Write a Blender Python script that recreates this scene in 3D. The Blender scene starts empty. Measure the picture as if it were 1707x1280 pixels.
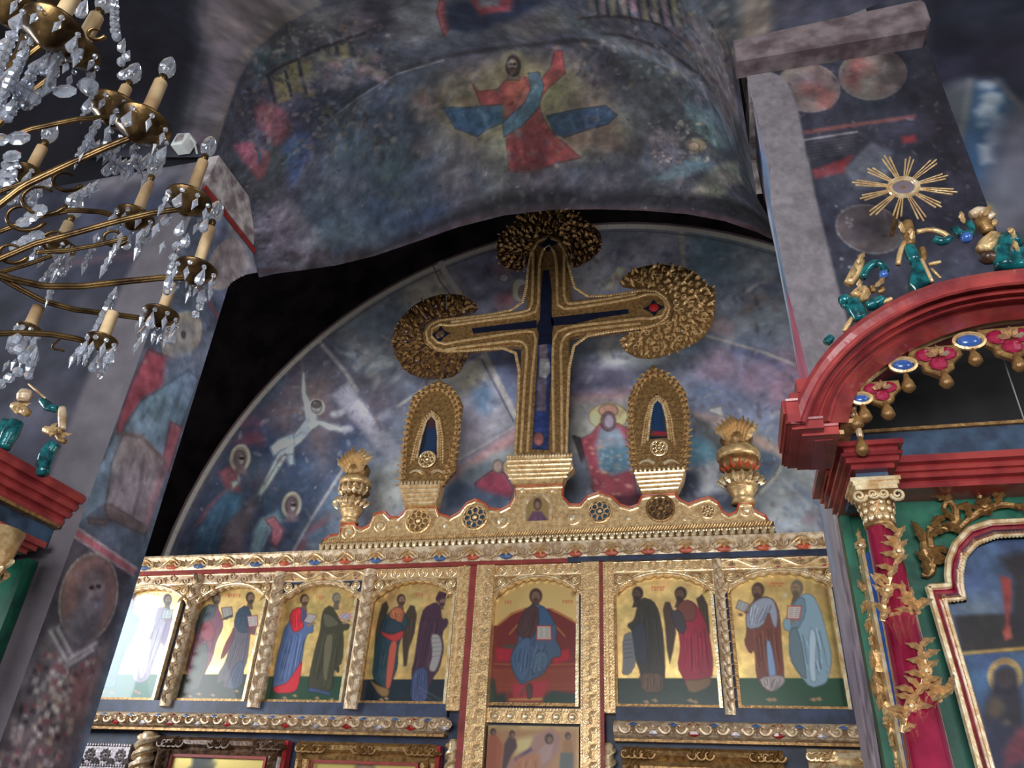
import bpy, bmesh, math, random
import numpy as np
from mathutils import Vector, Matrix
SC = bpy.context.scene
COL = SC.collection
random.seed(7)
RNG = np.random.default_rng(11)
PI = math.pi
# ------------------------------------------------------------------ camera
F, PITCH, YAW, ROLL, CZ = 1275.4, math.radians(31.335), math.radians(15.776), math.radians(3.386), 1.6
FW = np.array([-math.sin(YAW) * math.cos(PITCH), math.cos(YAW) * math.cos(PITCH), math.sin(PITCH)])
_r = np.array([math.cos(YAW), math.sin(YAW), 0.0])
_u = np.cross(_r, FW)
CR = math.cos(ROLL) * _r + math.sin(ROLL) * _u
CU = math.cos(ROLL) * _u - math.sin(ROLL) * _r
CAM = np.array([0, 0, CZ])
cd = bpy.data.cameras.new('camera')
cam = bpy.data.objects.new('camera', cd)
COL.objects.link(cam)
cd.sensor_width = 36.0
cd.lens = 36.0 * F / 1707.0
cd.clip_start = 0.05
cam.matrix_world = Matrix(((CR[0], CU[0], -FW[0], 0), (CR[1], CU[1], -FW[1], 0), (CR[2], CU[2], -FW[2], CZ), (0, 0, 0, 1)))
SC.camera = cam
# ------------------------------------------------------------------ light
SC.view_settings.view_transform = 'Standard'
SC.view_settings.look = 'None'
SC.view_settings.gamma = 1.0
SC.view_settings.use_curve_mapping = False
SC.view_settings.exposure = 0.0
wd = bpy.data.worlds.new('world')
SC.world = wd
wd.use_nodes = True
wd.node_tree.nodes['Background'].inputs[0].default_value = (0.68, 0.69, 0.74, 1)
wd.node_tree.nodes['Background'].inputs[1].default_value = 0.22


def area(name, loc, to, sx, sy, power, col):
    l = bpy.data.lights.new(name, 'AREA')
    l.shape = 'RECTANGLE'
    l.size, l.size_y, l.energy, l.color = sx, sy, power, col
    o = bpy.data.objects.new(name, l)
    COL.objects.link(o)
    o.location = loc
    o.rotation_euler = (Vector(to) - Vector(loc)).to_track_quat('-Z', 'Y').to_euler()
    return o


area('window_light_aisle', (-10.8, 2.0, 4.5), (-5.8, 7.0, 3.2), 1.5, 2.6, 420, (0.86, 0.93, 1.0))
area('door_light_nave', (-0.8, -5.5, 2.4), (-1.6, 6.5, 3.9), 4.5, 3.0, 740, (0.95, 0.97, 1.0))
area('fill_light_sanctuary', (-6.1, 5.5, 3.0), (-1.0, 7.8, 8.0), 1.2, 1.6, 45, (0.98, 0.98, 0.97))  # added lamp, out of sight, to brighten the lunette wall
area('fill_light_sanctuary_south', (2.8, 5.5, 3.0), (-1.5, 7.8, 8.2), 1.2, 1.6, 60, (0.98, 0.98, 0.97))  # second added lamp behind the pier, evening out the lunette light
area('window_light_south', (6.5, -3.0, 4.0), (0.8, 4.0, 3.6), 2.0, 2.4, 160, (0.95, 0.97, 1.0))


# ------------------------------------------------------------------ projection helpers: photograph pixel -> point on a real plane
def ray(px, py):
    return FW * F + CR * (px - 853.5) - CU * (py - 640.0)


def at(px, py, Y):
    d = ray(px, py)
    return CAM + d * (Y / d[1])


def atx(px, py, X):
    d = ray(px, py)
    return CAM + d * (X / d[0])


def atd(px, py, dist):
    d = ray(px, py)
    return CAM + d / np.linalg.norm(d) * dist


def proj(P):
    Q = np.asarray(P, float) - CAM
    d = Q @ FW
    d = np.where(np.abs(d) < 1e-3, 1e-3, d)
    return 853.5 + F * (Q @ CR) / d, 640.0 - F * (Q @ CU) / d


def Z(ox, oy, s, pts):
    return [(ox + x / s, oy + y / s) for x, y in pts]


def lin(c):
    c = np.asarray(c, float) / 255.0
    return np.where(c <= 0.04045, c / 12.92, ((c + 0.055) / 1.055) ** 2.4)


# ------------------------------------------------------------------ materials
def mat(name, rgb, metal=0.0, rough=0.5, bump=0.0, bscale=60.0, var=0.0, vscale=12.0, rgb2=None, coat=0.0, trans=0.0, spec=0.5, stretch=None, dirt=0.0):
    m = bpy.data.materials.new(name)
    m.use_nodes = True
    nt = m.node_tree
    b = nt.nodes['Principled BSDF']
    c = tuple(lin(rgb)) + (1,)
    b.inputs['Base Color'].default_value = c
    b.inputs['Metallic'].default_value = metal
    b.inputs['Roughness'].default_value = rough
    b.inputs['Specular IOR Level'].default_value = spec
    b.inputs['Coat Weight'].default_value = coat
    b.inputs['Transmission Weight'].default_value = trans
    tc = nt.nodes.new('ShaderNodeTexCoord')
    src = tc.outputs['Object']
    if stretch:
        mp = nt.nodes.new('ShaderNodeMapping')
        mp.inputs['Scale'].default_value = stretch
        nt.links.new(src, mp.inputs['Vector'])
        src = mp.outputs['Vector']
    if var or rgb2:
        n = nt.nodes.new('ShaderNodeTexNoise')
        n.inputs['Scale'].default_value = vscale
        n.inputs['Detail'].default_value = 6
        nt.links.new(src, n.inputs['Vector'])
        r = nt.nodes.new('ShaderNodeValToRGB')
        r.color_ramp.elements[0].position, r.color_ramp.elements[1].position = 0.38, 0.62
        a2 = tuple(lin(rgb2)) + (1,) if rgb2 else tuple(v * (1 - var) for v in c[:3]) + (1,)
        r.color_ramp.elements[0].color = a2
        r.color_ramp.elements[1].color = c
        nt.links.new(n.outputs['Fac'], r.inputs['Fac'])
        nt.links.new(r.outputs['Color'], b.inputs['Base Color'])
    if bump:
        n2 = nt.nodes.new('ShaderNodeTexNoise')
        n2.inputs['Scale'].default_value = bscale
        n2.inputs['Detail'].default_value = 4
        nt.links.new(src, n2.inputs['Vector'])
        bp = nt.nodes.new('ShaderNodeBump')
        bp.inputs['Strength'].default_value = bump
        bp.inputs['Distance'].default_value = 0.01
        nt.links.new(n2.outputs['Fac'], bp.inputs['Height'])
        nt.links.new(bp.outputs['Normal'], b.inputs['Normal'])
    return m


def paintmat(name, rough, spec, coat=0.0, bump=0.15, bscale=25.0, grain=0.25):
    """Paint laid on a wall or board: colour from the surface's colour layer, gold leaf where its leaf layer says so."""
    m = mat(name, (128, 128, 128), 0, rough, bump, bscale, spec=spec, coat=coat)
    nt = m.node_tree
    b = nt.nodes['Principled BSDF']
    a = nt.nodes.new('ShaderNodeAttribute')
    a.attribute_name = 'Col'
    n = nt.nodes.new('ShaderNodeTexNoise')
    n.inputs['Scale'].default_value = 140
    n.inputs['Detail'].default_value = 5
    n.inputs['Roughness'].default_value = 0.75
    tc = nt.nodes.new('ShaderNodeTexCoord')
    nt.links.new(tc.outputs['Object'], n.inputs['Vector'])
    mr = nt.nodes.new('ShaderNodeMapRange')
    mr.inputs['From Min'].default_value, mr.inputs['From Max'].default_value = 0.3, 0.7
    mr.inputs['To Min'].default_value, mr.inputs['To Max'].default_value = 1 - grain, 1 + grain
    nt.links.new(n.outputs['Fac'], mr.inputs['Value'])
    vm = nt.nodes.new('ShaderNodeVectorMath')
    vm.operation = 'SCALE'
    nt.links.new(a.outputs['Color'], vm.inputs[0])
    nt.links.new(mr.outputs['Result'], vm.inputs['Scale'])
    nt.links.new(vm.outputs['Vector'], b.inputs['Base Color'])
    g = nt.nodes.new('ShaderNodeAttribute')
    g.attribute_name = 'leaf'
    ml = nt.nodes.new('ShaderNodeMath')
    ml.operation = 'MULTIPLY'
    ml.inputs[1].default_value = 0.55
    nt.links.new(g.outputs['Fac'], ml.inputs[0])
    nt.links.new(ml.outputs[0], b.inputs['Metallic'])
    return m


M = {}
M['fresco'] = paintmat('fresco_plaster', 0.75, 0.2, bump=0.15, bscale=30, grain=0.2)
M['icon'] = paintmat('icon_paint', 0.32, 0.4, coat=0.2, bump=0.03, bscale=30, grain=0.12)
M['gold'] = mat('carved_gold', (238, 204, 148), 0.42, 0.34, 0.35, 55, rgb2=(200, 160, 110), vscale=22)
M['gold_bright'] = mat('bright_gold', (254, 236, 196), 0.5, 0.26, 0.2, 60, rgb2=(216, 180, 130), vscale=20)
M['gold_dark'] = mat('dull_gold', (172, 134, 82), 0.5, 0.4, 0.5, 45, rgb2=(130, 96, 58), vscale=26)
M['gold_pale'] = mat('pale_gilding', (238, 216, 184), 0.25, 0.38, 0.4, 40, rgb2=(180, 148, 112), vscale=18)
M['trim'] = mat('grimy_moulding', (134, 120, 122), 0, 0.8, 0.3, 16, rgb2=(92, 78, 82), vscale=7, spec=0.15)
M['silver'] = mat('beaten_silver', (190, 182, 186), 0.35, 0.4, 0.3, 40, rgb2=(150, 136, 134), vscale=20)
M['wood_red'] = mat('red_painted_wood', (176, 72, 68), 0, 0.3, 0.1, 30, rgb2=(132, 46, 50), vscale=6, coat=0.3)
M['red_strip'] = mat('red_paint', (150, 48, 40), 0, 0.5, 0.05, 40, var=0.3)
M['crimson'] = mat('crimson_lacquer', (164, 38, 72), 0, 0.16, 0.03, 12, rgb2=(122, 20, 48), vscale=5, coat=0.7)
M['green'] = mat('green_painted_panel', (20, 104, 78), 0, 0.45, 0.1, 20, rgb2=(10, 72, 56), vscale=6)
M['teal'] = mat('teal_glazed_carving', (22, 120, 124), 0.2, 0.22, 0.3, 40, rgb2=(6, 60, 66), vscale=25, coat=0.5)
M['navy'] = mat('navy_board', (44, 58, 88), 0, 0.5, 0.1, 40, rgb2=(26, 34, 56), vscale=8)
M['blue'] = mat('blue_paint', (70, 100, 150), 0, 0.4, 0.05, 30, var=0.3)
M['slate'] = mat('slate_blue_frieze', (60, 84, 110), 0, 0.5, 0.1, 30, rgb2=(34, 50, 72), vscale=8)
M['black'] = mat('arch_shade_black', (14, 12, 14), 0, 0.8, 0.1, 20, var=0.4)  # black that stands for shade inside the canopy arch
M['dark_plaster'] = mat('near_black_plaster', (34, 28, 30), 0, 0.9, 0.4, 8, rgb2=(18, 14, 18), vscale=3, spec=0.05)  # near-black plaster for the vault and the wall cores
M['brown'] = mat('dark_carved_wood', (110, 82, 60), 0.15, 0.35, 0.3, 40, rgb2=(60, 38, 28), vscale=20, coat=0.3)
M['plaster'] = mat('mauve_plaster', (128, 116, 124), 0, 0.8, 0.25, 12, rgb2=(108, 96, 104), vscale=2.5, spec=0.15)
M['impost'] = mat('worn_white_plaster', (190, 180, 178), 0, 0.8, 0.35, 16, rgb2=(120, 108, 110), vscale=9, spec=0.15)
M['post'] = mat('weathered_mauve_wood', (150, 138, 150), 0, 0.7, 0.5, 20, rgb2=(98, 86, 98), vscale=7, stretch=(7, 7, 0.5))
M['brass'] = mat('tarnished_brass', (124, 98, 60), 0.8, 0.3, 0.1, 50, rgb2=(66, 48, 30), vscale=20)
M['candle'] = mat('aged_candle_tube', (218, 190, 146), 0, 0.5, 0.05, 30, rgb2=(184, 148, 106), vscale=14)
M['glass'] = mat('cut_crystal', (238, 244, 255), 0, 0.04, trans=0.82, spec=1.0)
M['bulb'] = mat('clear_bulb', (245, 248, 255), 0, 0.02, trans=0.92, spec=0.9)
M['white'] = mat('white_plastic', (222, 226, 220), 0, 0.5, 0.03, 20, var=0.08)
M['stone'] = mat('stone_floor', (96, 88, 84), 0, 0.6, 0.2, 8, rgb2=(70, 64, 62), vscale=2)
M['orange'] = mat('orange_red_enamel', (196, 84, 48), 0, 0.4, var=0.3)
M['wire'] = mat('grey_wire', (150, 150, 150), 0.5, 0.4, var=0.1)
M['gem_red'] = mat('red_enamel', (170, 36, 34), 0, 0.3, var=0.3, coat=0.4)
M['gem_blue'] = mat('blue_enamel', (58, 100, 176), 0, 0.2, 0.1, 30, var=0.35, coat=0.5)
M['ink'] = mat('dark_blue_inlay', (24, 28, 48), 0, 0.35, 0.05, 30, var=0.3)


# ------------------------------------------------------------------ mesh building
class MB:
    def __init__(s):
        s.v, s.f = [], []

    def add(s, vs, fs, mtx=None):
        o = len(s.v)
        if mtx is not None:
            vs = [tuple(mtx @ Vector(v)) for v in vs]
        s.v += [tuple(map(float, v)) for v in vs]
        s.f += [tuple(i + o for i in f) for f in fs]
        return s

    def merge(s, other, mtx=None):
        return s.add(other.v, other.f, mtx)

    def box(s, x0, x1, y0, y1, z0, z1):
        v = [(x, y, z) for x in (x0, x1) for y in (y0, y1) for z in (z0, z1)]
        return s.add(v, [(0, 1, 3, 2), (4, 6, 7, 5), (0, 4, 5, 1), (2, 3, 7, 6), (0, 2, 6, 4), (1, 5, 7, 3)])

    def prism(s, pts, y0, y1, bev=0.0):
        """outline in (x, z), front at y0, back at y1; bev pulls the front face in"""
        n = len(pts)
        a = sum(pts[i][0] * pts[(i + 1) % n][1] - pts[(i + 1) % n][0] * pts[i][1] for i in range(n))
        if a < 0:
            pts = pts[::-1]
        if bev:
            inn = []
            for i in range(n):
                p0, p1, p2 = (Vector(pts[(i + k) % n]) for k in (-1, 0, 1))
                d1 = (p1 - p0).normalized() if (p1 - p0).length > 1e-9 else Vector((1, 0))
                d2 = (p2 - p1).normalized() if (p2 - p1).length > 1e-9 else d1
                nn = Vector((-(d1.y + d2.y), d1.x + d2.x))
                nn = nn.normalized() if nn.length > 1e-6 else Vector((-d1.y, d1.x))
                inn.append((p1.x + nn.x * bev, p1.y + nn.y * bev))
            vs = [(x, y0, z) for x, z in inn] + [(x, y0 + bev, z) for x, z in pts] + [(x, y1, z) for x, z in pts]
            fs = [tuple(range(n))]
            for k in (0, 1):
                for i in range(n):
                    j = (i + 1) % n
                    fs.append((k * n + j, k * n + i, (k + 1) * n + i, (k + 1) * n + j))
            fs.append(tuple(range(3 * n - 1, 2 * n - 1, -1)))
            return s.add(vs, fs)
        vs = [(x, y0, z) for x, z in pts] + [(x, y1, z) for x, z in pts]
        fs = [tuple(range(n)), tuple(range(2 * n - 1, n - 1, -1))]
        for i in range(n):
            j = (i + 1) % n
            fs.append((j, i, n + i, n + j))
        return s.add(vs, fs)

    def tube(s, path, r, n=8, closed=False, caps=True):
        path = [Vector(p) for p in path]
        m = len(path)
        rs = r if isinstance(r, (list, tuple)) else [r] * m
        vs, fs = [], []
        up = None
        for i, p in enumerate(path):
            if closed:
                d = path[(i + 1) % m] - path[i - 1]
            else:
                d = path[min(i + 1, m - 1)] - path[max(i - 1, 0)]
            d = d.normalized() if d.length > 1e-9 else Vector((0, 0, 1))
            if up is None:
                up = Vector((0, 1, 0)) if abs(d.y) < 0.8 else Vector((1, 0, 0))
            a = d.cross(up)
            a = a.normalized() if a.length > 1e-6 else d.orthogonal().normalized()
            b = a.cross(d).normalized()
            up = b
            for k in range(n):
                t = 2 * PI * k / n
                vs.append(p + (a * math.cos(t) + b * math.sin(t)) * rs[i])
        L = m if closed else m - 1
        for i in range(L):
            for k in range(n):
                i2 = (i + 1) % m
                fs.append((i * n + k, i * n + (k + 1) % n, i2 * n + (k + 1) % n, i2 * n + k))
        if caps and not closed:
            fs.append(tuple(range(n - 1, -1, -1)))
            fs.append(tuple((m - 1) * n + k for k in range(n)))
        return s.add(vs, fs)

    def lathe(s, c, prof, n=12, mtx=None):
        """profile [(r, z)] turned about the vertical through c"""
        vs, fs = [], []
        for r, z in prof:
            for k in range(n):
                t = 2 * PI * k / n
                v = Vector((r * math.cos(t), r * math.sin(t), z))
                if mtx is not None:
                    v = mtx @ v
                vs.append((v.x + c[0], v.y + c[1], v.z + c[2]))
        for i in range(len(prof) - 1):
            for k in range(n):
                fs.append((i * n + k, i * n + (k + 1) % n, (i + 1) * n + (k + 1) % n, (i + 1) * n + k))
        fs.append(tuple(range(n - 1, -1, -1)))
        fs.append(tuple((len(prof) - 1) * n + k for k in range(n)))
        return s.add(vs, fs)

    def ball(s, c, r, n=8, m=5, sc=(1, 1, 1)):
        prof = [(math.sin(PI * (i + 0.15) / (m + 0.3)) * r, -math.cos(PI * (i + 0.15) / (m + 0.3)) * r) for i in range(m + 1)]
        return s.lathe(c, prof, n, Matrix.Diagonal(Vector(sc)))

    def sweep(s, path, prof, normal_fn, close=False):
        """profile [(outwards, y)] carried along a path of (x, z) points, outwards given by normal_fn(i)"""
        vs, fs = [], []
        n = len(prof)
        for i, (x, z) in enumerate(path):
            nx, nz = normal_fn(i)
            for o, y in prof:
                vs.append((x + nx * o, y, z + nz * o))
        for i in range(len(path) - 1):
            for k in range(n - 1 + (1 if close else 0)):
                k2 = (k + 1) % n
                fs.append((i * n + k, i * n + k2, (i + 1) * n + k2, (i + 1) * n + k))
        if close:
            fs.append(tuple(range(n)))
            fs.append(tuple((len(path) - 1) * n + k for k in range(n - 1, -1, -1)))
        return s.add(vs, fs)

    def xrail(s, prof, x0, x1):
        """profile [(y, z)] drawn out along x"""
        n = len(prof)
        vs = [(x, y, z) for x in (x0, x1) for y, z in prof]
        fs = [(k, (k + 1) % n, n + (k + 1) % n, n + k) for k in range(n)]
        return s.add(vs, fs + [tuple(range(n)), tuple(range(2 * n - 1, n - 1, -1))])

    def mesh(s, name, m, smooth=False, off=(0, 0, 0)):
        me = bpy.data.meshes.new(name)
        me.from_pydata([(x - off[0], y - off[1], z - off[2]) for x, y, z in s.v], [], s.f)
        bm = bmesh.new()
        bm.from_mesh(me)
        bmesh.ops.recalc_face_normals(bm, faces=bm.faces)
        bm.to_mesh(me)
        bm.free()
        if m is not None:
            me.materials.append(m)
        if smooth:
            me.shade_smooth()
        return me


WL = {}


def W(o):
    return WL.get(o.name, Vector((0, 0, 0))) if o else Vector((0, 0, 0))


def link(name, me, parent=None, loc=None, rot=None, scale=None):
    """one object; loc is a world position, parents are never turned or scaled"""
    o = bpy.data.objects.new(name, me)
    COL.objects.link(o)
    w = W(parent) if loc is None else Vector(loc)
    if parent:
        o.parent = parent
    o.location = w - W(parent)
    if rot is not None:
        o.rotation_euler = rot
    if scale is not None:
        o.scale = scale if isinstance(scale, (tuple, list)) else (scale,) * 3
    WL[o.name] = w
    return o


def part(name, mb, m, parent=None, smooth=False, base=None, label=None):
    off = W(parent) if base is None else Vector(base)
    o = link(name, mb.mesh(name, m, smooth, off), parent, off)
    if label:
        o['label'] = label
    return o


def thing(name, label, cat, loc, group=None):
    o = link(name, None, None, loc)
    tag(o, label, cat, group)
    o.empty_display_size = 0.1
    return o


def tag(o, label, cat, group=None):
    o['label'], o['category'] = label, cat
    if group:
        o['group'] = group
    return o


def struct(o):
    o['kind'] = 'structure'
    return o


def dup(o, parent=None, delta=(0, 0, 0)):
    """a copy of a thing with copies of its parts and sub-parts"""
    c = o.copy()
    COL.objects.link(c)
    d = Vector(delta)
    WL[c.name] = W(o) + d
    if parent:
        c.parent = parent
    else:
        c.location = o.location + d
    for ch in list(o.children):
        dup(ch, c, delta)
    return c


# ------------------------------------------------------------------ painting on a surface grid
def smooth_noise(h, w, cell):
    gh, gw = int(h / cell) + 3, int(w / cell) + 3
    g = RNG.random((gh, gw)) * 2 - 1
    y, x = np.arange(h) / cell, np.arange(w) / cell
    yi, xi = y.astype(int), x.astype(int)
    fy, fx = y - yi, x - xi
    fy, fx = (fy * fy * (3 - 2 * fy))[:, None], (fx * fx * (3 - 2 * fx))[None]
    a, b = g[yi][:, xi], g[yi][:, xi + 1]
    c, d = g[yi + 1][:, xi], g[yi + 1][:, xi + 1]
    return (a * (1 - fx) + b * fx) * (1 - fy) + (c * (1 - fx) + d * fx) * fy


class Canvas:
    """Paint laid out in the surface's own grid; outlines are handed over as points found on the surface."""

    def __init__(s, P, base, locate=None):
        s.P = P
        s.h, s.w = P.shape[:2]
        s.c = np.empty((s.h, s.w, 3))
        s.c[:] = base
        s.g = np.zeros((s.h, s.w))
        s.locate = locate or s._near
        s.px, s.py = None, None
        s.X, s.Y = np.meshgrid(np.arange(s.w, dtype=float), np.arange(s.h, dtype=float))

    def _near(s, pts):
        if s.px is None:
            q = s.P[::2, ::2].reshape(-1, 3)
            s.px, s.py = proj(q)
            s.nw = (s.w + 1) // 2
        out = []
        for x, y in pts:
            k = int(np.argmin((s.px - x) ** 2 + (s.py - y) ** 2))
            i, j = (k // s.nw) * 2, (k % s.nw) * 2
            # refine by the local linear map of the surface
            i1, j1 = min(max(i, 1), s.h - 2), min(max(j, 1), s.w - 2)
            p = [proj(s.P[i1, j1]), proj(s.P[i1, j1 + 1]), proj(s.P[i1 + 1, j1])]
            a = np.array([[p[1][0] - p[0][0], p[2][0] - p[0][0]], [p[1][1] - p[0][1], p[2][1] - p[0][1]]])
            try:
                d = np.linalg.solve(a, [x - p[0][0], y - p[0][1]])
                if np.abs(d).max() > 6:
                    d = np.clip(d, -6, 6)
            except np.linalg.LinAlgError:
                d = (0, 0)
            out.append((j1 + d[0], i1 + d[1]))
        return np.array(out)

    edge = 0.0

    def poly(s, pts, col, soft=1.0, a=1.0, leaf=None, tex=0.0, edge=True):
        p = s.locate(pts)
        x0, y0 = np.floor(p.min(0) - soft - 1).astype(int)
        x1, y1 = np.ceil(p.max(0) + soft + 2).astype(int)
        x0, y0, x1, y1 = max(x0, 0), max(y0, 0), min(x1, s.w), min(y1, s.h)
        if x1 <= x0 or y1 <= y0:
            return
        X, Y = s.X[y0:y1, x0:x1], s.Y[y0:y1, x0:x1]
        ins = np.zeros(X.shape, bool)
        d2 = np.full(X.shape, 1e9)
        n = len(p)
        for i in range(n):
            ax, ay = p[i]
            bx, by = p[(i + 1) % n]
            if ay != by:
                cr = ((ay > Y) != (by > Y)) & (X < (bx - ax) * (Y - ay) / (by - ay) + ax)
                ins ^= cr
            ex, ey = bx - ax, by - ay
            L = ex * ex + ey * ey + 1e-9
            t = np.clip(((X - ax) * ex + (Y - ay) * ey) / L, 0, 1)
            d2 = np.minimum(d2, (X - ax - t * ex) ** 2 + (Y - ay - t * ey) ** 2)
        d = np.sqrt(d2) * np.where(ins, 1, -1)
        k = np.clip(d / (2 * soft) + 0.5, 0, 1) * a
        if tex:
            k = np.clip(k * (1 + tex * s.mott[y0:y1, x0:x1]), 0, 1)
        s.c[y0:y1, x0:x1] = s.c[y0:y1, x0:x1] * (1 - k[..., None]) + np.array(col, float) * k[..., None]
        if leaf is not None:
            s.g[y0:y1, x0:x1] = s.g[y0:y1, x0:x1] * (1 - k) + leaf * k
        if edge and s.edge and soft <= 2.5 and a == 1.0:
            q = list(pts) + [pts[0]]
            s.line(q, s.edge, [v * .5 for v in col], .8, .6)

    mott = 0

    def ell(s, x, y, rx, ry, col, soft=1.0, a=1.0, rot=0.0, leaf=None, tex=0.0, n=20):
        c, t = math.cos(rot), math.sin(rot)
        s.poly([(x + rx * math.cos(q) * c - ry * math.sin(q) * t, y + rx * math.cos(q) * t + ry * math.sin(q) * c)
                for q in np.linspace(0, 2 * PI, n, endpoint=False)], col, soft, a, leaf, tex)

    def ring(s, x, y, rx, ry, w, col, soft=0.8, a=1.0, rot=0.0, leaf=None):
        c, t = math.cos(rot), math.sin(rot)
        pts = [(x + rx * math.cos(q) * c - ry * math.sin(q) * t, y + rx * math.cos(q) * t + ry * math.sin(q) * c)
               for q in np.linspace(0, 2 * PI, 29)]
        s.line(pts, w, col, soft, a, leaf)

    def line(s, pts, w, col, soft=0.8, a=1.0, leaf=None):
        pts = [np.array(p, float) for p in pts]
        for p, q in zip(pts[:-1], pts[1:]):
            d = q - p
            L = np.hypot(*d)
            if L < 1e-6:
                continue
            nrm = np.array([-d[1], d[0]]) / L * w / 2
            s.poly([p + nrm, q + nrm, q - nrm, p - nrm], col, soft, a, leaf, 0.0, False)

    def folds(s, pts, dark, light, n, soft=1.0, a=0.5):
        """strokes for drapery: pts = [top-left, top-right, bottom-right, bottom-left]"""
        tl, tr, br, bl = (np.array(p, float) for p in pts)
        w0 = np.hypot(*(tr - tl)) / n
        for i in range(n):
            t = (i + 0.5 + random.uniform(-.35, .35)) / n
            u = min(max(t + random.uniform(-.12, .12), 0), 1)
            p, q = tl + (tr - tl) * t, bl + (br - bl) * u
            a0, a1 = random.uniform(0, .3), random.uniform(.65, 1)
            p, q = p + (q - p) * a0, p + (q - p) * a1
            m = (p + q) / 2 + np.array([random.uniform(-1, 1), 0]) * w0 * .6
            s.line([p, m, q], w0 * random.uniform(.15, .5), dark if i % 5 not in (1, 3) else light, soft, a * random.uniform(.6, 1.1))

    def mottle(s, cell, amp, tint=0.0):
        for k in range(3):
            n = smooth_noise(s.h, s.w, max(cell / 2 ** k, 1.2))
            s.c *= 1 + (amp / 1.5 ** k) * n[..., None]
        if tint:
            for ch in range(3):
                s.c[..., ch] *= 1 + tint * smooth_noise(s.h, s.w, cell * 1.3)

    def flecks(s, n, cols, box, r0=1.0, r1=3.0, a=.6, long=2.0):
        """small brush touches and flakes"""
        x0, y0, x1, y1 = box
        for _ in range(n):
            x, y = random.uniform(x0, x1), random.uniform(y0, y1)
            r, q = random.uniform(r0, r1), random.uniform(0, PI)
            s.ell(x, y, r * random.uniform(1, long), r, random.choice(cols), .8, a * random.uniform(.4, 1), q, n=7)

    def blots(s, n, cols, r0, r1, a=0.4, box=None, soft=3.0):
        x0, y0, x1, y1 = box
        for i in range(n):
            x, y = random.uniform(x0, x1), random.uniform(y0, y1)
            r = random.uniform(r0, r1)
            pts = [(x + r * random.uniform(0.6, 1.2) * math.cos(q) * 1.4, y + r * random.uniform(0.5, 1.1) * math.sin(q))
                   for q in np.linspace(0, 2 * PI, 9, endpoint=False)]
            s.poly(pts, random.choice(cols), soft, a * random.uniform(0.5, 1))

    def data(s, gain, keep=None, sat=None):
        """(verts, faces, colours, leaf)"""
        if sat:
            m_ = s.c.mean(2, keepdims=True)
            s.c = m_ + (s.c - m_) * sat
        h, w = s.h, s.w
        V = s.P.reshape(-1, 3)
        i = np.arange(h * w).reshape(h, w)
        q = np.stack([i[:-1, :-1], i[:-1, 1:], i[1:, 1:], i[1:, :-1]], -1).reshape(-1, 4)
        if keep is not None:
            q = q[keep(s.P).reshape(h, w)[:-1, :-1].reshape(-1)]
        return V, q, np.clip(lin(np.clip(s.c, 0, 255)) * gain, 0, 0.92).reshape(-1, 3), s.g.reshape(-1)


def grid_mesh(name, patches, m, off=(0, 0, 0)):
    V = np.concatenate([p[0] for p in patches]) - np.array(off, float)
    Cc = np.concatenate([p[2] for p in patches])
    G = np.concatenate([p[3] for p in patches])
    fs, o = [], 0
    for p in patches:
        fs.append(p[1] + o)
        o += len(p[0])
    Fq = np.concatenate(fs)
    me = bpy.data.meshes.new(name)
    me.vertices.add(len(V))
    me.vertices.foreach_set('co', V.astype(np.float32).ravel())
    me.loops.add(len(Fq) * 4)
    me.loops.foreach_set('vertex_index', Fq.astype(np.int32).ravel())
    me.polygons.add(len(Fq))
    me.polygons.foreach_set('loop_start', np.arange(0, len(Fq) * 4, 4, dtype=np.int32))
    me.update(calc_edges=True)
    me.validate()
    a = me.color_attributes.new('Col', 'FLOAT_COLOR', 'POINT')
    a.data.foreach_set('color', np.concatenate([Cc, np.ones((len(Cc), 1))], 1).astype(np.float32).ravel())
    b = me.attributes.new('leaf', 'FLOAT', 'POINT')
    b.data.foreach_set('value', G.astype(np.float32))
    me.materials.append(m)
    me.shade_smooth()
    return me


def plane_grid(Y, x0, x1, z0, z1, h):
    """upright grid facing the nave at depth Y; rows run down"""
    nx, nz = max(int((x1 - x0) / h), 2) + 1, max(int((z1 - z0) / h), 2) + 1
    xs, zs = np.linspace(x0, x1, nx), np.linspace(z1, z0, nz)
    P = np.empty((nz, nx, 3))
    P[..., 0], P[..., 1], P[..., 2] = xs[None], Y, zs[:, None]

    def loc(pts):
        q = np.array([at(x, y, Y) for x, y in pts])
        return np.stack([(q[:, 0] - x0) / (x1 - x0) * (nx - 1), (z1 - q[:, 2]) / (z1 - z0) * (nz - 1)], 1)
    return P, loc


def xplane_grid(X, y0, y1, z0, z1, h):
    """upright grid at x = X, columns run from y0 to y1, rows run down"""
    ny, nz = max(int(abs(y1 - y0) / h), 2) + 1, max(int((z1 - z0) / h), 2) + 1
    ys, zs = np.linspace(y0, y1, ny), np.linspace(z1, z0, nz)
    P = np.empty((nz, ny, 3))
    P[..., 0], P[..., 1], P[..., 2] = X, ys[None], zs[:, None]

    def loc(pts):
        q = np.array([atx(x, y, X) for x, y in pts])
        return np.stack([(q[:, 1] - y0) / (y1 - y0) * (ny - 1), (z1 - q[:, 2]) / (z1 - z0) * (nz - 1)], 1)
    return P, loc


def resample(pts, n):
    p = np.array(pts, float)
    for _ in range(2):  # soften the traced corners
        q = p.copy()
        q[1:-1] = (p[:-2] + 2 * p[1:-1] + p[2:]) / 4
        p = q
    d = np.concatenate([[0], np.cumsum(np.linalg.norm(np.diff(p, axis=0), axis=1))])
    t = np.linspace(0, d[-1], n)
    return np.stack([np.interp(t, d, p[:, k]) for k in range(p.shape[1])], 1)


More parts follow.
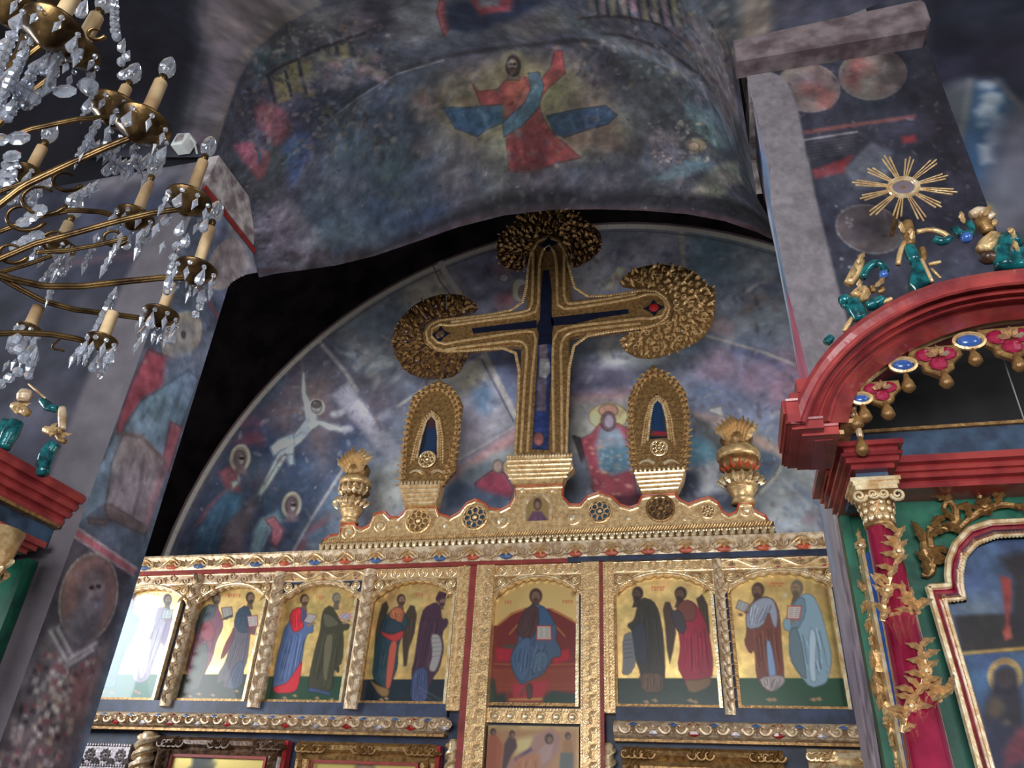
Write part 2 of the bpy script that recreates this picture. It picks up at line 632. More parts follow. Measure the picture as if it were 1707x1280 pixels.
def loft(curves, n, rows):
    """rows x n grid through several curves of points"""
    cs = [resample(c, n) for c in curves]
    out = []
    for k, m in enumerate(rows):
        for i in range(m):
            t = i / m
            out.append(cs[k] * (1 - t) + cs[k + 1] * t)
    out.append(cs[-1])
    return np.array(out)
# ================================================================== THE SETTING
D, DT, YF, YP, YA = 7.0, 7.8, 3.85, 4.5, 4.87       # icon screen, lunette wall, pier front, pier back, back of the arch
XL, XR, XC = -3.93, 0.64, -1.645                     # inner faces of the two piers, axis of the opening
GF = 2.1                                             # paint lightening for this dim light; walls scale it to offset uneven light

fl = MB().box(-12, 9, -8, 9, -0.1, 0)
struct(part('floor', fl, M['stone']))

# ---- lunette wall behind the screen, with its painted scenes
P, loc = plane_grid(DT, -7.2, 1.75, 2.9, 9.35, 0.013)
c = Canvas(P, (84, 88, 104), loc)
c.mott = smooth_noise(c.h, c.w, 30)
c.edge = 2.0
zl = lambda p: Z(260, 560, 3.459, p)
zc = lambda p: Z(660, 380, 2.943, p)
zr = lambda p: Z(1100, 370, 2.416, p)
# grounds
c.poly([(270, 930), (400, 690), (540, 555), (640, 700), (560, 800), (490, 930)], (46, 54, 76), 14)
c.poly([(400, 690), (540, 555), (640, 690), (560, 720)], (70, 64, 78), 14, .8)
c.poly([(540, 550), (735, 437), (760, 480), (640, 600)], (96, 92, 92), 10, .7)
c.poly([(640, 505), (735, 445), (790, 490), (760, 540), (660, 560)], (128, 126, 112), 10, .8)
c.poly([(575, 545), (660, 490), (690, 520), (640, 590)], (78, 92, 110), 10, .8)
c.poly([(740, 440), (1140, 375), (1140, 520), (940, 560), (800, 560)], (92, 90, 104), 14, .8)
c.poly([(1150, 380), (1285, 412), (1300, 560), (1190, 560)], (92, 104, 116), 12, .9)
c.poly([(1145, 378), (1215, 392), (1225, 500), (1150, 470)], (64, 86, 100), 12, .8)
c.poly([(1160, 560), (1340, 600), (1380, 760), (1150, 690)], (82, 88, 112), 12, .9)
c.poly([(1150, 590), (1250, 560), (1290, 640), (1160, 660)], (78, 104, 138), 14, .7)
c.blots(18, [(132, 92, 106), (120, 88, 104)], 12, 34, .5, (1140, 590, 1330, 660), 8)
c.blots(20, [(138, 140, 146), (120, 124, 136), (84, 92, 112)], 12, 30, .5, (1180, 440, 1310, 560), 7)
c.blots(14, [(124, 122, 128), (70, 72, 94)], 14, 34, .45, (950, 390, 1130, 520), 8)
c.poly(zc([(850, 560), (1000, 540), (1000, 660), (860, 680)]), (72, 86, 104), 6, .8)
c.poly(zc([(850, 690), (1150, 650), (1150, 800), (850, 830)]), (66, 64, 84), 10, .9)
c.poly(zc([(990, 540), (1100, 520), (1330, 640), (1250, 690), (1010, 680)]), (126, 132, 140), 5, .85)
c.poly(zc([(850, 825), (1140, 790), (1140, 850), (850, 870)]), (126, 88, 86), 6, .8)
c.poly(zc([(850, 860), (1145, 840), (1145, 1100), (840, 1130)]), (118, 116, 108), 8, .9)
c.poly(zc([(440, 590), (620, 560), (600, 850), (540, 860)]), (74, 82, 112), 10, .8)
# left scene: the crucifixion
c.poly(zl([(700, 170), (760, 230), (700, 360), (560, 420), (470, 470), (600, 330)]), (52, 72, 98), 8, .8)
c.poly(zl([(760, 300), (1000, 240), (1010, 380), (1000, 620), (960, 790), (860, 640), (720, 560), (660, 430)]), (98, 78, 76), 14, .75)
c.blots(24, [(40, 60, 92), (34, 44, 70), (60, 84, 108), (90, 60, 74)], 8, 24, .5, (330, 720, 480, 920), 6)
c.blots(14, [(32, 48, 78), (48, 66, 92)], 8, 22, .5, (460, 640, 590, 830), 6)
c.blots(8, [(120, 52, 66)], 7, 14, .6, (385, 690, 460, 740), 4)
skin = (128, 132, 138)
c.poly(zl([(850, 380), (900, 420), (1000, 370), (1010, 350), (905, 360)]), (120, 84, 76), 4, .4)
c.poly(zl([(842, 210), (860, 210), (868, 330), (900, 400), (940, 480), (1080, 530), (1080, 550), (1000, 545), (940, 515), (900, 540), (840, 610), (800, 640), (790, 700), (760, 700), (745, 680), (700, 740), (610, 920), (580, 915), (640, 800), (690, 700), (720, 640), (800, 560), (860, 480), (850, 400), (835, 330)]), skin, 1.5)
c.poly(zl([(660, 640), (700, 600), (790, 560), (800, 620), (720, 660), (680, 690)]), (136, 148, 162), 2)
c.poly(zl([(740, 690), (790, 680), (800, 740), (770, 750)]), (120, 134, 150), 2)
c.poly(zl([(730, 690), (760, 690), (640, 880), (600, 930), (590, 900)]), (132, 136, 140), 1.5)
c.line(zl([(720, 690), (620, 880)]), 1.5, (90, 90, 98))
c.line(zl([(870, 470), (900, 520), (830, 600)]), 2, (112, 112, 118), 1.5, .6)
x, y = zl([(925, 410)])[0]
c.ring(x, y, 12, 12, 3.5, (150, 140, 122), 1, .7)
c.ell(x, y, 9, 10, (112, 108, 106))
c.ell(x, y - 5, 8, 6, (74, 66, 64))
for hx, hy, rr in ((485, 705, 17), (782, 975, 16)):
    x, y = zl([(hx, hy)])[0]
    c.ell(x, y, rr * .95, rr * 1.32, (112, 98, 90), 1, 1, .15)
    c.ring(x, y, rr * .9, rr * 1.28, 4, (152, 142, 120), 1, .9, .15)
    c.ell(x, y + 1, 9, 14, (98, 72, 80), 1.5)
    c.ell(x + 2, y + 2, 5.5, 9, (128, 112, 112), 1.2)
    c.ell(x + 1, y, 1.6, 1.4, (60, 48, 54), .6)
    c.ell(x + 5, y, 1.4, 1.4, (60, 48, 54), .6)
    c.poly([(x - 6, y + 12), (x + 7, y + 12), (x + 12, y + 26), (x - 12, y + 28)], (104, 78, 86), 2, .9)
c.poly(zl([(360, 780), (430, 750), (470, 800), (490, 900), (420, 900), (360, 950), (280, 1060), (230, 1090), (300, 980), (400, 880)]), (122, 58, 70), 3, .9)
c.poly(zl([(300, 1010), (400, 890), (490, 920), (480, 1000), (400, 1110), (350, 1250), (210, 1260), (240, 1130)]), (48, 84, 116), 4, .9)
c.folds(zl([(320, 1000), (470, 940), (340, 1250), (230, 1255)]), (34, 58, 88), (84, 112, 136), 6, 2)
c.poly(zl([(430, 840), (470, 830), (480, 850), (440, 890)]), (140, 134, 138), 2)
c.poly(zl([(390, 1110), (560, 930), (590, 960), (520, 1130), (500, 1260), (370, 1260)]), (94, 78, 84), 6, .8)
c.poly(zl([(600, 1060), (700, 1010), (740, 1060), (640, 1130), (600, 1260), (545, 1260), (560, 1130)]), (84, 110, 122), 3)
c.folds(zl([(620, 1060), (700, 1040), (620, 1255), (560, 1255)]), (54, 76, 96), (120, 140, 146), 5, 1.5)
c.poly(zl([(630, 1060), (680, 1040), (740, 1120), (720, 1180), (690, 1220), (660, 1180), (670, 1110)]), (146, 74, 88), 2.5)
c.poly(zl([(780, 1260), (900, 1100), (1000, 1040), (960, 1090), (870, 1160), (850, 1260)]), (124, 58, 72), 4, .8)
c.poly(zl([(870, 1150), (1060, 1060), (1000, 1150), (960, 1200), (900, 1200)]), (66, 88, 116), 4, .8)
c.poly(zl([(930, 1010), (1010, 920), (1120, 760), (1090, 900), (1010, 1000)]), (66, 92, 122), 6, .7)
# the descending bodies and crossed beams
for b in ([(1030, 60), (1060, 90), (1160, 95), (1150, 130), (1070, 105)], [(1130, 180), (1200, 90), (1250, 90), (1350, 0), (1330, 60), (1240, 140), (1150, 210)],
          [(1200, 210), (1290, 110), (1350, 120), (1370, 180), (1290, 200), (1300, 250), (1260, 340), (1240, 330), (1270, 240), (1220, 240)],
          [(1340, 260), (1400, 180), (1420, 230), (1370, 280)]):
    c.poly(zl(b), (110, 112, 122), 2, .8)
c.poly(zl([(1010, 340), (1110, 265), (1440, 690), (1420, 800), (1230, 590)]), (110, 108, 122), 3, .9)
c.poly(zl([(1240, 480), (1520, 300), (1520, 350), (1270, 520)]), (96, 96, 110), 3, .8)
for k in range(4):
    a = zl([(1035 + 22 * k, 305 - 6 * k), (1062 + 22 * k, 340 - 6 * k)])
    c.line(a, 2, (84, 84, 104), 1, .7)
c.line(zl([(920, 5), (1090, 205), (1170, 330)]), 7, (112, 108, 112), 1.5, .9)
c.line(zl([(1170, 320), (1240, 420), (1300, 540)]), 5, (62, 58, 72), 2, .7)
c.blots(14, [(52, 48, 60), (70, 56, 64), (92, 74, 84)], 6, 20, .5, (590, 560, 700, 700), 5)
c.blots(6, [(142, 144, 150)], 4, 9, .6, (548, 680, 580, 720), 2)
c.poly(zl([(1250, 780), (1420, 700), (1440, 1000), (1330, 1050), (1240, 1010)]), (112, 112, 110), 8, .9)
c.line(zl([(1130, 690), (1020, 860), (900, 1050), (780, 1260)]), 5, (120, 114, 120), 1.2, .9)
# the open book-like frame beside the cross
c.poly(zc([(150, 760), (430, 640), (585, 960), (300, 1130), (260, 800)]), (112, 112, 116), 4, .9)
c.poly(zc([(240, 720), (420, 640), (450, 750), (330, 820)]), (136, 132, 108), 6, .8)
c.poly(zc([(370, 800), (450, 750), (490, 860), (440, 920), (380, 880)]), (62, 90, 112), 6, .9)
c.poly(zc([(300, 880), (430, 960), (400, 1060), (310, 1080)]), (98, 92, 104), 8, .7)
c.line(zc([(430, 610), (590, 930)]), 9, (128, 124, 116), 1.2)
c.line(zc([(418, 640), (578, 950)]), 1.6, (56, 52, 62), .9)
c.line(zc([(0, 880), (210, 740), (430, 630)]), 5, (126, 122, 122), 1.2)
c.line(zc([(300, 1140), (590, 970)]), 4, (116, 112, 112), 1)
c.poly(zc([(280, 1190), (590, 980), (590, 1060), (250, 1260)]), (128, 92, 92), 4, .9)
c.poly(zc([(290, 1260), (340, 1170), (480, 1130), (590, 1080), (560, 1150), (470, 1270)]), (74, 88, 96), 5, .9)
c.poly(zc([(440, 1110), (570, 1080), (590, 1130), (480, 1150)]), (126, 132, 132), 4, .8)
c.poly(zc([(390, 1250), (470, 1190), (530, 1200), (575, 1280), (560, 1330), (400, 1330)]), (120, 42, 60), 2.5)
x, y = zc([(500, 1170)])[0]
c.ell(x, y, 8, 11, (128, 108, 98))
c.poly([(762, 800), (815, 820), (850, 830), (836, 852), (790, 838), (745, 850), (740, 820)], (58, 72, 92), 3)
# upper middle
c.poly(zc([(270, 160), (520, 80), (640, 220), (620, 380), (420, 420), (340, 330)]), (84, 86, 106), 8, .8)
c.blots(6, [(126, 128, 140)], 7, 15, .6, (770, 470, 850, 520), 4)
c.poly(zc([(480, 180), (560, 190), (560, 260), (500, 250)]), (124, 92, 100), 5, .8)
c.poly(zc([(490, 330), (590, 300), (580, 380), (500, 400)]), (150, 88, 92), 6, .8)
x, y = zc([(610, 305)])[0]
c.ell(x, y, 14, 19, (196, 184, 132), 1.5)
c.ell(x + 6, y + 4, 9, 12, (110, 92, 88), 2)
c.ell(*zc([(530, 245)])[0], 8, 7, (136, 138, 136), 2)
c.poly(zc([(1090, 190), (1125, 200), (1060, 300), (1020, 300)]), (186, 172, 110), 2)
c.poly(zc([(1060, 230), (1090, 215), (1110, 260), (1070, 300)]), (118, 104, 100), 3)
c.poly(zc([(860, 230), (1010, 100), (1060, 260), (1000, 330), (860, 350)]), (120, 118, 114), 8, .7)
# enthroned figure to the right of the cross
x, y = zc([(1042, 925)])[0]
c.ell(x, y, 33, 22, (160, 144, 92), 1.5)
c.ell(x, y - 10, 16, 10, (150, 106, 84), 2)
c.poly(zc([(905, 1035), (960, 1010), (1000, 960), (1090, 960), (1145, 990), (1160, 1150), (1180, 1300), (1150, 1340), (990, 1330), (930, 1200), (890, 1060)]), (122, 44, 56), 2)
c.poly(zc([(1000, 980), (1090, 980), (1130, 1040), (1150, 1180), (1060, 1210), (1000, 1170), (980, 1060)]), (96, 108, 124), 3)
c.poly(zc([(1000, 1080), (1140, 1070), (1150, 1180), (1060, 1210), (1000, 1170)]), (58, 88, 108), 3)
c.ell(x, y + 8, 12, 16, (92, 62, 66), 1.5)
c.ell(x + 1, y + 8, 9, 12, (116, 104, 116), 1.5)
c.blots(40, [(162, 118, 90), (150, 96, 84)], 2.2, 3.6, .8, (975, 730, 1060, 830), 1)
c.blots(16, [(120, 140, 152), (74, 96, 120)], 2, 3.5, .7, (1002, 745, 1048, 788), 1)
c.poly(zc([(870, 1020), (900, 1030), (940, 1180), (930, 1200)]), (44, 48, 52), 2)
c.poly(zc([(830, 1210), (930, 1130), (960, 1240), (900, 1330), (830, 1320)]), (82, 88, 104), 3)
c.poly([(1010, 830), (1070, 820), (1080, 850), (1040, 855)], (62, 26, 36), 3)
# right scenes
c.line(zr([(85, 0), (90, 80), (95, 180)]), 8, (124, 118, 106), 1.2, .9)
c.line([(1142, 640), (1148, 700)], 5, (104, 104, 112), 1.2, .9)
c.line(zr([(180, 455), (300, 490), (430, 530), (545, 575)]), 5, (130, 126, 124), 1.2)
c.line(zr([(290, 515), (400, 540), (500, 590)]), 9, (66, 76, 112), 3, .7)
c.poly(zr([(205, 370), (300, 410), (290, 470), (190, 440)]), (132, 106, 116), 4, .8)
c.poly(zr([(390, 250), (440, 240), (500, 270), (440, 290)]), (78, 84, 112), 3, .8)
c.line(zr([(340, 290), (390, 250), (430, 240)]), 4, (148, 148, 150), 2, .8)
c.blots(8, [(110, 92, 84)], 4, 9, .6, (1240, 490, 1285, 520), 3)
c.poly(zr([(120, 760), (250, 780), (390, 850), (510, 920), (480, 960), (330, 860), (130, 790)]), (122, 100, 94), 3, .9)
c.poly(zr([(115, 775), (190, 800), (260, 880), (265, 960), (190, 880)]), (64, 62, 62), 3)
c.poly(zr([(120, 850), (200, 880), (240, 950), (200, 1000), (115, 980)]), (56, 90, 106), 4)
c.poly(zr([(110, 1000), (240, 950), (300, 1010), (300, 1110), (170, 1090)]), (108, 108, 114), 4)
c.poly(zr([(90, 1000), (150, 1010), (165, 1060), (140, 1110), (80, 1110)]), (52, 56, 74), 3)
c.poly(zr([(210, 1090), (300, 1090), (310, 1150), (250, 1170)]), (60, 66, 84), 3)
c.poly(zr([(390, 940), (470, 900), (490, 960), (420, 1060), (390, 1080)]), (60, 70, 92), 4, .9)
c.poly(zr([(250, 740), (200, 750), (195, 765), (260, 785)]), (140, 136, 134), 2)
c.poly(zr([(380, 860), (500, 920), (490, 950), (380, 880)]), (134, 100, 92), 3, .8)
c.line(zr([(560, 800), (530, 900), (470, 1020), (380, 1115)]), 8, (124, 118, 112), 1)
c.line(zr([(552, 800), (520, 900), (460, 1020), (370, 1110)]), 1.6, (58, 54, 58), .8)
c.line(zr([(480, 1020), (560, 1100), (650, 1200)]), 5, (110, 106, 106), 1, .8)
c.poly(zr([(390, 1120), (480, 1030), (640, 1200), (640, 1270), (450, 1270)]), (104, 102, 104), 6, .8)
c.poly(zr([(540, 900), (640, 940), (640, 1100), (500, 1020)]), (112, 110, 106), 6, .8)
c.blots(8, [(120, 70, 84), (70, 84, 116)], 5, 10, .5, (1290, 840, 1360, 890), 3)
MIX = [(120, 116, 122), (54, 58, 78), (104, 84, 88), (76, 92, 116), (132, 128, 124), (66, 52, 60)]
c.flecks(420, MIX, (300, 560, 720, 920), 1.2, 4, .45, 3)
c.flecks(420, MIX, (700, 380, 1140, 700), 1.5, 5, .35, 3)
c.flecks(420, MIX, (1130, 390, 1380, 890), 1.5, 5, .45, 3)
c.flecks(60, [(150, 146, 144)], (420, 560, 1350, 880), .6, 1.4, .7, 4)
c.mottle(46, .12, .04)
c.mottle(9, .1)
# painted border along the arch
cx, cz, rr = -0.2 * DT, 0.31 * DT, 0.645 * DT
arc = [proj((cx + rr * math.cos(t), DT, CZ + cz + rr * math.sin(t))) for t in np.linspace(PI * 1.02, -0.02, 60)]
arc2 = [proj((cx + rr * .984 * math.cos(t), DT, CZ + cz + rr * .984 * math.sin(t))) for t in np.linspace(PI * 1.02, -0.02, 60)]
arc3 = [proj((cx + rr * .966 * math.cos(t), DT, CZ + cz + rr * .966 * math.sin(t))) for t in np.linspace(PI * 1.02, -0.02, 60)]
for q, w, col in ((arc2, 8, (140, 132, 122)), (arc3, 1.5, (70, 66, 66)), (arc, 7, (70, 52, 54))):
    c.line(q, w, col, .8)
c.line([(733, 436), (745, 460), (768, 492)], 9, (134, 130, 126), 1)
c.line([(722, 443), (734, 470), (752, 492)], 1.5, (60, 56, 60), .8)
struct(link('wall_back', grid_mesh('wall_back', [c.data(GF * 1.75, sat=.72)], M['fresco'])))  # gain lightens the paint to make up for weak light here

struct(part('wall_sanctuary', MB().box(1.07, 1.3, D + .0, DT - .01, 0, CZ + 2.3), M['plaster']))
struct(part('wall_back_lower', MB().box(-7.2, 1.75, DT + .02, DT + .15, 0, 3.0), M['plaster']))

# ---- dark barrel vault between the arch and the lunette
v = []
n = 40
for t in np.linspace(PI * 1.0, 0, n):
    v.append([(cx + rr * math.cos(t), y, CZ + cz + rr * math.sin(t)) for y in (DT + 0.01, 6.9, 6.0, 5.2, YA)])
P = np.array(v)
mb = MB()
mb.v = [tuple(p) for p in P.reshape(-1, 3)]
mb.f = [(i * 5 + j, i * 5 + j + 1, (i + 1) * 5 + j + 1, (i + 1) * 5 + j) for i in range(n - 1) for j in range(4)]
struct(part('ceiling', mb, M['dark_plaster'], smooth=True))

# ---- the great arch: ascension vault (back edge to ridge), outer band, spandrels
A = [(392, 468), (441, 452), (500, 453), (560, 447), (620, 431), (690, 406), (760, 376), (840, 350), (920, 346), (1000, 349), (1080, 350), (1150, 353), (1220, 366), (1262, 384), (1310, 410)]
B = [(385, 322), (425, 300), (470, 268), (545, 196), (600, 155), (650, 124), (740, 94), (850, 78), (1000, 70), (1080, 88), (1150, 130), (1200, 178), (1225, 230), (1240, 290), (1262, 330)]
C = [(352, 262), (366, 215), (390, 125), (425, 72), (460, 40), (530, 2), (640, -40), (760, -66), (880, -76), (1000, -66), (1080, -40), (1150, -5), (1195, 30), (1216, 62), (1226, 100)]
O = [(120, 262), (130, 100), (150, -60), (230, -160), (330, -230), (450, -290), (600, -330), (760, -350), (900, -350), (1050, -340), (1200, -300), (1330, -230), (1420, -140), (1460, -60), (1480, 0)]
YB = 4.25
curves = [np.array([at(x, y, Y) for x, y in q]) for q, Y in ((A, YA), (B, YB), (C, YF), (O, YF))]
curves[0][0][0] = curves[1][0][0] = XL
P = loft(curves, 640, (180, 130, 60))
c = Canvas(P, (62, 64, 76))
c.mott = smooth_noise(c.h, c.w, 30)
c.edge = 2.0
za = lambda p: Z(660, 20, 2.943, p)
zb = lambda p: Z(330, 0, 2.723, p)
# ascension field
c.poly([(430, 440), (500, 300), (560, 205), (680, 130), (760, 110), (820, 330), (690, 400), (560, 440)], (58, 66, 80), 12)
c.poly([(560, 430), (600, 330), (700, 300), (760, 330), (740, 370), (640, 410)], (38, 56, 88), 14, .7)
c.blots(20, [(70, 84, 104), (48, 62, 86), (80, 86, 92)], 18, 40, .4, (500, 200, 720, 400), 12)
c.poly([(690, 170), (750, 115), (850, 95), (960, 95), (1020, 160), (1060, 220), (980, 270), (900, 290), (760, 260)], (96, 86, 70), 16)
c.poly([(740, 170), (800, 125), (900, 110), (960, 140), (940, 190), (860, 220), (760, 230)], (122, 106, 76), 14, .7)
c.blots(14, [(124, 84, 66), (116, 76, 64)], 10, 24, .4, (700, 120, 1040, 260), 7)
c.poly([(1000, 90), (1080, 105), (1160, 170), (1200, 260), (1140, 240), (1060, 200)], (56, 54, 60), 12)
c.blots(18, [(86, 80, 88), (74, 70, 82), (98, 94, 94), (56, 58, 72)], 18, 40, .5, (720, 250, 1160, 330), 9)
c.blots(8, [(112, 108, 104)], 14, 26, .5, (730, 240, 840, 300), 8)
c.poly(za([(230, 470), (330, 470), (520, 455), (530, 540), (440, 580), (400, 610), (290, 570)]), (44, 68, 92), 1.5)
c.poly(za([(740, 510), (830, 490), (1030, 460), (1085, 505), (1040, 550), (930, 580), (830, 615), (780, 600)]), (40, 60, 82), 1.5)
c.poly(za([(370, 340), (400, 390), (500, 380), (540, 330), (640, 320), (700, 350), (760, 270), (780, 190), (815, 190), (830, 300), (740, 380), (700, 440), (720, 520), (780, 610), (905, 715), (740, 760), (650, 790), (555, 780), (540, 610), (530, 450), (420, 460)]), (126, 52, 50), 1.5)
c.poly(za([(540, 330), (640, 320), (650, 430), (600, 460), (540, 430)]), (150, 70, 58), 3, .8)
c.poly(za([(545, 620), (720, 540), (770, 620), (740, 760), (560, 780)]), (112, 42, 48), 3, .8)
c.folds(za([(550, 600), (720, 560), (800, 740), (560, 780)]), (80, 28, 34), (140, 62, 58), 7, 1.5)
c.poly(za([(650, 300), (700, 295), (725, 360), (700, 470), (620, 560), (530, 615), (525, 540), (630, 450), (660, 380)]), (56, 78, 98), 1.5)
c.folds(za([(655, 320), (715, 330), (560, 590), (530, 560)]), (38, 56, 78), (84, 104, 118), 4, 1)
c.folds(za([(240, 480), (520, 470), (510, 550), (300, 570)]), (28, 46, 66), (66, 92, 112), 6, 1)
c.folds(za([(760, 520), (1060, 480), (1000, 560), (800, 600)]), (26, 42, 62), (64, 86, 104), 6, 1)
x, y = za([(575, 265)])[0]
c.ring(x, y, 20, 24, 3, (140, 122, 74), 3, .3)
c.poly([(x - 6, y + 8), (x + 8, y + 8), (x + 12, y + 24), (x - 10, y + 24)], (104, 82, 74), 1.2)
c.ell(x, y, 12, 17, (50, 40, 38), 1.2)
c.ell(x - 1, y - 1, 7.5, 11, (124, 104, 94), 1.0)
c.ell(x - 1, y + 9, 7, 7, (72, 54, 48), 1.2)
c.ell(x - 4, y - 3, 1.6, 1.3, (48, 38, 36), .6)
c.ell(x + 2, y - 3, 1.6, 1.3, (48, 38, 36), .6)
c.ell(x - 1, y + 6, 2.5, 1.2, (120, 70, 64), .6)
c.line(za([(370, 350), (385, 325)]), 5, (112, 92, 82), 2)
c.line(za([(770, 185), (800, 165)]), 6, (112, 92, 82), 2)
c.poly(za([(150, 310), (220, 320), (190, 480), (160, 440)]), (62, 60, 62), 4, .8)
c.blots(10, [(120, 84, 84), (128, 110, 104)], 4, 9, .6, (690, 165, 720, 200), 3)
c.ell(*za([(650, 810)])[0], 5, 9, (132, 124, 116), 2)
c.ell(*za([(790, 755)])[0], 6, 6, (120, 110, 104), 2)
c.poly(za([(560, 790), (900, 770), (880, 900), (560, 880)]), (76, 74, 82), 9, .8)
# angels of the lower corner
c.poly(za([(1410, 380), (1450, 460), (1580, 420), (1640, 520), (1670, 660), (1580, 680), (1480, 600), (1420, 500)]), (74, 92, 100), 5, .9)
c.poly(za([(1240, 820), (1330, 790), (1400, 720), (1530, 720), (1560, 760), (1420, 810), (1320, 830)]), (80, 100, 112), 3, .9)
c.poly(za([(1430, 900), (1560, 760), (1680, 740), (1700, 840), (1640, 850), (1600, 920)]), (112, 112, 100), 4, .9)
c.ell(*za([(1470, 655)])[0], 17, 12, (136, 112, 84), 3)
c.ell(*za([(1460, 660)])[0], 10, 8, (156, 124, 104), 2)
c.blots(16, [(150, 140, 126), (110, 92, 84)], 3, 7, .8, (1085, 205, 1140, 265), 1.5)
c.blots(8, [(44, 42, 46), (92, 86, 88)], 10, 22, .5, (1050, 200, 1160, 280), 6)
# dark lower rim and reddish moulding
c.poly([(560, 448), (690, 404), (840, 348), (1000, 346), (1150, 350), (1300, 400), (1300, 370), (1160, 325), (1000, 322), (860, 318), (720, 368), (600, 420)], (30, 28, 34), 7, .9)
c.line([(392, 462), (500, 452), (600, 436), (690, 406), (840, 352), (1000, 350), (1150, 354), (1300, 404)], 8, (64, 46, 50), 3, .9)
c.poly([(430, 340), (470, 330), (540, 400), (560, 445), (450, 450), (420, 400)], (92, 88, 102), 8, .8)
c.poly([(480, 330), (535, 400), (520, 420), (450, 430), (460, 360)], (104, 102, 110), 6, .7)
c.blots(14, [(44, 36, 44), (60, 46, 52), (84, 78, 90)], 6, 16, .6, (470, 420, 640, 448), 4)
c.blots(30, [(54, 50, 58), (118, 112, 122)], 2, 5, .7, (400, 320, 450, 420), 1.5)
# ridge line
c.line(B[2:9] + [(925, 72)], 7, (44, 42, 46), 2.5, .9)
c.line([(x, y + 6) for x, y in B[2:7]], 2, (122, 116, 122), 1, .7)  # pale line paints a highlight along the ridge
c.line(B[8:13], 16, (88, 88, 98), 5, .8)
c.line([(x + 4, y - 14) for x, y in B[8:12]], 5, (38, 34, 40), 2, .8)
# outer band: crowds and railings
c.poly(C[1:7] + [(700, 40), (640, 60), (520, 120), (440, 180), (390, 260)], (56, 54, 64), 9)
c.poly(zb([(520, 60), (700, 20), (790, 90), (760, 160), (620, 190), (480, 150)]), (84, 80, 84), 6, .8)
c.poly(zb([(280, 220), (400, 240), (320, 330), (260, 400), (230, 320)]), (54, 72, 84), 6, .8)
c.poly(zb([(310, 330), (460, 265), (620, 200), (640, 330), (560, 420), (380, 470)]), (72, 70, 76), 4, .9)
for q in ([(340, 350), (390, 335), (420, 450), (365, 470)], [(400, 300), (450, 280), (480, 420), (430, 420)], [(470, 290), (510, 270), (530, 440), (490, 440)], [(640, 210), (680, 195), (690, 260), (650, 270)]):
    c.poly(zb(q), (112, 100, 66), 2, .9)
c.line(zb([(310, 345), (460, 265), (640, 190), (760, 150)]), 5, (40, 34, 38), 1.2, .9)
for q in ([(320, 350), (350, 470)], [(395, 320), (425, 440)], [(455, 270), (495, 430)], [(625, 200), (640, 260)], [(690, 190), (740, 330)]):
    c.line(zb(q), 4, (38, 34, 38), 1.2, .9)
c.blots(30, [(124, 92, 100), (98, 98, 108), (112, 104, 84), (70, 76, 96), (140, 120, 124)], 4, 11, .7, (520, 80, 640, 145), 2.5)
c.blots(12, [(130, 120, 122), (90, 88, 96)], 5, 12, .6, (500, 130, 570, 160), 3)
c.poly(zb([(250, 490), (300, 460), (350, 480), (420, 510), (420, 620), (350, 670), (270, 580)]), (116, 66, 72), 4, .9)
c.poly(zb([(160, 660), (240, 640), (330, 690), (300, 800), (270, 820), (210, 740)]), (142, 66, 80), 3, .9)
c.line(zb([(262, 590), (280, 740)]), 6, (62, 78, 96), 1.5)
c.blots(10, [(60, 44, 56), (128, 90, 88)], 5, 10, .6, (425, 180, 480, 245), 3)
c.poly(zb([(370, 690), (440, 560), (540, 640), (480, 770), (420, 860)]), (44, 62, 104), 6, .8)
c.poly(zb([(400, 500), (560, 460), (690, 420), (540, 620), (440, 600)]), (44, 48, 64), 6, .8)
c.poly([(660, 0), (740, 0), (760, 50), (700, 75), (650, 80)], (102, 98, 104), 8, .8)
c.poly([(735, -5), (760, 35), (740, 60), (728, 20)], (140, 58, 60), 2)
c.poly([(740, 10), (860, -10), (905, 0), (850, 40), (780, 55), (745, 48)], (34, 42, 64), 4)
c.poly([(760, -40), (870, -40), (850, 18), (800, 26)], (120, 48, 56), 3)
c.poly([(780, -60), (850, -60), (830, 10), (800, 12)], (92, 92, 98), 3)
c.poly([(830, 45), (930, 10), (950, 50), (880, 70)], (84, 82, 76), 7, .8)
for k in range(9):
    x = 985 + k * 17
    c.line([(x, -14), (x + 3 + k, 26 + k * k * .35)], 8, [(118, 106, 84), (128, 98, 100), (112, 104, 66)][k % 3], 2, .85)
    c.line([(x + 8, -14), (x + 12 + k, 28 + k * k * .35)], 3, (40, 36, 38), 1.2, .9)
c.line([(960, 32), (1040, 28), (1100, 42), (1160, 85)], 5, (44, 38, 42), 1.5, .9)
c.blots(20, [(116, 84, 84), (96, 84, 96), (80, 70, 80), (128, 108, 104)], 5, 12, .6, (1120, 20, 1220, 130), 3)
c.poly([(1150, 30), (1215, 60), (1232, 190), (1215, 210), (1160, 110)], (96, 82, 86), 6, .8)
# spandrel rib left of the band
c.poly([(300, 260), (310, 200), (345, 120), (332, -20), (530, -20), (440, 45), (392, 122), (362, 240)], (100, 88, 98), 4)
c.line([(352, 262), (366, 210), (392, 122), (430, 66), (480, 28), (530, 0)], 9, (112, 96, 92), 2, .9)
c.line([(334, -20), (342, 60), (320, 160), (303, 240)], 5, (122, 110, 116), 1.5, .7)
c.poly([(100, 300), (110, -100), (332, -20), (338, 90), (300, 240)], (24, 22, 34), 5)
c.poly([(350, 60), (400, 10), (470, 0), (420, 50)], (112, 92, 92), 6, .5)
c.poly([(1226, -30), (1290, -40), (1286, 60), (1226, 95)], (112, 96, 94), 3)
c.poly([(1284, -30), (1500, -60), (1500, 20), (1286, 58)], (48, 48, 66), 3)
c.blots(8, [(100, 90, 104), (70, 64, 84)], 8, 20, .5, (1290, 0, 1440, 30), 5)
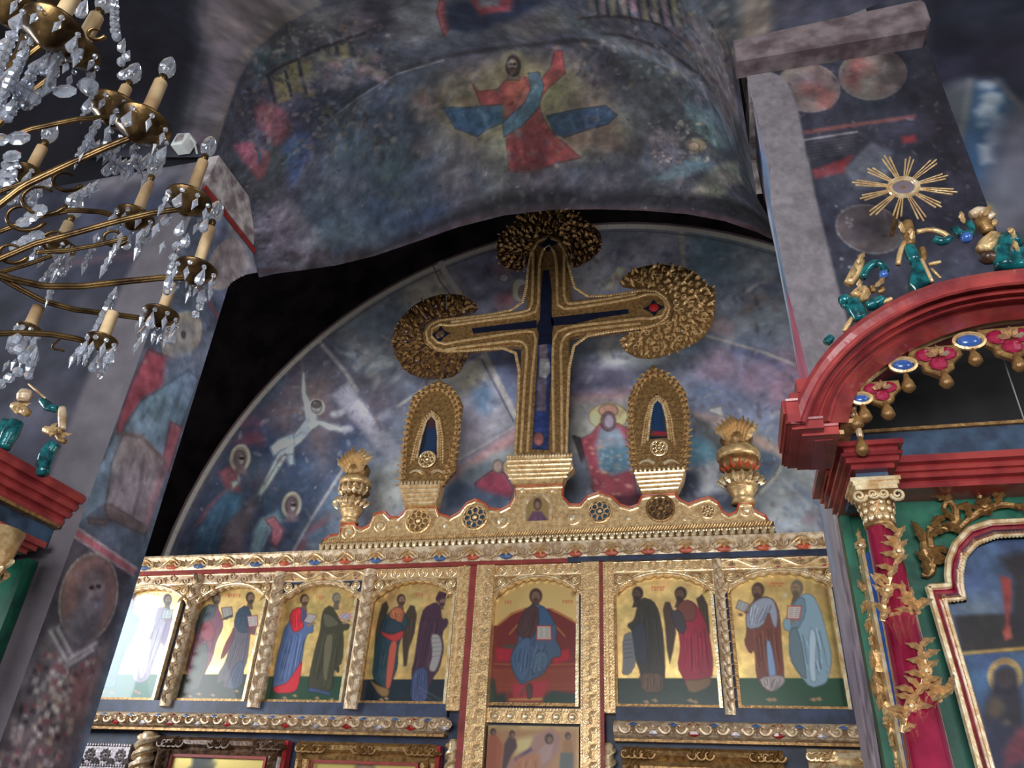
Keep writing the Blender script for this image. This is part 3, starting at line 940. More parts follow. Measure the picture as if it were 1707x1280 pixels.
AMX = [(112, 104, 104), (40, 42, 58), (98, 72, 74), (62, 78, 98), (126, 116, 108), (48, 40, 46), (104, 92, 66)]
c.flecks(500, AMX, (400, 40, 660, 260), 1.2, 4.5, .6, 2.5)
c.flecks(320, AMX, (960, -10, 1225, 150), 1.2, 4.5, .55, 2.5)
c.flecks(500, [(88, 88, 96), (52, 56, 70), (70, 80, 96), (108, 100, 92)], (500, 100, 1240, 340), 2, 7, .3, 2.5)
c.flecks(160, [(132, 126, 126), (28, 26, 30)], (390, 120, 1240, 440), .6, 1.5, .7, 4)
c.flecks(90, [(150, 130, 110), (60, 56, 60), (120, 100, 92)], (1080, 200, 1180, 270), 1, 3, .8, 2)
c.mottle(34, .2, .06)
c.mottle(8, .14)
struct(link('wall_arch', grid_mesh('wall_arch', [c.data(GF * .5, sat=.74)], M['fresco'])))['label'] = 'painted vault of the arch with a robed figure in red rising among clouds'  # gain darkens the paint to offset stronger light on the arch

# ---- left pier: painted inner face, plain front, dark painted front further out
zq = lambda p: Z(0, 560, 1.7778, p)
P, loc = xplane_grid(XL, YF, YA, 0.0, CZ + 4.8, 0.012)
keep = lambda P: P[..., 1] < YP + np.clip((P[..., 2] - CZ - 4.1) / 0.5, 0, 1) ** 1.5 * (YA - YP)
c = Canvas(P, (74, 84, 104), loc)
c.edge = 1.8
c.poly(zq([(220, 560), (400, 690), (200, 1300), (-200, 1300)]), (60, 54, 66), 5)
c.poly([(352, 290), (470, 470), (400, 560), (330, 400)], (78, 90, 112), 8, .8)
for x, y, rx, ry in ((376, 440, 26, 44), (303, 562, 29, 44)):
    c.ell(x, y, rx, ry, (128, 118, 112), 1.5, 1, .45)
    c.ring(x, y, rx, ry, 2, (160, 150, 136), 1, .8, .45)
    c.ell(x + 1, y, rx * .6, ry * .62, (96, 92, 96), 3, 1, .45)
    c.ell(x + 2, y + 2, rx * .36, ry * .4, (138, 130, 130), 3, .9, .45)
    c.ell(x + 3, y - 4, 3, 5, (60, 56, 60), 2)
c.poly([(385, 375), (430, 445), (395, 490), (362, 470)], (128, 122, 120), 5, .8)
c.line([(330, 480), (372, 540), (395, 570)], 4, (132, 66, 76), 1.5)
c.poly(zq([(440, 40), (490, 60), (560, 90), (540, 130), (420, 190), (370, 260), (350, 340), (340, 330), (350, 260), (390, 140)]), (138, 56, 72), 2)
c.poly(zq([(490, 70), (600, 30), (530, 210), (480, 180)]), (88, 98, 118), 3)
c.poly(zq([(420, 190), (560, 100), (590, 130), (540, 260), (490, 380), (420, 310), (365, 280)]), (92, 112, 136), 2)
c.folds(zq([(450, 170), (570, 120), (500, 340), (400, 280)]), (62, 80, 104), (128, 144, 162), 7, 1.5)
c.poly(zq([(505, 255), (540, 270), (500, 400), (480, 380)]), (150, 74, 86), 2)
c.poly(zq([(340, 290), (370, 290), (310, 500), (230, 560), (250, 480)]), (98, 112, 136), 2)
c.poly(zq([(365, 290), (420, 300), (490, 370), (440, 560), (310, 530), (330, 380)]), (122, 110, 116), 2)
c.folds(zq([(370, 310), (480, 380), (430, 560), (325, 520)]), (92, 80, 92), (146, 134, 138), 8, 1.5, .6)
c.line(zq([(370, 285), (420, 300), (490, 370)]), 6, (104, 78, 80), 1.5, .8)
c.poly(zq([(310, 500), (330, 500), (440, 570), (430, 590), (320, 540)]), (96, 78, 78), 2)
c.poly(zq([(470, 400), (520, 330), (440, 570), (420, 560)]), (132, 92, 106), 2, .8)
c.poly(zq([(260, 540), (330, 545), (310, 560), (265, 555)]), (96, 76, 74), 2)
c.line(zq([(220, 578), (400, 700)]), 13, (142, 72, 84), 1)
c.line(zq([(226, 566), (406, 690)]), 2.5, (158, 148, 150), .8)
c.line(zq([(216, 592), (398, 712)]), 2, (140, 128, 134), .8)
c.ell(*zq([(262, 775)])[0], 46, 73, (110, 82, 80), 1.5, 1, .2)
c.ring(*zq([(262, 775)])[0], 47, 74, 2.2, (148, 138, 128), .9, .9, .2)
c.ell(*zq([(272, 760)])[0], 24, 40, (82, 74, 78), 3, 1, .2)
c.ell(*zq([(280, 745)])[0], 15, 20, (104, 94, 96), 3, .8, .2)
c.poly(zq([(240, 790), (310, 770), (300, 850), (260, 930), (200, 900), (190, 850)]), (74, 70, 78), 3)
c.ell(*zq([(292, 742)])[0], 3, 2, (48, 44, 48), 1)
c.ell(*zq([(272, 746)])[0], 3, 2, (48, 44, 48), 1)
c.line(zq([(284, 744), (282, 772)]), 3, (84, 74, 76), 1, .8)
c.poly(zq([(258, 775), (300, 770), (296, 830), (272, 860), (250, 820)]), (88, 82, 90), 3, .8)
c.line(zq([(266, 782), (296, 779)]), 2, (60, 52, 56), 1, .8)
c.line(zq([(256, 712), (300, 708)]), 3, (120, 110, 112), 1.5, .6)
c.poly(zq([(150, 860), (200, 850), (210, 950), (280, 900), (330, 900), (280, 1060), (200, 1300), (-60, 1300), (60, 1010)]), (86, 76, 82), 3)
for i in range(150):
    t, u = random.random(), random.random()
    x, y = zq([(110 - 130 * t + 180 * u, 930 + 340 * t)])[0]
    c.poly([(x, y), (x + 8, y + 2), (x + 6, y + 11), (x - 2, y + 9)], random.choice([(152, 146, 148), (126, 118, 122), (50, 46, 54), (132, 112, 104), (104, 60, 72)]), .8, .85)
for a, b in (((150, 870), (205, 970)), ((170, 860), (225, 960)), ((205, 960), (290, 910)), ((195, 985), (280, 930))):
    c.line(zq([a, b]), 9, (132, 126, 130), 1, .9)
    c.line(zq([(a[0] + 9, a[1] + 2), (b[0] + 9, b[1] + 2)]), 4, (52, 48, 62), 1, .9)
c.poly(zq([(220, 1000), (290, 960), (240, 1130), (200, 1100)]), (104, 60, 68), 5, .7)
c.flecks(260, [(112, 108, 116), (54, 50, 62), (96, 78, 84), (84, 96, 116)], (60, 400, 420, 1250), 1, 3.2, .45, 3)
c.mottle(22, .18, .05)
c.mottle(6, .12)
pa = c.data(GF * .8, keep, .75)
P, loc = plane_grid(YF, -6.3, XL, 0.0, CZ + 5.02, 0.03)
c = Canvas(P, (52, 54, 72), loc)
PLN = [(330, 240), (205, 470), (112, 719), (-60, 1150), (-100, 1300), (160, 1300), (220, 700), (420, 250)]
c.poly([(0, 580), (60, 560), (130, 600), (150, 690), (60, 740), (0, 720)], (74, 74, 92), 6, .9)
c.folds([(20, 590), (140, 610), (90, 730), (0, 710)], (52, 52, 70), (104, 104, 118), 6, 2)
c.poly([(130, 330), (280, 330), (230, 400), (110, 440)], (72, 82, 104), 6, .8)
c.line([(100, 440), (220, 425)], 4, (120, 76, 84), 2, .7)
c.poly([(130, 500), (180, 500), (160, 560), (110, 560)], (92, 88, 100), 5, .7)
c.poly([(150, 290), (330, 260), (330, 300), (140, 330)], (122, 118, 126), 5, .7)
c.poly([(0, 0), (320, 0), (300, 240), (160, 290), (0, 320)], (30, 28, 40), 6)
c.mottle(12, .2, .05)
c.poly(PLN, (112, 104, 112), 1.0)
c.mottle(5, .07)
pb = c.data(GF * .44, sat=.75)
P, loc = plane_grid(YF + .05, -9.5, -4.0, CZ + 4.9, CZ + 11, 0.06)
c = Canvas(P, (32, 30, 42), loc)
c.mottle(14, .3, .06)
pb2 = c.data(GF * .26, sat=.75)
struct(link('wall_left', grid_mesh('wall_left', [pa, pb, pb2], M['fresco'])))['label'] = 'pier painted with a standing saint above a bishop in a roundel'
back = MB().box(-6.3, XL - 0.02, YF + 0.03, YP, 0, CZ + 5)
struct(part('wall_left_core', back, M['dark_plaster']))

# ---- right pier
fe = [(1237, 80), (1247, 135), (1262, 190), (1283, 281), (1285, 340), (1311, 475), (1348, 621), (1396, 823), (1425, 1000), (1469, 1280), (1490, 1420)]
re_ = [(1222, 60), (1232, 112), (1246, 190), (1270, 320), (1277, 345), (1294, 424), (1334, 638), (1362, 823), (1392, 1000), (1440, 1280), (1462, 1420)]
F1 = [at(x, y, YF) for x, y in fe]
R1 = [at(x, y, YP) for x, y in re_]
def dense_line(p, k=8):
    return [p_ * (1 - t / k) + q_ * t / k for p_, q_ in zip(p[:-1], p[1:]) for t in range(k)] + [p[-1]]


P = loft([np.array([f for f in dense_line(F1)]), np.array([f for f in dense_line(R1)])], 360, (40,))
P = np.transpose(P, (1, 0, 2)).copy()
c = Canvas(P, (120, 116, 134))
c.poly([(1238, 112), (1256, 200), (1262, 320), (1276, 330), (1268, 240), (1246, 135)], (142, 134, 140), 2)
c.line([(1250, 170), (1262, 240), (1272, 330)], 4, (60, 84, 104), 1.2)
c.line([(1268, 250), (1282, 330), (1300, 430), (1322, 540)], 7, (96, 122, 156), 2)
c.line([(1280, 350), (1296, 430), (1316, 540), (1336, 640)], 4, (140, 150, 170), 1.2)
c.poly([(1310, 485), (1318, 500), (1350, 640), (1332, 640)], (158, 76, 98), 2)
c.poly([(1350, 700), (1370, 700), (1480, 1290), (1440, 1290), (1380, 900)], (136, 126, 138), 3)
for k in range(110):
    y = random.uniform(690, 1270)
    x = 1352 + (y - 640) * .155 + random.uniform(0, 32)
    L = random.uniform(20, 90)
    c.line([(x, y), (x + L * .165, y + L)], random.uniform(1.5, 4), random.choice([(104, 94, 106), (164, 154, 164), (92, 84, 98), (150, 138, 146)]), 1.2, .7)
c.line([(1352, 700), (1372, 850), (1392, 960)], 6, (132, 140, 170), 2, .8)
c.mottle(20, .12, .04)
pa = c.data(GF, sat=.75)
# front face: plain strip then dark panel with roundels
fx = np.array(sorted([(p[2], p[0]) for p in F1]))
zs_ = np.linspace(CZ + 5.3, CZ, 560)
x0_ = np.interp(zs_, fx[:, 0], fx[:, 1])
uu = np.linspace(0, 1, 150)
P = np.empty((560, 150, 3))
P[..., 0], P[..., 1], P[..., 2] = x0_[:, None] * (1 - uu) + 1.76 * uu, YF, zs_[:, None]


def loc(pts):
    q = np.array([at(x, y, YF) for x, y in pts])
    r_ = (CZ + 5.3 - q[:, 2]) / 5.3 * 559
    xx = np.interp(q[:, 2], fx[:, 0], fx[:, 1])
    return np.stack([(q[:, 0] - xx) / (1.76 - xx) * 149, r_], 1)


c = Canvas(P, (48, 48, 62), loc)
zv = lambda p: Z(1227, 0, 3.556, p)
c.poly(zv([(200, 400), (1150, 60), (1150, 260), (300, 380)]), (40, 38, 46), 3)
c.line(zv([(180, 335), (500, 285), (950, 190)]), 7, (118, 66, 60), 2, .8)
c.line(zv([(230, 365), (500, 310), (900, 240)]), 2.5, (120, 116, 116), 1.2, .7)
for x, y, rx, ry, rt in ((430, 520, 52, 40, .15), (810, 440, 56, 42, -.1)):
    x, y = zv([(x, y)])[0]
    c.ell(x, y, rx, ry, (104, 88, 84), 1.5, 1, rt)
    c.ring(x, y, rx, ry, 1.8, (140, 124, 110), 1, .6, rt)
    c.blots(9, [(128, 72, 66), (90, 80, 84), (122, 108, 100), (74, 70, 78)], 8, 16, .6, (x - rx * .5, y - ry * .4, x + rx * .5, y + ry * .5), 4)
c.poly(zv([(700, 320), (760, 310), (720, 540), (640, 480)]), (128, 66, 64), 4, .8)
c.poly(zv([(480, 510), (600, 560), (560, 640), (480, 640)]), (132, 76, 70), 3, .8)
c.poly(zv([(880, 310), (950, 330), (1000, 550), (1100, 540), (1160, 60), (1300, 60), (1300, 1000), (1200, 900)]), (36, 32, 38), 8, .8)
c.line(zv([(400, 785), (700, 740), (1060, 690)]), 6, (122, 66, 64), 1.5, .9)
c.line(zv([(400, 830), (720, 780)]), 2.5, (134, 132, 136), 1, .9)
for k in range(6):
    c.line(zv([(430, 850 + 18 * k), (700, 810 + 18 * k)]), 1.5, (84, 86, 92), 1, .5)
c.poly(zv([(450, 1010), (690, 920), (640, 1020), (470, 1060)]), (146, 44, 54), 2)
c.poly(zv([(980, 810), (1060, 800), (1070, 840), (990, 850)]), (146, 44, 54), 2)
c.poly(zv([(640, 1000), (800, 840), (930, 900), (900, 1050), (720, 1140)]), (84, 86, 100), 2, .8)
c.blots(10, [(60, 64, 78), (80, 84, 96)], 8, 20, .5, (1360, 290, 1440, 380), 5)
x, y = 1450, 382
c.ell(x, y, 56, 38, (96, 82, 82), 1.5, 1, .25)
c.ring(x, y, 57, 39, 2, (140, 130, 124), 1, .8, .25)
c.blots(10, [(64, 58, 66), (112, 96, 96), (84, 72, 80)], 8, 16, .6, (1425, 360, 1475, 400), 4)
for k in range(14):
    x, y = random.uniform(1385, 1440), random.uniform(330, 480)
    c.ell(x, y, 2, 2, (150, 150, 156), .8, .8)
c.poly([(1500, 420), (1640, 380), (1660, 480), (1520, 520)], (58, 58, 72), 8, .7)
pts = [(1228, 96), (1310, 130), (1330, 180), (1345, 260), (1363, 340), (1380, 410), (1395, 470), (1415, 545), (1440, 640), (1500, 900), (1300, 900), (1200, 300)]
c.flecks(260, [(84, 84, 96), (34, 32, 42), (104, 88, 84), (120, 116, 120)], (1310, 90, 1640, 480), .8, 2.6, .5, 3)
c.mottle(24, .2, .05)
c.poly(pts, (120, 111, 117), 1.2)
c.mottle(40, .05)
c.mottle(5, .08)
pb = c.data(GF * .55, sat=.75)
# panel further back on the aisle side
P, loc = plane_grid(YP, 1.7, 5.2, CZ + 0.0, CZ + 8.0, 0.016)
c = Canvas(P, (60, 60, 74), loc)
zw = lambda p: Z(1227, 0, 3.556, p)
c.poly(zw([(1100, -300), (1800, -300), (1800, 600), (1640, 600), (1500, 460), (1140, 560)]), (32, 32, 46), 5)
c.poly(zw([(1140, 560), (1390, 460), (1320, 950), (1180, 700)]), (72, 76, 84), 5)
c.poly(zw([(1400, 480), (1560, 480), (1620, 620), (1560, 900), (1420, 1220), (1310, 960)]), (46, 74, 108), 4)
c.blots(26, [(140, 148, 160), (116, 124, 138)], 4, 11, .7, (1635, 140, 1665, 265), 2)
c.poly(zw([(1440, 860), (1520, 850), (1530, 960), (1460, 970)]), (158, 164, 176), 2)
c.poly(zw([(1560, 740), (1800, 640), (1800, 1400), (1400, 1400), (1480, 1180)]), (96, 90, 106), 6)
c.line(zw([(1390, 470), (1350, 700), (1300, 930)]), 6, (112, 104, 92), 2, .8)
c.line(zw([(1540, 470), (1640, 580), (1720, 660)]), 4, (90, 80, 74), 2, .8)
c.ell(*zw([(1460, 1260)])[0], 20, 16, (140, 124, 92), 2)
c.mottle(24, .2, .06)
pc = c.data(GF * .7, sat=.75)
struct(link('wall_right', grid_mesh('wall_right', [pa, pb, pc], M['fresco'])))['label'] = 'pier with a plain plaster strip beside dark painted roundels'
core = MB().prism([(0.72, 0)] + [(1.74, 0), (1.74, CZ + 5.2), (0.72, CZ + 5.2)], YF + 0.03, YP)
struct(part('wall_right_core', core, M['dark_plaster']))

# ---- impost mouldings
mb = MB()
prof = [(XL - .1, CZ + 4.70), (XL + .03, CZ + 4.72), (XL + .06, CZ + 4.80), (XL + .08, CZ + 4.98), (XL + .08, CZ + 5.03), (XL - .1, CZ + 5.03)]
mb.prism(prof, YF - .02, YA + .03)
struct(part('trim_1', mb, M['impost']))
st = MB().box(XL + .01, XL + .035, YF, YA, CZ + 4.665, CZ + 4.70)
struct(part('trim_2', st, M['red_strip']))
q = [at(x, y, 3.7) for x, y in ((1222, 66), (1228, 100), (1545, 47), (1552, 30), (1543, 3), (1536, -2))]
mb = MB().prism([(p[0], p[2]) for p in q], 3.7, YF + .01, .012)
struct(part('trim_3', mb, M['trim']))
mb = MB().prism([(XR - .085, CZ + 4.72), (XR - .075, CZ + 5.05), (XR + .03, CZ + 5.05), (XR + .03, CZ + 4.72)], YF + .08, YA)
struct(part('trim_4', mb, M['impost']))
# ================================================================== THE ICON SCREEN
def X(px, py, Y):
    return at(px, py, Y)[0]


def H(px, py, Y):
    return at(px, py, Y)[2]


# small carved pieces, modelled once each: x across, z up, -y towards the nave
def fan(n, r, spread, depth=.012, root=.12):
    """palmette: lobes fanning up from the root"""
    mb = MB()
    for k in range(n):
        t = PI / 2 + (k - (n - 1) / 2) / max(n - 1, 1) * spread
        L = r * (1 - .18 * abs(k - (n - 1) / 2) / n)
        d, q = Vector((math.cos(t), 0, math.sin(t))), Vector((-math.sin(t), 0, math.cos(t)))
        w = r * math.sin(spread / max(n - 1, 1) / 2) * .62
        a, b, e = d * (r * root), d * (L * .62), d * L
        f = Vector((0, -depth, 0))
        mb.add([a, b + q * w, e, b - q * w, a + f * .6, b + f * 1.6, e + f * .5],
               [(0, 4, 5, 1), (4, 0, 3, 5), (1, 5, 6, 2), (5, 3, 6), (6, 3, 2)])
    return mb


def rosette(r, n=8, depth=.014, ring=True, hub=.28):
    mb = MB()
    for k in range(n):
        t = 2 * PI * k / n
        d, q = Vector((math.cos(t), 0, math.sin(t))), Vector((-math.sin(t), 0, math.cos(t)))
        w = r * math.sin(PI / n) * .78
        a, b, e, f = d * r * .2, d * r * .58, d * r * .84, Vector((0, -depth, 0))
        mb.add([a, b + q * w, e, b - q * w, b + f], [(0, 4, 1), (0, 3, 4), (1, 4, 2), (3, 2, 4)])
    mb.ball((0, -depth * .5, 0), r * hub, 8, 4, (1, .6, 1))
    if ring:
        mb.tube([(r * .94 * math.cos(t), -.003, r * .94 * math.sin(t)) for t in np.linspace(0, 2 * PI, 16, endpoint=False)], r * .1, 5, True)
    return mb


def boss(r, ring=True):
    mb = MB().ball((0, 0, 0), r * .62, 10, 5, (1, .7, 1))
    if ring:
        mb.tube([(r * math.cos(t), 0, r * math.sin(t)) for t in np.linspace(0, 2 * PI, 16, endpoint=False)], r * .14, 5, True)
    return mb


def scroll(r, turns=1.4, w=.22, hand=1):
    """a curling tendril"""
    pts, rs = [], []
    n = 18
    for k in range(n):
        t = k / (n - 1)
        q = turns * 2 * PI * t
        rr = r * (1 - .82 * t)
        pts.append((hand * rr * math.cos(q + PI), -.006, rr * math.sin(q + PI)))
        rs.append(r * w * (1 - .55 * t))
    return MB().tube(pts, rs, 6)


def leaf(L, w, curl=.25, n=5, depth=.014):
    """a pointed, lobed, curling leaf along +z"""
    mb = MB()
    vs = []
    for k in range(n + 1):
        t = k / n
        ww = w * math.sin(PI * (t * .86 + .1)) * (1 if k % 2 else .68)
        x = curl * L * t * t
        y = -depth * 2.4 * math.sin(PI * t)
        vs += [(x - ww, y * .4, L * t), (x, y - depth * .5, L * t), (x + ww, y * .4, L * t)]
    fs = []
    for k in range(n):
        for j in (0, 1):
            a = k * 3 + j
            fs.append((a, a + 1, a + 4, a + 3))
    return mb.add(vs, fs)


def pieces(name, me, parent, spots, rots=None, scales=None):
    for i, p in enumerate(spots):
        link(name, me, parent, p, (0, rots[i], 0) if rots is not None else None, scales[i] if scales is not None else None)


scr = thing('iconostasis', 'carved and gilded icon screen across the sanctuary opening under the great cross', 'icon screen', (XC, D, 0))
XS0, XS1 = -6.35, 1.05
ZT = H(893, 906, D - .14)                         # top of the cornice
ZL = H(770, 939, D - .14)                         # its foot
ZB = H(770, 962, D - .07)                         # frieze panel / arch
ZA = H(770, 997, D - .07)                         # springing of the small arches
ZI = H(890, 1176, D)                              # foot of the icons
ZS = H(890, 1187, D - .06)
ZR1, ZR0 = H(741, 1193, D - .12), H(741, 1223, D - .12)
part('back_board', MB().box(XS0, XS1, D + .03, D + .1, 0, ZL + .05), M['navy'], scr)
co = part('cornice', MB().xrail([(D + .1, ZL), (D - .09, ZL), (D - .12, ZL + .03), (D - .145, ZL + .1), (D - .18, ZT - .02), (D - .18, ZT), (D + .1, ZT)], XS0, XS1), M['gold_pale'], scr)
part('red_fillet', MB().box(XS0, -1.3, D - .125, D - .05, ZL - .012, ZL + .022), M['red_strip'], co)
part('blue_fillet', MB().box(-1.3, XS1, D - .13, D - .05, ZL - .012, ZL + .034), M['navy'], co)
cm = fan(5, .085, 2.6, .014).mesh('palmette', M['gold_pale'])
cmb = fan(5, .085, 2.6, .014).mesh('palmette_gold', M['gold'])
nx = 44
vin = MB()
pts = []
for k in range(nx * 6 + 1):
    x = XS0 + (XS1 - XS0) * k / (nx * 6)
    z = ZL + .092 + .045 * math.sin(PI * k / 6)
    pts.append((x, D - .15 - .03 * (z - ZL - .05) / .1, z))
vin.tube(pts, .011, 5)
part('vine', vin, M['gold'], co)
for k in range(nx):
    x = XS0 + (XS1 - XS0) * (k + .5) / nx
    up = k % 2
    link('palmette', cm if up else cmb, co, (x, D - .15, ZL + (.05 if up else .135)), (.12, 0 if up else PI, 0))
hm = scroll(.04, 1.1, .26)
sm1, sm2 = hm.mesh('curl', M['gold_pale']), scroll(.04, 1.1, .26, -1).mesh('curl_turned', M['gold_pale'])
for k in range(nx):
    x = XS0 + (XS1 - XS0) * k / nx
    link('curl', sm1 if k % 2 else sm2, co, (x, D - .158, ZL + .095))
for k in range(nx):
    if k % 2 == 0:
        x = XS0 + (XS1 - XS0) * (k + .5) / nx
        m = M['orange'] if x > -1.4 or k % 4 == 0 else M['blue']
        b = MB().ball((0, 0, 0), .03, 8, 4, (1.3, .3, .6))
        part('coloured_cup', MB().ball((x, D - .148, ZL + .06), .046, 8, 4, (1.5, .3, .7)), m, co)

# bays: pixel columns of the small arches (left foot, right foot at their springing) and their neighbours
Yp = D - .09
def bay(xa, xb, kind):
    """carved frieze panel with the scalloped arch beneath it"""
    w = xb - xa
    y0, y1 = D - .07, D + .02
    p = part('frieze_panel', MB().box(xa, xb, y0, y1, ZB, ZL + .01), M['gold'] if kind != 'scroll' else M['gold_pale'], scr)
    for z in (ZB + .008, ZL - .012):
        part('bead_line', MB().tube([(xa, y0, z), (xb, y0, z)], .007, 5), M['gold_bright'], p)
    zc_, hh = (ZB + ZL) / 2, (ZL - ZB)
    if kind == 'rosette':
        me = rosette(hh * .44, 8, .014, True, .16).mesh('rosette', M['gold_bright'])
        for k in range(6):
            link('rosette', me, p, (xa + w * (k + .5) / 6, y0 - .002, zc_))
    elif kind == 'wave':
        pt = [(xa + w * k / 30, y0 - .008, zc_ + hh * .3 * math.sin(k / 30 * 5 * PI)) for k in range(31)]
        part('vine', MB().tube(pt, .011, 5), M['gold_bright'], p)
        me = fan(5, hh * .42, 2.4, .014).mesh('palmette', M['gold_pale'])
        for k in range(5):
            link('palmette', me, p, (xa + w * (k + .5) / 5, y0 - .004, zc_ + (.2 * hh if k % 2 else -.2 * hh)), (0, PI if k % 2 else 0, 0))
        for k in range(5):
            part('red_ground', MB().ball((xa + w * (k + .5) / 5, y0, zc_ + (.34 * hh if k % 2 else -.34 * hh)), hh * .12, 6, 4, (1.6, .4, .6)), M['gem_red'], p)
    else:
        a, b = scroll(hh * .36, 1.3, .26).mesh('curl', M['gold_pale']), scroll(hh * .36, 1.3, .26, -1).mesh('curl_turned', M['gold_pale'])
        lf = leaf(hh * .5, hh * .16, .5).mesh('leaf', M['gold_pale'])
        for k in range(6):
            x = xa + w * (k + .5) / 6
            link('curl', a if k % 2 else b, p, (x, y0 - .004, zc_ + .02 * (-1) ** k))
            link('leaf', lf, p, (x + w / 12, y0 - .002, zc_ - hh * .3), (0, .6 * (-1) ** k, 0))
    # scalloped arch
    rise = (ZB - ZA) * .86
    n = 22
    low = []
    for k in range(n + 1):
        t = k / n
        u = (t - .5) * 2
        z = ZA + rise * (1 - abs(u) ** 2.2)
        sc = .016 * abs(math.sin(t * 11 * PI)) if .04 < t < .96 else 0
        low.append((xa + w * t, z + sc - .012))
    out = [(xa, ZB)] + low + [(xb, ZB)]
    s = part('arch_spandrel', MB().prism(out, y0 - .005, D - .02), M['gold_pale'] if kind != 'rosette' else M['gold'], scr)
    pt = [(xa + w * t, y0 - .012, ZA + rise * (1 - abs((t - .5) * 2) ** 2.2) + .022) for t in np.linspace(0, 1, 23)]
    rope = MB()
    for i in range(len(pt) - 1):
        for q in (0.25, 0.75):
            m = Vector(pt[i]).lerp(Vector(pt[i + 1]), q)
            rope.ball(m, .017, 6, 4, (1.2, 1, .9))
    part('arch_rope', rope, M['gold_bright'], s)['kind'] = 'stuff'
    me = rosette(.045, 8, .012).mesh('corner_flower', M['gold_bright'])
    lf = leaf(.10, .022, .4).mesh('leaf', M['gold_bright'])
    for sg, x in ((1, xa), (-1, xb)):
        part('corner_ground', MB().prism([(x + sg * .01, ZB - .008), (x + sg * w * .26, ZB - .008), (x + sg * .01, ZB - (ZB - ZA) * .62)], y0 - .008, y0 + .01), M['navy'] if kind == 'wave' and xa < -2 else M['gold_dark'], s)
    for sg, x in ((1, xa), (-1, xb)):
        link('corner_flower', me, s, (x + sg * .065, y0 - .012, ZB - .06))
        link('leaf', lf, s, (x + sg * .13, y0 - .012, ZB - .04), (0, PI / 2 * sg + .3 * sg, 0))
        link('leaf', lf, s, (x + sg * .05, y0 - .012, ZB - .11), (0, PI - .2 * sg, 0))


def pilaster(x0, x1, z0, z1, y, m, kind, name='pilaster'):
    """upright strip with a carved face"""
    w = x1 - x0
    xc = (x0 + x1) / 2
    if kind == 'round':
        n = 9
        prof = [(xc - math.cos(t) * w / 2, y - math.sin(t) * w * .42) for t in np.linspace(0, PI, n)]
        vs = [(px, py, z) for z in (z0, z1) for px, py in prof] + [(x0, D + .03, z0), (x1, D + .03, z0), (x0, D + .03, z1), (x1, D + .03, z1)]
        fs = [(k, k + 1, n + k + 1, n + k) for k in range(n - 1)] + [(2 * n, 0, n, 2 * n + 2), (n - 1, 2 * n + 1, 2 * n + 3, 2 * n - 1),
              tuple(range(n)) + (2 * n + 1, 2 * n), tuple(range(2 * n - 1, n - 1, -1)) + (2 * n + 2, 2 * n + 3)]
        p = part(name, MB().add(vs, fs), m, scr)
        lf = leaf(w * .95, w * .2, .35, 5, .012).mesh('leaf', m)
        k, z = 0, z0 + .03
        while z < z1 - .1:
            sg = 1 if k % 2 else -1
            link('leaf', lf, p, (xc - sg * w * .18, y - w * .42, z), (0, sg * .7, 0))
            z += w * .52
            k += 1
    else:
        p = part(name, MB().box(x0, x1, y, D + .03, z0, z1), m, scr)
        edge = MB()
        for x in (x0 + .012, x1 - .012):
            z = z0 + .01
            while z < z1:
                edge.ball((x, y - .002, z), .013, 6, 3, (1, .7, .9))
                z += .026
        e = part('beading', edge, M['gold_bright'], p)
        e['kind'] = 'stuff'
        ww = (w - .05)
        lf = leaf(ww * .62, ww * .16, .5, 5, .014).mesh('leaf', M['gold_bright'])
        cu = [scroll(ww * .24, 1.2, .24, s).mesh('curl', M['gold_bright']) for s in (1, -1)]
        k, z = 0, z0 + .05
        while z < z1 - ww * .6:
            sg = 1 if k % 2 else -1
            link('leaf', lf, p, (xc - sg * ww * .1, y - .002, z), (0, sg * .55, 0))
            if ww > .09:
                link('curl', cu[k % 2], p, (xc + sg * ww * .22, y - .004, z + ww * .2))
            z += ww * .55
            k += 1
    return p


zp0, zp1 = H(741, 1184, Yp), ZL + .02
xs = {}
for n, (a, b, py) in dict(d1=(289, 307, 1080), d2=(430, 450, 1080), d3=(586, 607, 1080), d4=(752, 774, 1080), r4=(774.5, 786, 1080), w4=(786, 817, 1080),
                          w5=(968.5, 1000, 1080), r5=(1000, 1006, 1080), c5=(1006, 1024, 1080), d5=(1199, 1217, 1080)).items():
    xs[n] = (X(a, py, Yp), X(b, py, Yp))
for n in ('d1', 'd2', 'd3'):
    pilaster(*xs[n], zp0, zp1, D - .06, M['gold_pale'], 'round')
pilaster(*xs['d4'], zp0, zp1, Yp, M['gold'], 'flat')
pilaster(*xs['c5'], zp0, zp1, Yp, M['gold'], 'flat')
pilaster(*xs['d5'], zp0, zp1, D - .06, M['gold_pale'], 'round')
for n in ('w4', 'w5'):
    pilaster(*xs[n], 0.8, zp1, D - .11, M['gold'], 'flat', 'carved_jamb')
for n in ('r4', 'r5'):
    part('red_strip', MB().box(*xs[n], D - .1, D + .03, 0.8, zp1), M['red_strip'], scr)
ends = [XS0, xs['d1'][0], xs['d1'][1], xs['d2'][0], xs['d2'][1], xs['d3'][0], xs['d3'][1], xs['d4'][0], xs['w4'][1], xs['w5'][0], xs['c5'][1], xs['d5'][0], xs['d5'][1], XS1]
for i, kind in enumerate(('scroll', 'scroll', 'wave', 'rosette', 'rosette', 'rosette', 'wave')):
    bay(ends[2 * i] - .005, ends[2 * i + 1] + .005, kind)

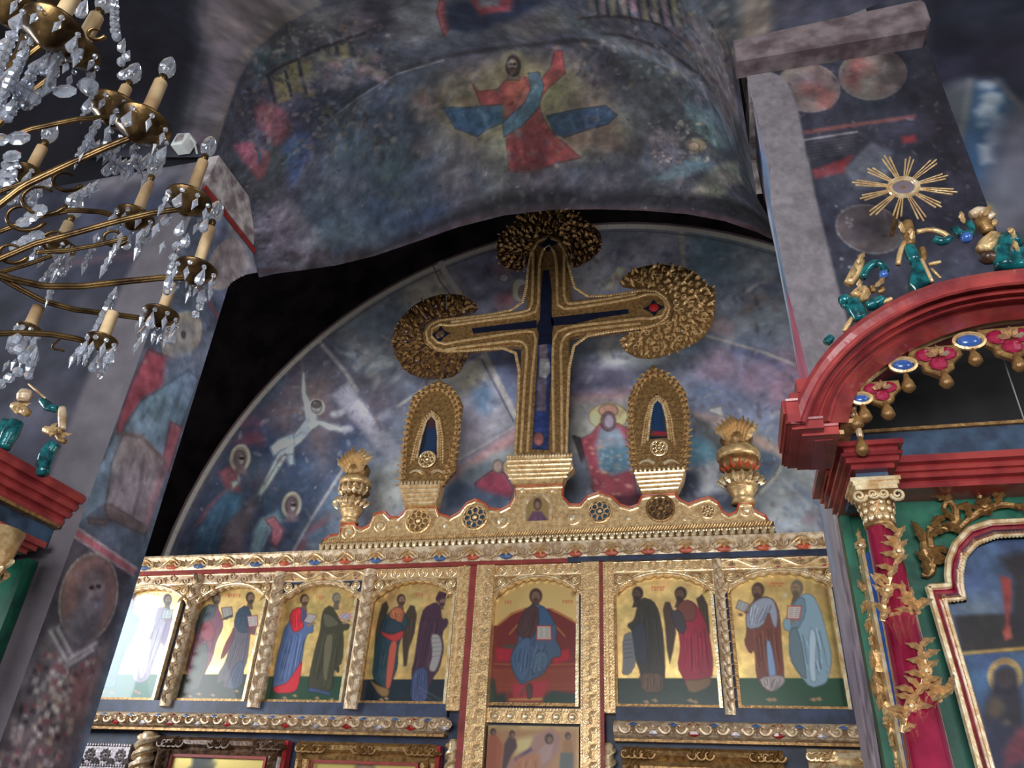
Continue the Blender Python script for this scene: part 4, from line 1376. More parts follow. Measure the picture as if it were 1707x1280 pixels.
# sill under the icons, the carved rail and the plain board below it
for x0, x1 in ((XS0, xs['d4'][0]), (xs['c5'][1], XS1)):
    part('blue_sill', MB().box(x0, x1, D - .05, D + .03, ZS - .05, ZI - .004), M['navy'], scr)
for x0, x1 in ((XS0, xs['d4'][1] - .12), (xs['c5'][0] + .08, XS1)):
    hgt = ZR1 - ZR0
    pr = [(D + .03, ZR0)] + [(D - .04 - .1 * math.sin(t), ZR0 + hgt * (1 - math.cos(t)) / 2) for t in np.linspace(0, PI, 9)] + [(D + .03, ZR1)]
    r = part('carved_rail', MB().xrail(pr, x0, x1), M['gold_pale'], scr)
    part('rail_fillet', MB().box(x0, x1, D - .1, D, ZR0 - .022, ZR0), M['gold_dark'], r)
    n = int((x1 - x0) / .3)
    f5 = fan(7, hgt * .5, 2.7, .018).mesh('palmette', M['gold_pale'])
    f7 = rosette(hgt * .3, 6, .02, False).mesh('flower', M['gold_pale'])
    cu = [scroll(hgt * .38, .8, .26, s).mesh('curl', M['gold_pale']) for s in (1, -1)]
    for k in range(n):
        x = x0 + (x1 - x0) * (k + .5) / n
        dx = (x1 - x0) / n
        part('blue_hollow', MB().ball((x, D - .125, ZR0 + hgt * .55), hgt * .36, 8, 4, (1, .25, .8)), M['blue'], r)
        part('red_ground', MB().ball((x + dx / 2, D - .125, ZR0 + hgt * .5), hgt * .42, 8, 4, (1.1, .22, .9)), M['gem_red'] if k % 2 else M['silver'], r)
        link('palmette', f5, r, (x, D - .145, ZR0 + hgt * .68), (0, PI, 0))
        link('curl', cu[0], r, (x - hgt * .38, D - .142, ZR0 + hgt * .56))
        link('curl', cu[1], r, (x + hgt * .38, D - .142, ZR0 + hgt * .56))
        for q in (-1, 0, 1):
            link('flower', f7, r, (x + dx / 2 + q * hgt * .34, D - .142, ZR0 + hgt * (.5 + .12 * (q == 0))))

# turned columns of the lower tier
for a, b, m in ((224, 254, 'gold_bright'), (742, 764, 'gold_bright'), (1002, 1024, 'gold_bright')):
    xa, xb = X(a, 1245, D - .1), X(b, 1245, D - .1)
    zt = ZR0 - .03
    xc_, r = (xa + xb) / 2, (xb - xa) / 2
    p = part('twisted_column', MB().lathe((xc_, D - .05, 0), [(r * .8, .6), (r * .8, zt - .03), (r * .6, zt - .005), (r * .2, zt)], 12), M[m], scr, True)
    for s in (0, 1):
        part('twist', MB().tube([(xc_ + r * .92 * math.cos(t + s * PI), D - .05 + r * .92 * math.sin(t + s * PI), .65 + (zt - .7) * t / 60) for t in np.linspace(0, 60, 240)], r * .3, 5), M['gold_bright'] if a > 300 else M['gold_pale'], p)

# ------------------------------------------------------------------ the icons
RED, GRN, GOLDC = (150, 60, 52), (34, 62, 46), (206, 174, 112)


def board(name, label, group, x0, x1, z0, z1, Y, paint, h=.0085, cat='icon', frame=None, ground=GOLDC, gain=1.15, thick=.028):
    t = thing(name, label, cat, ((x0 + x1) / 2, Y, z0), group)
    P, loc = plane_grid(Y, x0, x1, z0, z1, h)
    c = Canvas(P, ground, loc)
    c.g[:] = 1
    c.mottle(12, .1, .03)
    paint(c)
    link('painted_panel', grid_mesh('painted_panel', [[q if i else q - np.array(W(t)) for i, q in enumerate(c.data(gain))]], M['icon']), t)
    part('board', MB().box(x0, x1, Y + .001, Y + thick, z0, z1), M['brown'], t)
    if frame:
        fw, fd, fm, fm2 = frame
        for a in ((x0 - fw, x0, z0 - fw, z1), (x0, x1, z0 - fw, z0)):
            part('frame_moulding', MB().box(a[0], a[1], Y - fd, Y + thick, a[2], a[3]), M[fm], t)
        part('lit_frame_edge', MB().box(x1, x1 + fw, Y - fd, Y + thick, z0 - fw, z1), M[fm2], t)  # brighter gold paints in the window light on this side
    return t


def rounded(pts):
    n = len(pts)
    out = []
    for i in range(n):
        a, b = pts[i], pts[(i + 1) % n]
        out += [(a[0] * .78 + b[0] * .22, a[1] * .78 + b[1] * .22), (a[0] * .22 + b[0] * .78, a[1] * .22 + b[1] * .78)]
    return out


def saint(c, Zf, head, hair, face, robes, book=None, feet=(), hr=(40, 52)):
    """robes: [(outline, colour, folds quad or None)]"""
    if head:
        hx_, hy_ = head
        c.poly(Zf([(hx_ - hr[0] * .42, hy_ + hr[1] * .4), (hx_ + hr[0] * .42, hy_ + hr[1] * .4), (hx_ + hr[0] * .6, hy_ + hr[1] * 2.0), (hx_ - hr[0] * 1.0, hy_ + hr[1] * 2.1)]), [v * .72 for v in face[:3]], .8, 1, 0)
    for pts, col, fq in robes:
        pts = rounded(pts)
        c.poly(Zf(pts), col, 1.0, 1, 0)
        c.line(Zf(list(pts) + [pts[0]]), 1.3, [v * .5 for v in col], .8, .55, 0)
        if fq:
            dk, lt = [v * .45 for v in col], [min(255, v * 1.35 + 14) for v in col]
            c.folds(Zf(fq), dk, lt, 16, .7, .9)
    for x, y in feet:
        q = Zf([(x - 22, y), (x + 8, y - 12), (x + 26, y + 8), (x + 6, y + 16)])
        c.poly(q, (150, 118, 84), .8, 1, 0)
    if head:
        x, y = Zf([head])[0]
        s = Zf([(0, 0), (1, 0)])
        k = s[1][0] - s[0][0]
        c.ell(x, y, hr[0] * k, hr[1] * k, hair, 1, 1, leaf=0)
        c.ell(x + 6 * k * face[3], y + 8 * k, hr[0] * .66 * k, hr[1] * .7 * k, face[:3], 1, 1, leaf=0)
        for dx in (-9, 9):
            c.ell(x + (dx + 10 * face[3]) * k, y - 4 * k, 4 * k, 3 * k, (46, 34, 30), .6, .9, leaf=0)
        c.line([(x + 10 * face[3] * k, y), (x + 12 * face[3] * k, y + 14 * k)], 3 * k, [v * .75 for v in face[:3]], .6, .8, 0)
        c.ell(x + 8 * k * face[3], y + 34 * k, 22 * k, 18 * k, [v * .8 for v in hair], 1.2, .8, leaf=0)
    if book:
        bx_, by_ = np.mean(book[0], axis=0)
        q_ = Zf([(bx_ - 10, by_ + 56), (bx_ + 30, by_ + 40)])
        for x, y in q_:
            c.ell(x, y, 3.6, 2.6, [v * .95 for v in face[:3]], .8, 1, leaf=0)
        pts, col, edge = book
        q = Zf(pts)
        c.poly(q, edge, .8, 1, 0)
        m = np.mean(q, axis=0)
        q2 = [m + (np.array(p) - m) * .86 for p in q]
        c.poly(q2, col, .8, 1, 0)
        for k in range(1, 6):
            u = k / 6
            a, b = q2[0] + (q2[3] - q2[0]) * u, q2[1] + (q2[2] - q2[1]) * u
            c.line([a + (b - a) * .12, a + (b - a) * .44], 1.0, (96, 88, 92), .6, .8, 0)
            c.line([a + (b - a) * .56, a + (b - a) * .9], 1.0, (96, 88, 92), .6, .8, 0)


def letters(c, Zf, x0, y0, n, step, col=(176, 72, 50)):
    """a line of small red painted letters"""
    for k in range(n):
        x = x0 + k * step
        for a, b in (((0, -14), (0, 14)), ((0, -14), (12, -8)), ((0, 2), (12, 8)))[: 2 + k % 2]:
            c.line(Zf([(x + a[0], y0 + a[1]), (x + b[0], y0 + b[1])]), 1.1, col, .6, .8, .2)


r1 = lambda p: Z(150, 950, 5.334, p)
r2 = lambda p: Z(440, 950, 5.334, p)
r3 = lambda p: Z(800, 960, 5.334, p)
r4 = lambda p: Z(980, 900, 3.88, p)


def ground(c, Zf, y, col, x0=-400, x1=2100, y1=1400):
    c.poly(Zf([(x0, y), (x1, y), (x1, y1), (x0, y1)]), col, .8, 1, 0)
    c.blots(10, [[v * .8 for v in col], [v * 1.15 + 4 for v in col]], 6, 16, .4, (*Zf([(x0, y)])[0], *Zf([(x1, y1)])[0]), 4)


def paint1(c):
    ground(c, r1, 925, (58, 104, 92))
    saint(c, r1, (375, 245), (92, 92, 104), (128, 116, 116, 1), [
        ([(300, 330), (345, 310), (400, 400), (470, 420), (430, 470), (390, 600), (300, 780), (245, 930), (225, 1040), (60, 1020), (120, 700), (200, 450)], (84, 138, 184), [(260, 360), (400, 420), (220, 1000), (80, 1000)]),
        ([(130, 700), (330, 600), (240, 960), (220, 1050), (60, 1040)], (74, 116, 172), [(160, 700), (320, 640), (220, 1030), (90, 1020)])],
        ([(415, 340), (515, 345), (500, 432), (410, 420)], (172, 190, 190), (90, 110, 120)), [(110, 1080), (190, 1090)])
    saint(c, r1, (690, 262), (66, 60, 66), (124, 104, 92, 1), [
        ([(640, 330), (560, 345), (500, 430), (440, 560), (390, 680), (400, 780), (365, 950), (420, 1010), (520, 980), (570, 800), (620, 680), (640, 620), (700, 500), (740, 420), (700, 340)], (138, 134, 152), [(560, 400), (700, 420), (520, 980), (400, 980)]),
        ([(690, 440), (735, 400), (700, 560), (660, 690), (630, 640)], (116, 104, 136), None),
        ([(440, 780), (520, 600), (560, 620), (500, 940), (430, 990)], (160, 158, 180), None)],
        ([(650, 350), (745, 350), (718, 435), (630, 432)], (160, 176, 178), (84, 80, 84)), [(400, 1075), (430, 1090)])
    letters(c, r1, 520, 220, 4, 26)


def paint2(c):
    ground(c, r1, 927, (34, 50, 42))
    letters(c, r1, 1205, 228, 6, 24)
    saint(c, r1, (1122, 252), (70, 58, 48), (112, 94, 78, 1), [
        ([(1070, 300), (1000, 345), (965, 430), (935, 560), (920, 640), (870, 800), (850, 900), (900, 960), (890, 1060), (960, 1060), (1030, 900), (1090, 780), (1120, 640), (1180, 520), (1180, 430), (1130, 330)], (110, 62, 78), [(960, 450), (1160, 450), (1060, 860), (870, 880)]),
        ([(1070, 300), (1000, 345), (960, 440), (930, 560), (985, 570), (1000, 460), (1100, 430), (1120, 340)], (62, 72, 76), [(990, 350), (1100, 340), (1010, 540), (940, 540)]),
        ([(990, 470), (1080, 450), (1120, 560), (1080, 640), (1020, 630), (970, 580)], (126, 48, 62), None),
        ([(960, 660), (1060, 660), (1030, 880), (980, 1000), (960, 1060), (890, 1060), (900, 900)], (70, 78, 72), [(970, 680), (1050, 680), (950, 1050), (890, 1050)])],
        ([(1165, 335), (1262, 325), (1272, 400), (1185, 430)], (150, 146, 138), (64, 46, 42)), [(885, 1120), (965, 1100)])
    c.line(r1([(1180, 440), (1270, 405)]), 3, (54, 40, 36), .8, 1, 0)
    saint(c, r1, (1425, 245), (62, 48, 38), (122, 96, 74, 1), [
        ([(1280, 500), (1260, 560), (1200, 660), (1155, 800), (1200, 770), (1290, 600)], (104, 40, 48), None),
        ([(1390, 310), (1310, 360), (1280, 480), (1290, 560), (1240, 700), (1200, 830), (1140, 920), (1120, 1020), (1200, 980), (1180, 1050), (1320, 1050), (1360, 900), (1400, 800), (1420, 600), (1440, 420)], (82, 76, 86), [(1290, 560), (1410, 560), (1330, 1040), (1140, 1000)]),
        ([(1390, 310), (1310, 360), (1280, 480), (1330, 560), (1430, 550), (1440, 400)], (42, 58, 76), [(1310, 380), (1430, 380), (1420, 540), (1300, 540)]),
        ([(1290, 830), (1370, 800), (1360, 1000), (1310, 1060), (1200, 1055)], (62, 74, 96), [(1300, 840), (1360, 840), (1320, 1050), (1210, 1050)])],
        ([(1395, 410), (1490, 400), (1496, 500), (1410, 510)], (172, 162, 160), (120, 44, 46)), [(1090, 1110), (1300, 1075)])
    c.poly(r1([(1390, 520), (1480, 500), (1470, 580), (1420, 570)]), (92, 58, 66), 1, .9, 0)


def paint3(c):
    ground(c, r2, 945, (38, 66, 48))
    letters(c, r2, 470, 245, 3, 26)
    saint(c, r2, (360, 262), (74, 54, 42), (138, 108, 84, 1), [
        ([(310, 330), (240, 370), (230, 450), (180, 520), (150, 660), (110, 800), (80, 1000), (85, 1090), (280, 1080), (310, 980), (340, 790), (360, 640), (390, 560), (440, 560), (440, 480), (370, 400), (340, 340)], (78, 96, 134), [(210, 560), (380, 560), (290, 1000), (100, 1000)]),
        ([(310, 325), (240, 370), (230, 450), (255, 550), (300, 550), (360, 500), (330, 440), (340, 360)], (188, 42, 54), [(250, 380), (330, 360), (340, 520), (260, 530)]),
        ([(340, 800), (330, 900), (300, 1060), (240, 1095), (90, 1095), (80, 1040), (200, 1010), (280, 900)], (186, 40, 52), None),
        ([(350, 360), (385, 370), (360, 460), (345, 450)], (72, 74, 110), None)],
        ([(395, 385), (475, 405), (420, 478), (350, 460)], (172, 168, 164), (96, 60, 56)), [(180, 1135), (270, 1115)])
    saint(c, r2, (645, 250), (96, 92, 82), (134, 118, 96, 1), [
        ([(590, 310), (530, 350), (510, 440), (500, 550), (460, 680), (420, 860), (385, 1040), (440, 1070), (600, 1090), (620, 900), (640, 870), (700, 820), (710, 620), (700, 540), (750, 530), (770, 480), (690, 470), (640, 380)], (62, 60, 46), [(530, 560), (690, 560), (620, 1070), (410, 1060)]),
        ([(540, 580), (620, 560), (600, 760), (570, 900), (560, 1000), (520, 960)], (94, 90, 70), None),
        ([(630, 880), (670, 850), (665, 920)], (54, 50, 42), None),
        ([(390, 1040), (480, 1060), (600, 1090), (590, 1120), (470, 1085), (400, 1085)], (62, 76, 110), None),
        ([(520, 380), (600, 400), (680, 480), (640, 500), (540, 520)], (84, 82, 66), None)],
        ([(705, 375), (800, 395), (740, 452), (655, 425)], (178, 166, 176), (130, 66, 70)), [(470, 1135), (600, 1150)])
    letters(c, r2, 770, 240, 2, 26)


def paint4(c):
    ground(c, r2, 972, (28, 38, 46))
    letters(c, r2, 1330, 220, 4, 24)
    for pts in ([(1020, 400), (1050, 300), (1090, 275), (1110, 330), (1090, 420), (1040, 700), (980, 760), (990, 560)], [(1250, 400), (1300, 310), (1340, 320), (1360, 400), (1340, 560), (1290, 700), (1270, 850), (1240, 860), (1230, 620)]):
        c.poly(r2(pts), (64, 52, 44), 1, 1, 0)
        c.folds(r2([pts[0], pts[3], pts[5], pts[6]]), (44, 36, 32), (104, 84, 60), 6, .8, .5)
    saint(c, r2, (1220, 262), (72, 48, 40), (128, 98, 84, 1), [
        ([(1180, 320), (1100, 390), (1050, 470), (1010, 600), (980, 750), (960, 960), (1050, 1040), (1110, 1090), (1150, 960), (1190, 860), (1190, 700), (1240, 540), (1290, 470), (1240, 360)], (40, 62, 70), [(1040, 640), (1180, 640), (1120, 1010), (980, 980)]),
        ([(1170, 325), (1110, 380), (1130, 440), (1220, 480), (1250, 400), (1230, 340)], (156, 92, 62), [(1130, 360), (1230, 360), (1240, 460), (1150, 440)]),
        ([(1090, 440), (1140, 430), (1230, 480), (1230, 550), (1130, 560), (1060, 540)], (44, 58, 68), None),
        ([(1030, 540), (1130, 580), (1250, 530), (1230, 600), (1170, 650), (1060, 590)], (160, 54, 54), None),
        ([(1120, 640), (1190, 620), (1160, 860), (1120, 1060), (1080, 1060), (1090, 880)], (166, 82, 66), None),
        ([(930, 970), (1020, 1030), (1120, 1060), (1100, 1130), (1030, 1120)], (128, 98, 62), None)],
        None, [(1040, 1150), (1085, 1140)])
    saint(c, r2, (1580, 270), (66, 40, 54), (128, 104, 86, 1), [
        ([(1530, 280), (1420, 340), (1390, 450), (1370, 560), (1340, 800), (1310, 900), (1330, 1080), (1460, 1080), (1500, 960), (1560, 880), (1600, 700), (1580, 560), (1640, 480), (1630, 430), (1580, 440), (1570, 330)], (66, 44, 58), [(1420, 400), (1560, 400), (1480, 900), (1320, 900)]),
        ([(1560, 190), (1530, 250), (1540, 280), (1640, 240), (1630, 215)], (66, 40, 54), None),
        ([(1320, 900), (1450, 850), (1460, 1120), (1420, 1180), (1300, 1170)], (62, 72, 104), [(1340, 900), (1440, 900), (1440, 1160), (1310, 1160)]),
        ([(1480, 570), (1560, 570), (1590, 680), (1560, 820), (1520, 910), (1460, 890), (1500, 750)], (146, 140, 138), None)],
        None, [(1400, 1185), (1340, 1180)], (34, 40))
    for k in range(5):
        c.line(r2([(1490, 610 + 40 * k), (1575, 600 + 40 * k)]), 1, (96, 90, 92), .6, .8, 0)
    c.poly(r2([(1560, 185), (1525, 250), (1535, 285), (1600, 250), (1645, 245), (1635, 215)]), (62, 38, 50), 1, .8, 0)


def paint5(c):
    ground(c, r3, 440, (112, 40, 34), -100, 1100)
    c.poly(r3([(0, 0), (1100, 0), (1100, 440), (820, 385), (520, 300), (160, 430), (0, 440)]), GOLDC, 1, 1, 1)
    c.poly(r3([(160, 430), (280, 330), (400, 285), (640, 290), (820, 385), (870, 440), (870, 700), (140, 700)]), (108, 38, 34), 1, 1, 0)
    c.line(r3([(160, 435), (280, 340), (400, 290)]), 3, (172, 112, 60), .8, 1, .3)
    c.line(r3([(630, 295), (740, 350), (860, 420)]), 3, (172, 112, 60), .8, 1, .3)
    c.line(r3([(260, 520), (330, 440), (400, 400)]), 3, (164, 98, 50), .8, .9, .2)
    c.line(r3([(650, 420), (760, 540)]), 3, (164, 98, 50), .8, .9, .2)
    c.poly(r3([(140, 640), (300, 640), (290, 760), (150, 760)]), (158, 30, 46), 2, 1, 0)
    c.poly(r3([(640, 680), (790, 650), (800, 740), (660, 790)]), (166, 30, 44), 2, 1, 0)
    c.poly(r3([(200, 610), (310, 610), (300, 650), (210, 640)]), (74, 66, 56), 1.5, 1, 0)
    for y in (780, 840, 960, 1000):
        c.line(r3([(120, y), (330, y + 10)]), 3, (150, 84, 46), .8, .8, .2)
        c.line(r3([(620, y + 10), (860, y)]), 3, (150, 84, 46), .8, .8, .2)
    c.poly(r3([(110, 820), (860, 800), (870, 1020), (110, 1040)]), (132, 60, 38), 3, .8, .1)
    c.poly(r3([(280, 960), (620, 930), (560, 1080), (300, 1090)]), (160, 42, 54), 2, .9, 0)
    c.poly(r3([(260, 1090), (560, 1080), (580, 1110), (240, 1130)]), (170, 120, 66), 1, 1, .2)
    c.poly(r3([(560, 1090), (640, 1020), (860, 1050), (870, 1170), (560, 1170)]), (36, 58, 46), 2, 1, 0)
    c.poly(r3([(80, 900), (130, 920), (150, 1060), (220, 1040), (250, 1170), (80, 1170)]), (40, 52, 44), 2, 1, 0)
    c.poly(r3([(250, 1110), (560, 1110), (550, 1150), (260, 1150)]), (118, 38, 40), 1.5, 1, 0)
    saint(c, r3, (497, 178), (70, 46, 36), (112, 88, 72, 0), [
        ([(430, 280), (400, 300), (350, 400), (320, 500), (350, 560), (300, 650), (270, 730), (290, 850), (370, 980), (440, 930), (560, 880), (620, 780), (650, 720), (720, 720), (720, 640), (670, 570), (690, 470), (620, 330), (550, 260), (480, 250)], (66, 84, 108), [(360, 600), (640, 600), (540, 900), (330, 900)]),
        ([(430, 285), (400, 300), (350, 400), (320, 510), (400, 560), (460, 560), (530, 420), (520, 290), (470, 250)], (72, 46, 46), [(400, 320), (500, 320), (440, 540), (350, 520)]),
        ([(520, 290), (560, 265), (620, 330), (670, 440), (560, 450), (500, 560), (470, 640), (470, 560), (530, 420)], (54, 82, 112), None),
        ([(300, 650), (400, 540), (460, 560), (440, 860), (380, 960), (290, 840), (270, 730)], (68, 88, 116), [(330, 640), (440, 620), (410, 920), (310, 800)]),
        ([(480, 700), (540, 660), (620, 700), (580, 840), (460, 880)], (74, 96, 116), [(490, 700), (600, 690), (560, 860), (470, 860)]),
        ([(420, 960), (470, 960), (460, 1090), (420, 1090)], (74, 56, 50), None),
        ([(350, 1060), (420, 960), (410, 1010), (360, 1070)], (106, 84, 70), None)],
        ([(505, 440), (635, 440), (640, 570), (500, 570)], (176, 170, 158), (166, 48, 44)), (), (58, 70))
    letters(c, r3, 225, 235, 3, 24)
    letters(c, r3, 740, 230, 4, 24)


def paint6(c):
    ground(c, r4, 894, (32, 52, 42))
    letters(c, r4, 415, 315, 5, 18)
    saint(c, r4, (322, 345), (58, 42, 38), (88, 68, 58, -1), [
        ([(350, 370), (320, 430), (300, 520), (250, 550), (290, 590), (290, 650), (310, 780), (340, 850), (345, 980), (410, 990), (480, 990), (500, 880), (490, 640), (460, 460), (420, 390)], (54, 50, 42), [(330, 420), (440, 420), (480, 860), (340, 860)]),
        ([(280, 560), (370, 520), (390, 800), (330, 800), (300, 720)], (50, 54, 66), None),
        ([(330, 860), (490, 860), (485, 985), (345, 985)], (92, 68, 52), [(345, 870), (480, 870), (480, 980), (350, 980)]),
        ([(225, 620), (285, 590), (300, 700), (310, 800), (270, 870), (220, 870), (230, 800)], (112, 112, 116), None)],
        None, [(375, 1045), (430, 1035)], (36, 44))
    for k in range(5):
        c.line(r4([(235, 650 + 28 * k), (290, 642 + 28 * k)]), 1, (64, 60, 70), .6, .8, 0)
    for pts in ([(485, 450), (500, 400), (530, 400), (560, 480), (570, 600), (550, 720), (530, 800), (510, 700), (500, 560)], [(700, 380), (740, 350), (775, 420), (790, 600), (770, 640), (730, 480)]):
        c.poly(r4(pts), (70, 54, 44), 1, 1, 0)
        c.folds(r4([pts[0], pts[2], pts[4], pts[5]]), (48, 38, 34), (110, 88, 58), 5, .8, .5)
    saint(c, r4, (600, 345), (58, 42, 36), (98, 72, 58, -1), [
        ([(600, 400), (570, 460), (560, 540), (590, 600), (600, 700), (580, 820), (620, 900), (640, 960), (800, 900), (810, 800), (790, 640), (760, 520), (710, 430), (660, 390)], (150, 36, 58), [(620, 560), (760, 560), (790, 880), (610, 880)]),
        ([(600, 400), (570, 450), (590, 530), (700, 520), (700, 420), (650, 385)], (112, 62, 52), None),
        ([(530, 460), (600, 450), (640, 560), (620, 610), (570, 580)], (64, 58, 62), None),
        ([(620, 900), (700, 910), (800, 880), (790, 950), (660, 1000)], (120, 92, 62), None)],
        None, [(660, 1035), (690, 1045)], (40, 44))


def paint7(c):
    ground(c, r4, 893, (44, 74, 54))
    letters(c, r4, 1180, 290, 5, 18)
    saint(c, r4, (1100, 325), (74, 58, 48), (112, 84, 68, -1), [
        ([(1140, 360), (1060, 400), (1020, 480), (1030, 600), (1010, 660), (1050, 740), (1080, 700), (1090, 880), (1120, 950), (1180, 990), (1260, 930), (1270, 880), (1250, 640), (1240, 480), (1210, 390)], (112, 66, 56), [(1060, 560), (1220, 560), (1260, 880), (1100, 880)]),
        ([(1130, 370), (1060, 410), (1020, 490), (1030, 580), (1130, 560), (1170, 450), (1200, 560), (1220, 570), (1230, 480), (1200, 380)], (138, 144, 158), [(1050, 420), (1200, 420), (1120, 560), (1040, 560)]),
        ([(1150, 640), (1185, 660), (1220, 860), (1210, 960), (1170, 900)], (126, 146, 178), None),
        ([(1100, 890), (1260, 870), (1280, 920), (1200, 985), (1140, 960)], (150, 140, 140), [(1110, 900), (1260, 890), (1220, 970), (1140, 960)])],
        ([(975, 385), (1045, 415), (1015, 470), (955, 440)], (172, 178, 176), (64, 54, 52)), [(1170, 1030), (1200, 1030)], (42, 52))
    saint(c, r4, (1352, 310), (104, 96, 84), (134, 112, 88, -1), [
        ([(1400, 340), (1330, 400), (1300, 480), (1260, 530), (1270, 580), (1310, 590), (1300, 760), (1360, 860), (1440, 960), (1540, 930), (1560, 880), (1580, 760), (1540, 580), (1500, 440), (1460, 360)], (124, 148, 162), [(1330, 600), (1500, 560), (1570, 880), (1380, 880)]),
        ([(1330, 400), (1400, 360), (1410, 480), (1350, 590), (1310, 560)], (104, 126, 138), None),
        ([(1430, 560), (1480, 600), (1470, 800), (1480, 930), (1430, 900)], (160, 178, 190), None),
        ([(1300, 580), (1360, 560), (1420, 900), (1380, 880), (1310, 770)], (98, 116, 122), None)],
        ([(1290, 425), (1385, 425), (1370, 515), (1285, 510)], (186, 178, 168), (166, 56, 52)), [(1455, 1030), (1490, 1025)], (42, 54))
    c.ell(*r4([(1276, 357)])[0], 4, 4, (190, 176, 150), 1, .9, leaf=.2)


zt7 = ZB + .02
GI = 'icons of standing figures in the upper tier'
zi = ZI
fr = (.028, .03, 'gold_dark', 'gold_bright')
ic = [
    ('icon painting of two standing figures in blue and lilac robes, washed by window light', xs['d1'][0], None, paint1, XS0 + .05, X(257, 1160, D)),
    ('icon painting of one figure in plum and one in dark blue, both with books', None, None, paint2, X(291, 1160, D), X(407, 1160, D)),
    ('icon painting of a figure in red and blue beside a figure in dark olive robe', None, None, paint3, X(440, 1165, D), X(567, 1165, D)),
    ('icon painting of an angel in green and orange beside a bowed figure in purple', None, None, paint4, X(602, 1168, D), X(740, 1168, D)),
    ('icon painting of a seated figure in blue with an open book on a red throne', None, None, paint5, X(814, 1168, D), X(960, 1168, D)),
    ('icon painting of a dark cloaked figure with scroll beside a winged figure in red', None, None, paint6, X(1031, 1172, D), X(1199, 1172, D)),
    ('icon painting of two bearded figures in brown and pale blue robes by grey post', None, None, paint7, X(1236, 1172, D), X(1412, 1172, D)),
]
for lab, _, _, fn, x0, x1 in ic:
    board('icon_painting', lab, GI, x0, x1, zi + .02, zt7, D, fn, frame=fr, h=.0072)
# ================================================================== CREST, CROSS AND SHRINES ABOVE THE SCREEN
YC = D - .06


def pl(pts, Y=None):
    """outline points found on the upright plane Y, as (x, z)"""
    q = [at(x, y, YC if Y is None else Y) for x, y in pts]
    return [(p[0], p[2]) for p in q]


def soften(pts, it=2):
    for _ in range(it):
        out = []
        n = len(pts)
        for i in range(n):
            a, b = pts[i], pts[(i + 1) % n]
            out += [(a[0] * .75 + b[0] * .25, a[1] * .75 + b[1] * .25), (a[0] * .25 + b[0] * .75, a[1] * .25 + b[1] * .75)]
        pts = out
    return pts


def inside(p, poly):
    r = False
    n = len(poly)
    for i in range(n):
        a, b = poly[i], poly[(i + 1) % n]
        if (a[1] > p[1]) != (b[1] > p[1]) and p[0] < (b[0] - a[0]) * (p[1] - a[1]) / (b[1] - a[1]) + a[0]:
            r = not r
    return r


zA = lambda p: Z(540, 760, 4.2675, p)
zB = lambda p: Z(900, 760, 4.2675, p)
left = zA([(-10, 605), (20, 590), (40, 570), (110, 560), (125, 490), (215, 482), (230, 510), (280, 520), (330, 490), (360, 415), (430, 400), (470, 440), (530, 440), (575, 400), (590, 370), (800, 365), (815, 415), (900, 440), (970, 400), (1020, 335), (1080, 312), (1140, 340), (1180, 378), (1260, 385), (1325, 350), (1358, 290), (1365, 218), (1540, 212)])
right = zB([(165, 205), (160, 290), (210, 348), (290, 350), (340, 290), (420, 262), (510, 292), (570, 350), (640, 370), (700, 350), (728, 290), (770, 282), (960, 270), (990, 312), (1060, 345), (1140, 312), (1200, 297), (1260, 330), (1290, 390), (1340, 425), (1400, 400), (1420, 340), (1505, 335), (1520, 388), (1600, 428), (1640, 500), (1675, 560)])
top = pl(left + right)
ct = thing('crest_board', 'wavy topped gold crest board with pierced rosettes, lying along the screen cornice under the cross', 'crest', (XC, YC, ZT))
zb0 = ZT + .002
top = [(x, max(z, zb0 + .03)) for x, z in top]
part('board', MB().prism(top + [(top[-1][0], zb0), (top[0][0], zb0)], YC, YC + .07), M['gold'], ct)
part('red_edge', MB().tube([(x, YC - .004, z + .006) for x, z in top], .014, 5), M['orange'], ct)
part('beaded_edge', MB().tube([(x, YC - .006, z - .03) for x, z in top[2:-2]], .011, 5), M['gold_bright'], ct)


def wheel(r, n=8):
    """pierced rosette: rim, petals round a hub and a dark ground"""
    mb = MB()
    mb.tube([(r * math.cos(t), -.01, r * math.sin(t)) for t in np.linspace(0, 2 * PI, 20, endpoint=False)], r * .1, 5, True)
    for k in range(n):
        t = 2 * PI * k / n
        cx_, cz_ = math.cos(t) * r * .6, math.sin(t) * r * .6
        mb.tube([(cx_ + r * .26 * math.cos(q), -.008, cz_ + r * .26 * math.sin(q)) for q in np.linspace(0, 2 * PI, 10, endpoint=False)], r * .06, 4, True)
    return mb.ball((0, -.01, 0), r * .2, 8, 4, (1, .6, 1))


def disc(r, y0, y1, n=20):
    return MB().prism([(r * math.cos(t), r * math.sin(t)) for t in np.linspace(0, 2 * PI, n, endpoint=False)], y0, y1)


def put_wheel(par, px, py, rpx, m='gold_bright', ground='gold_dark', Y=YC, n=8):
    x, _, z = at(px, py, Y)
    r = abs(at(px + rpx, py, Y)[0] - x)
    w = link('rosette', wheel(r, n).mesh('rosette', M[m]), par, (x, Y - .006, z))
    g = disc(r, -.003, .004)
    link('rosette_ground', g.mesh('rosette_ground', M[ground]), w, (x, Y - .002, z))


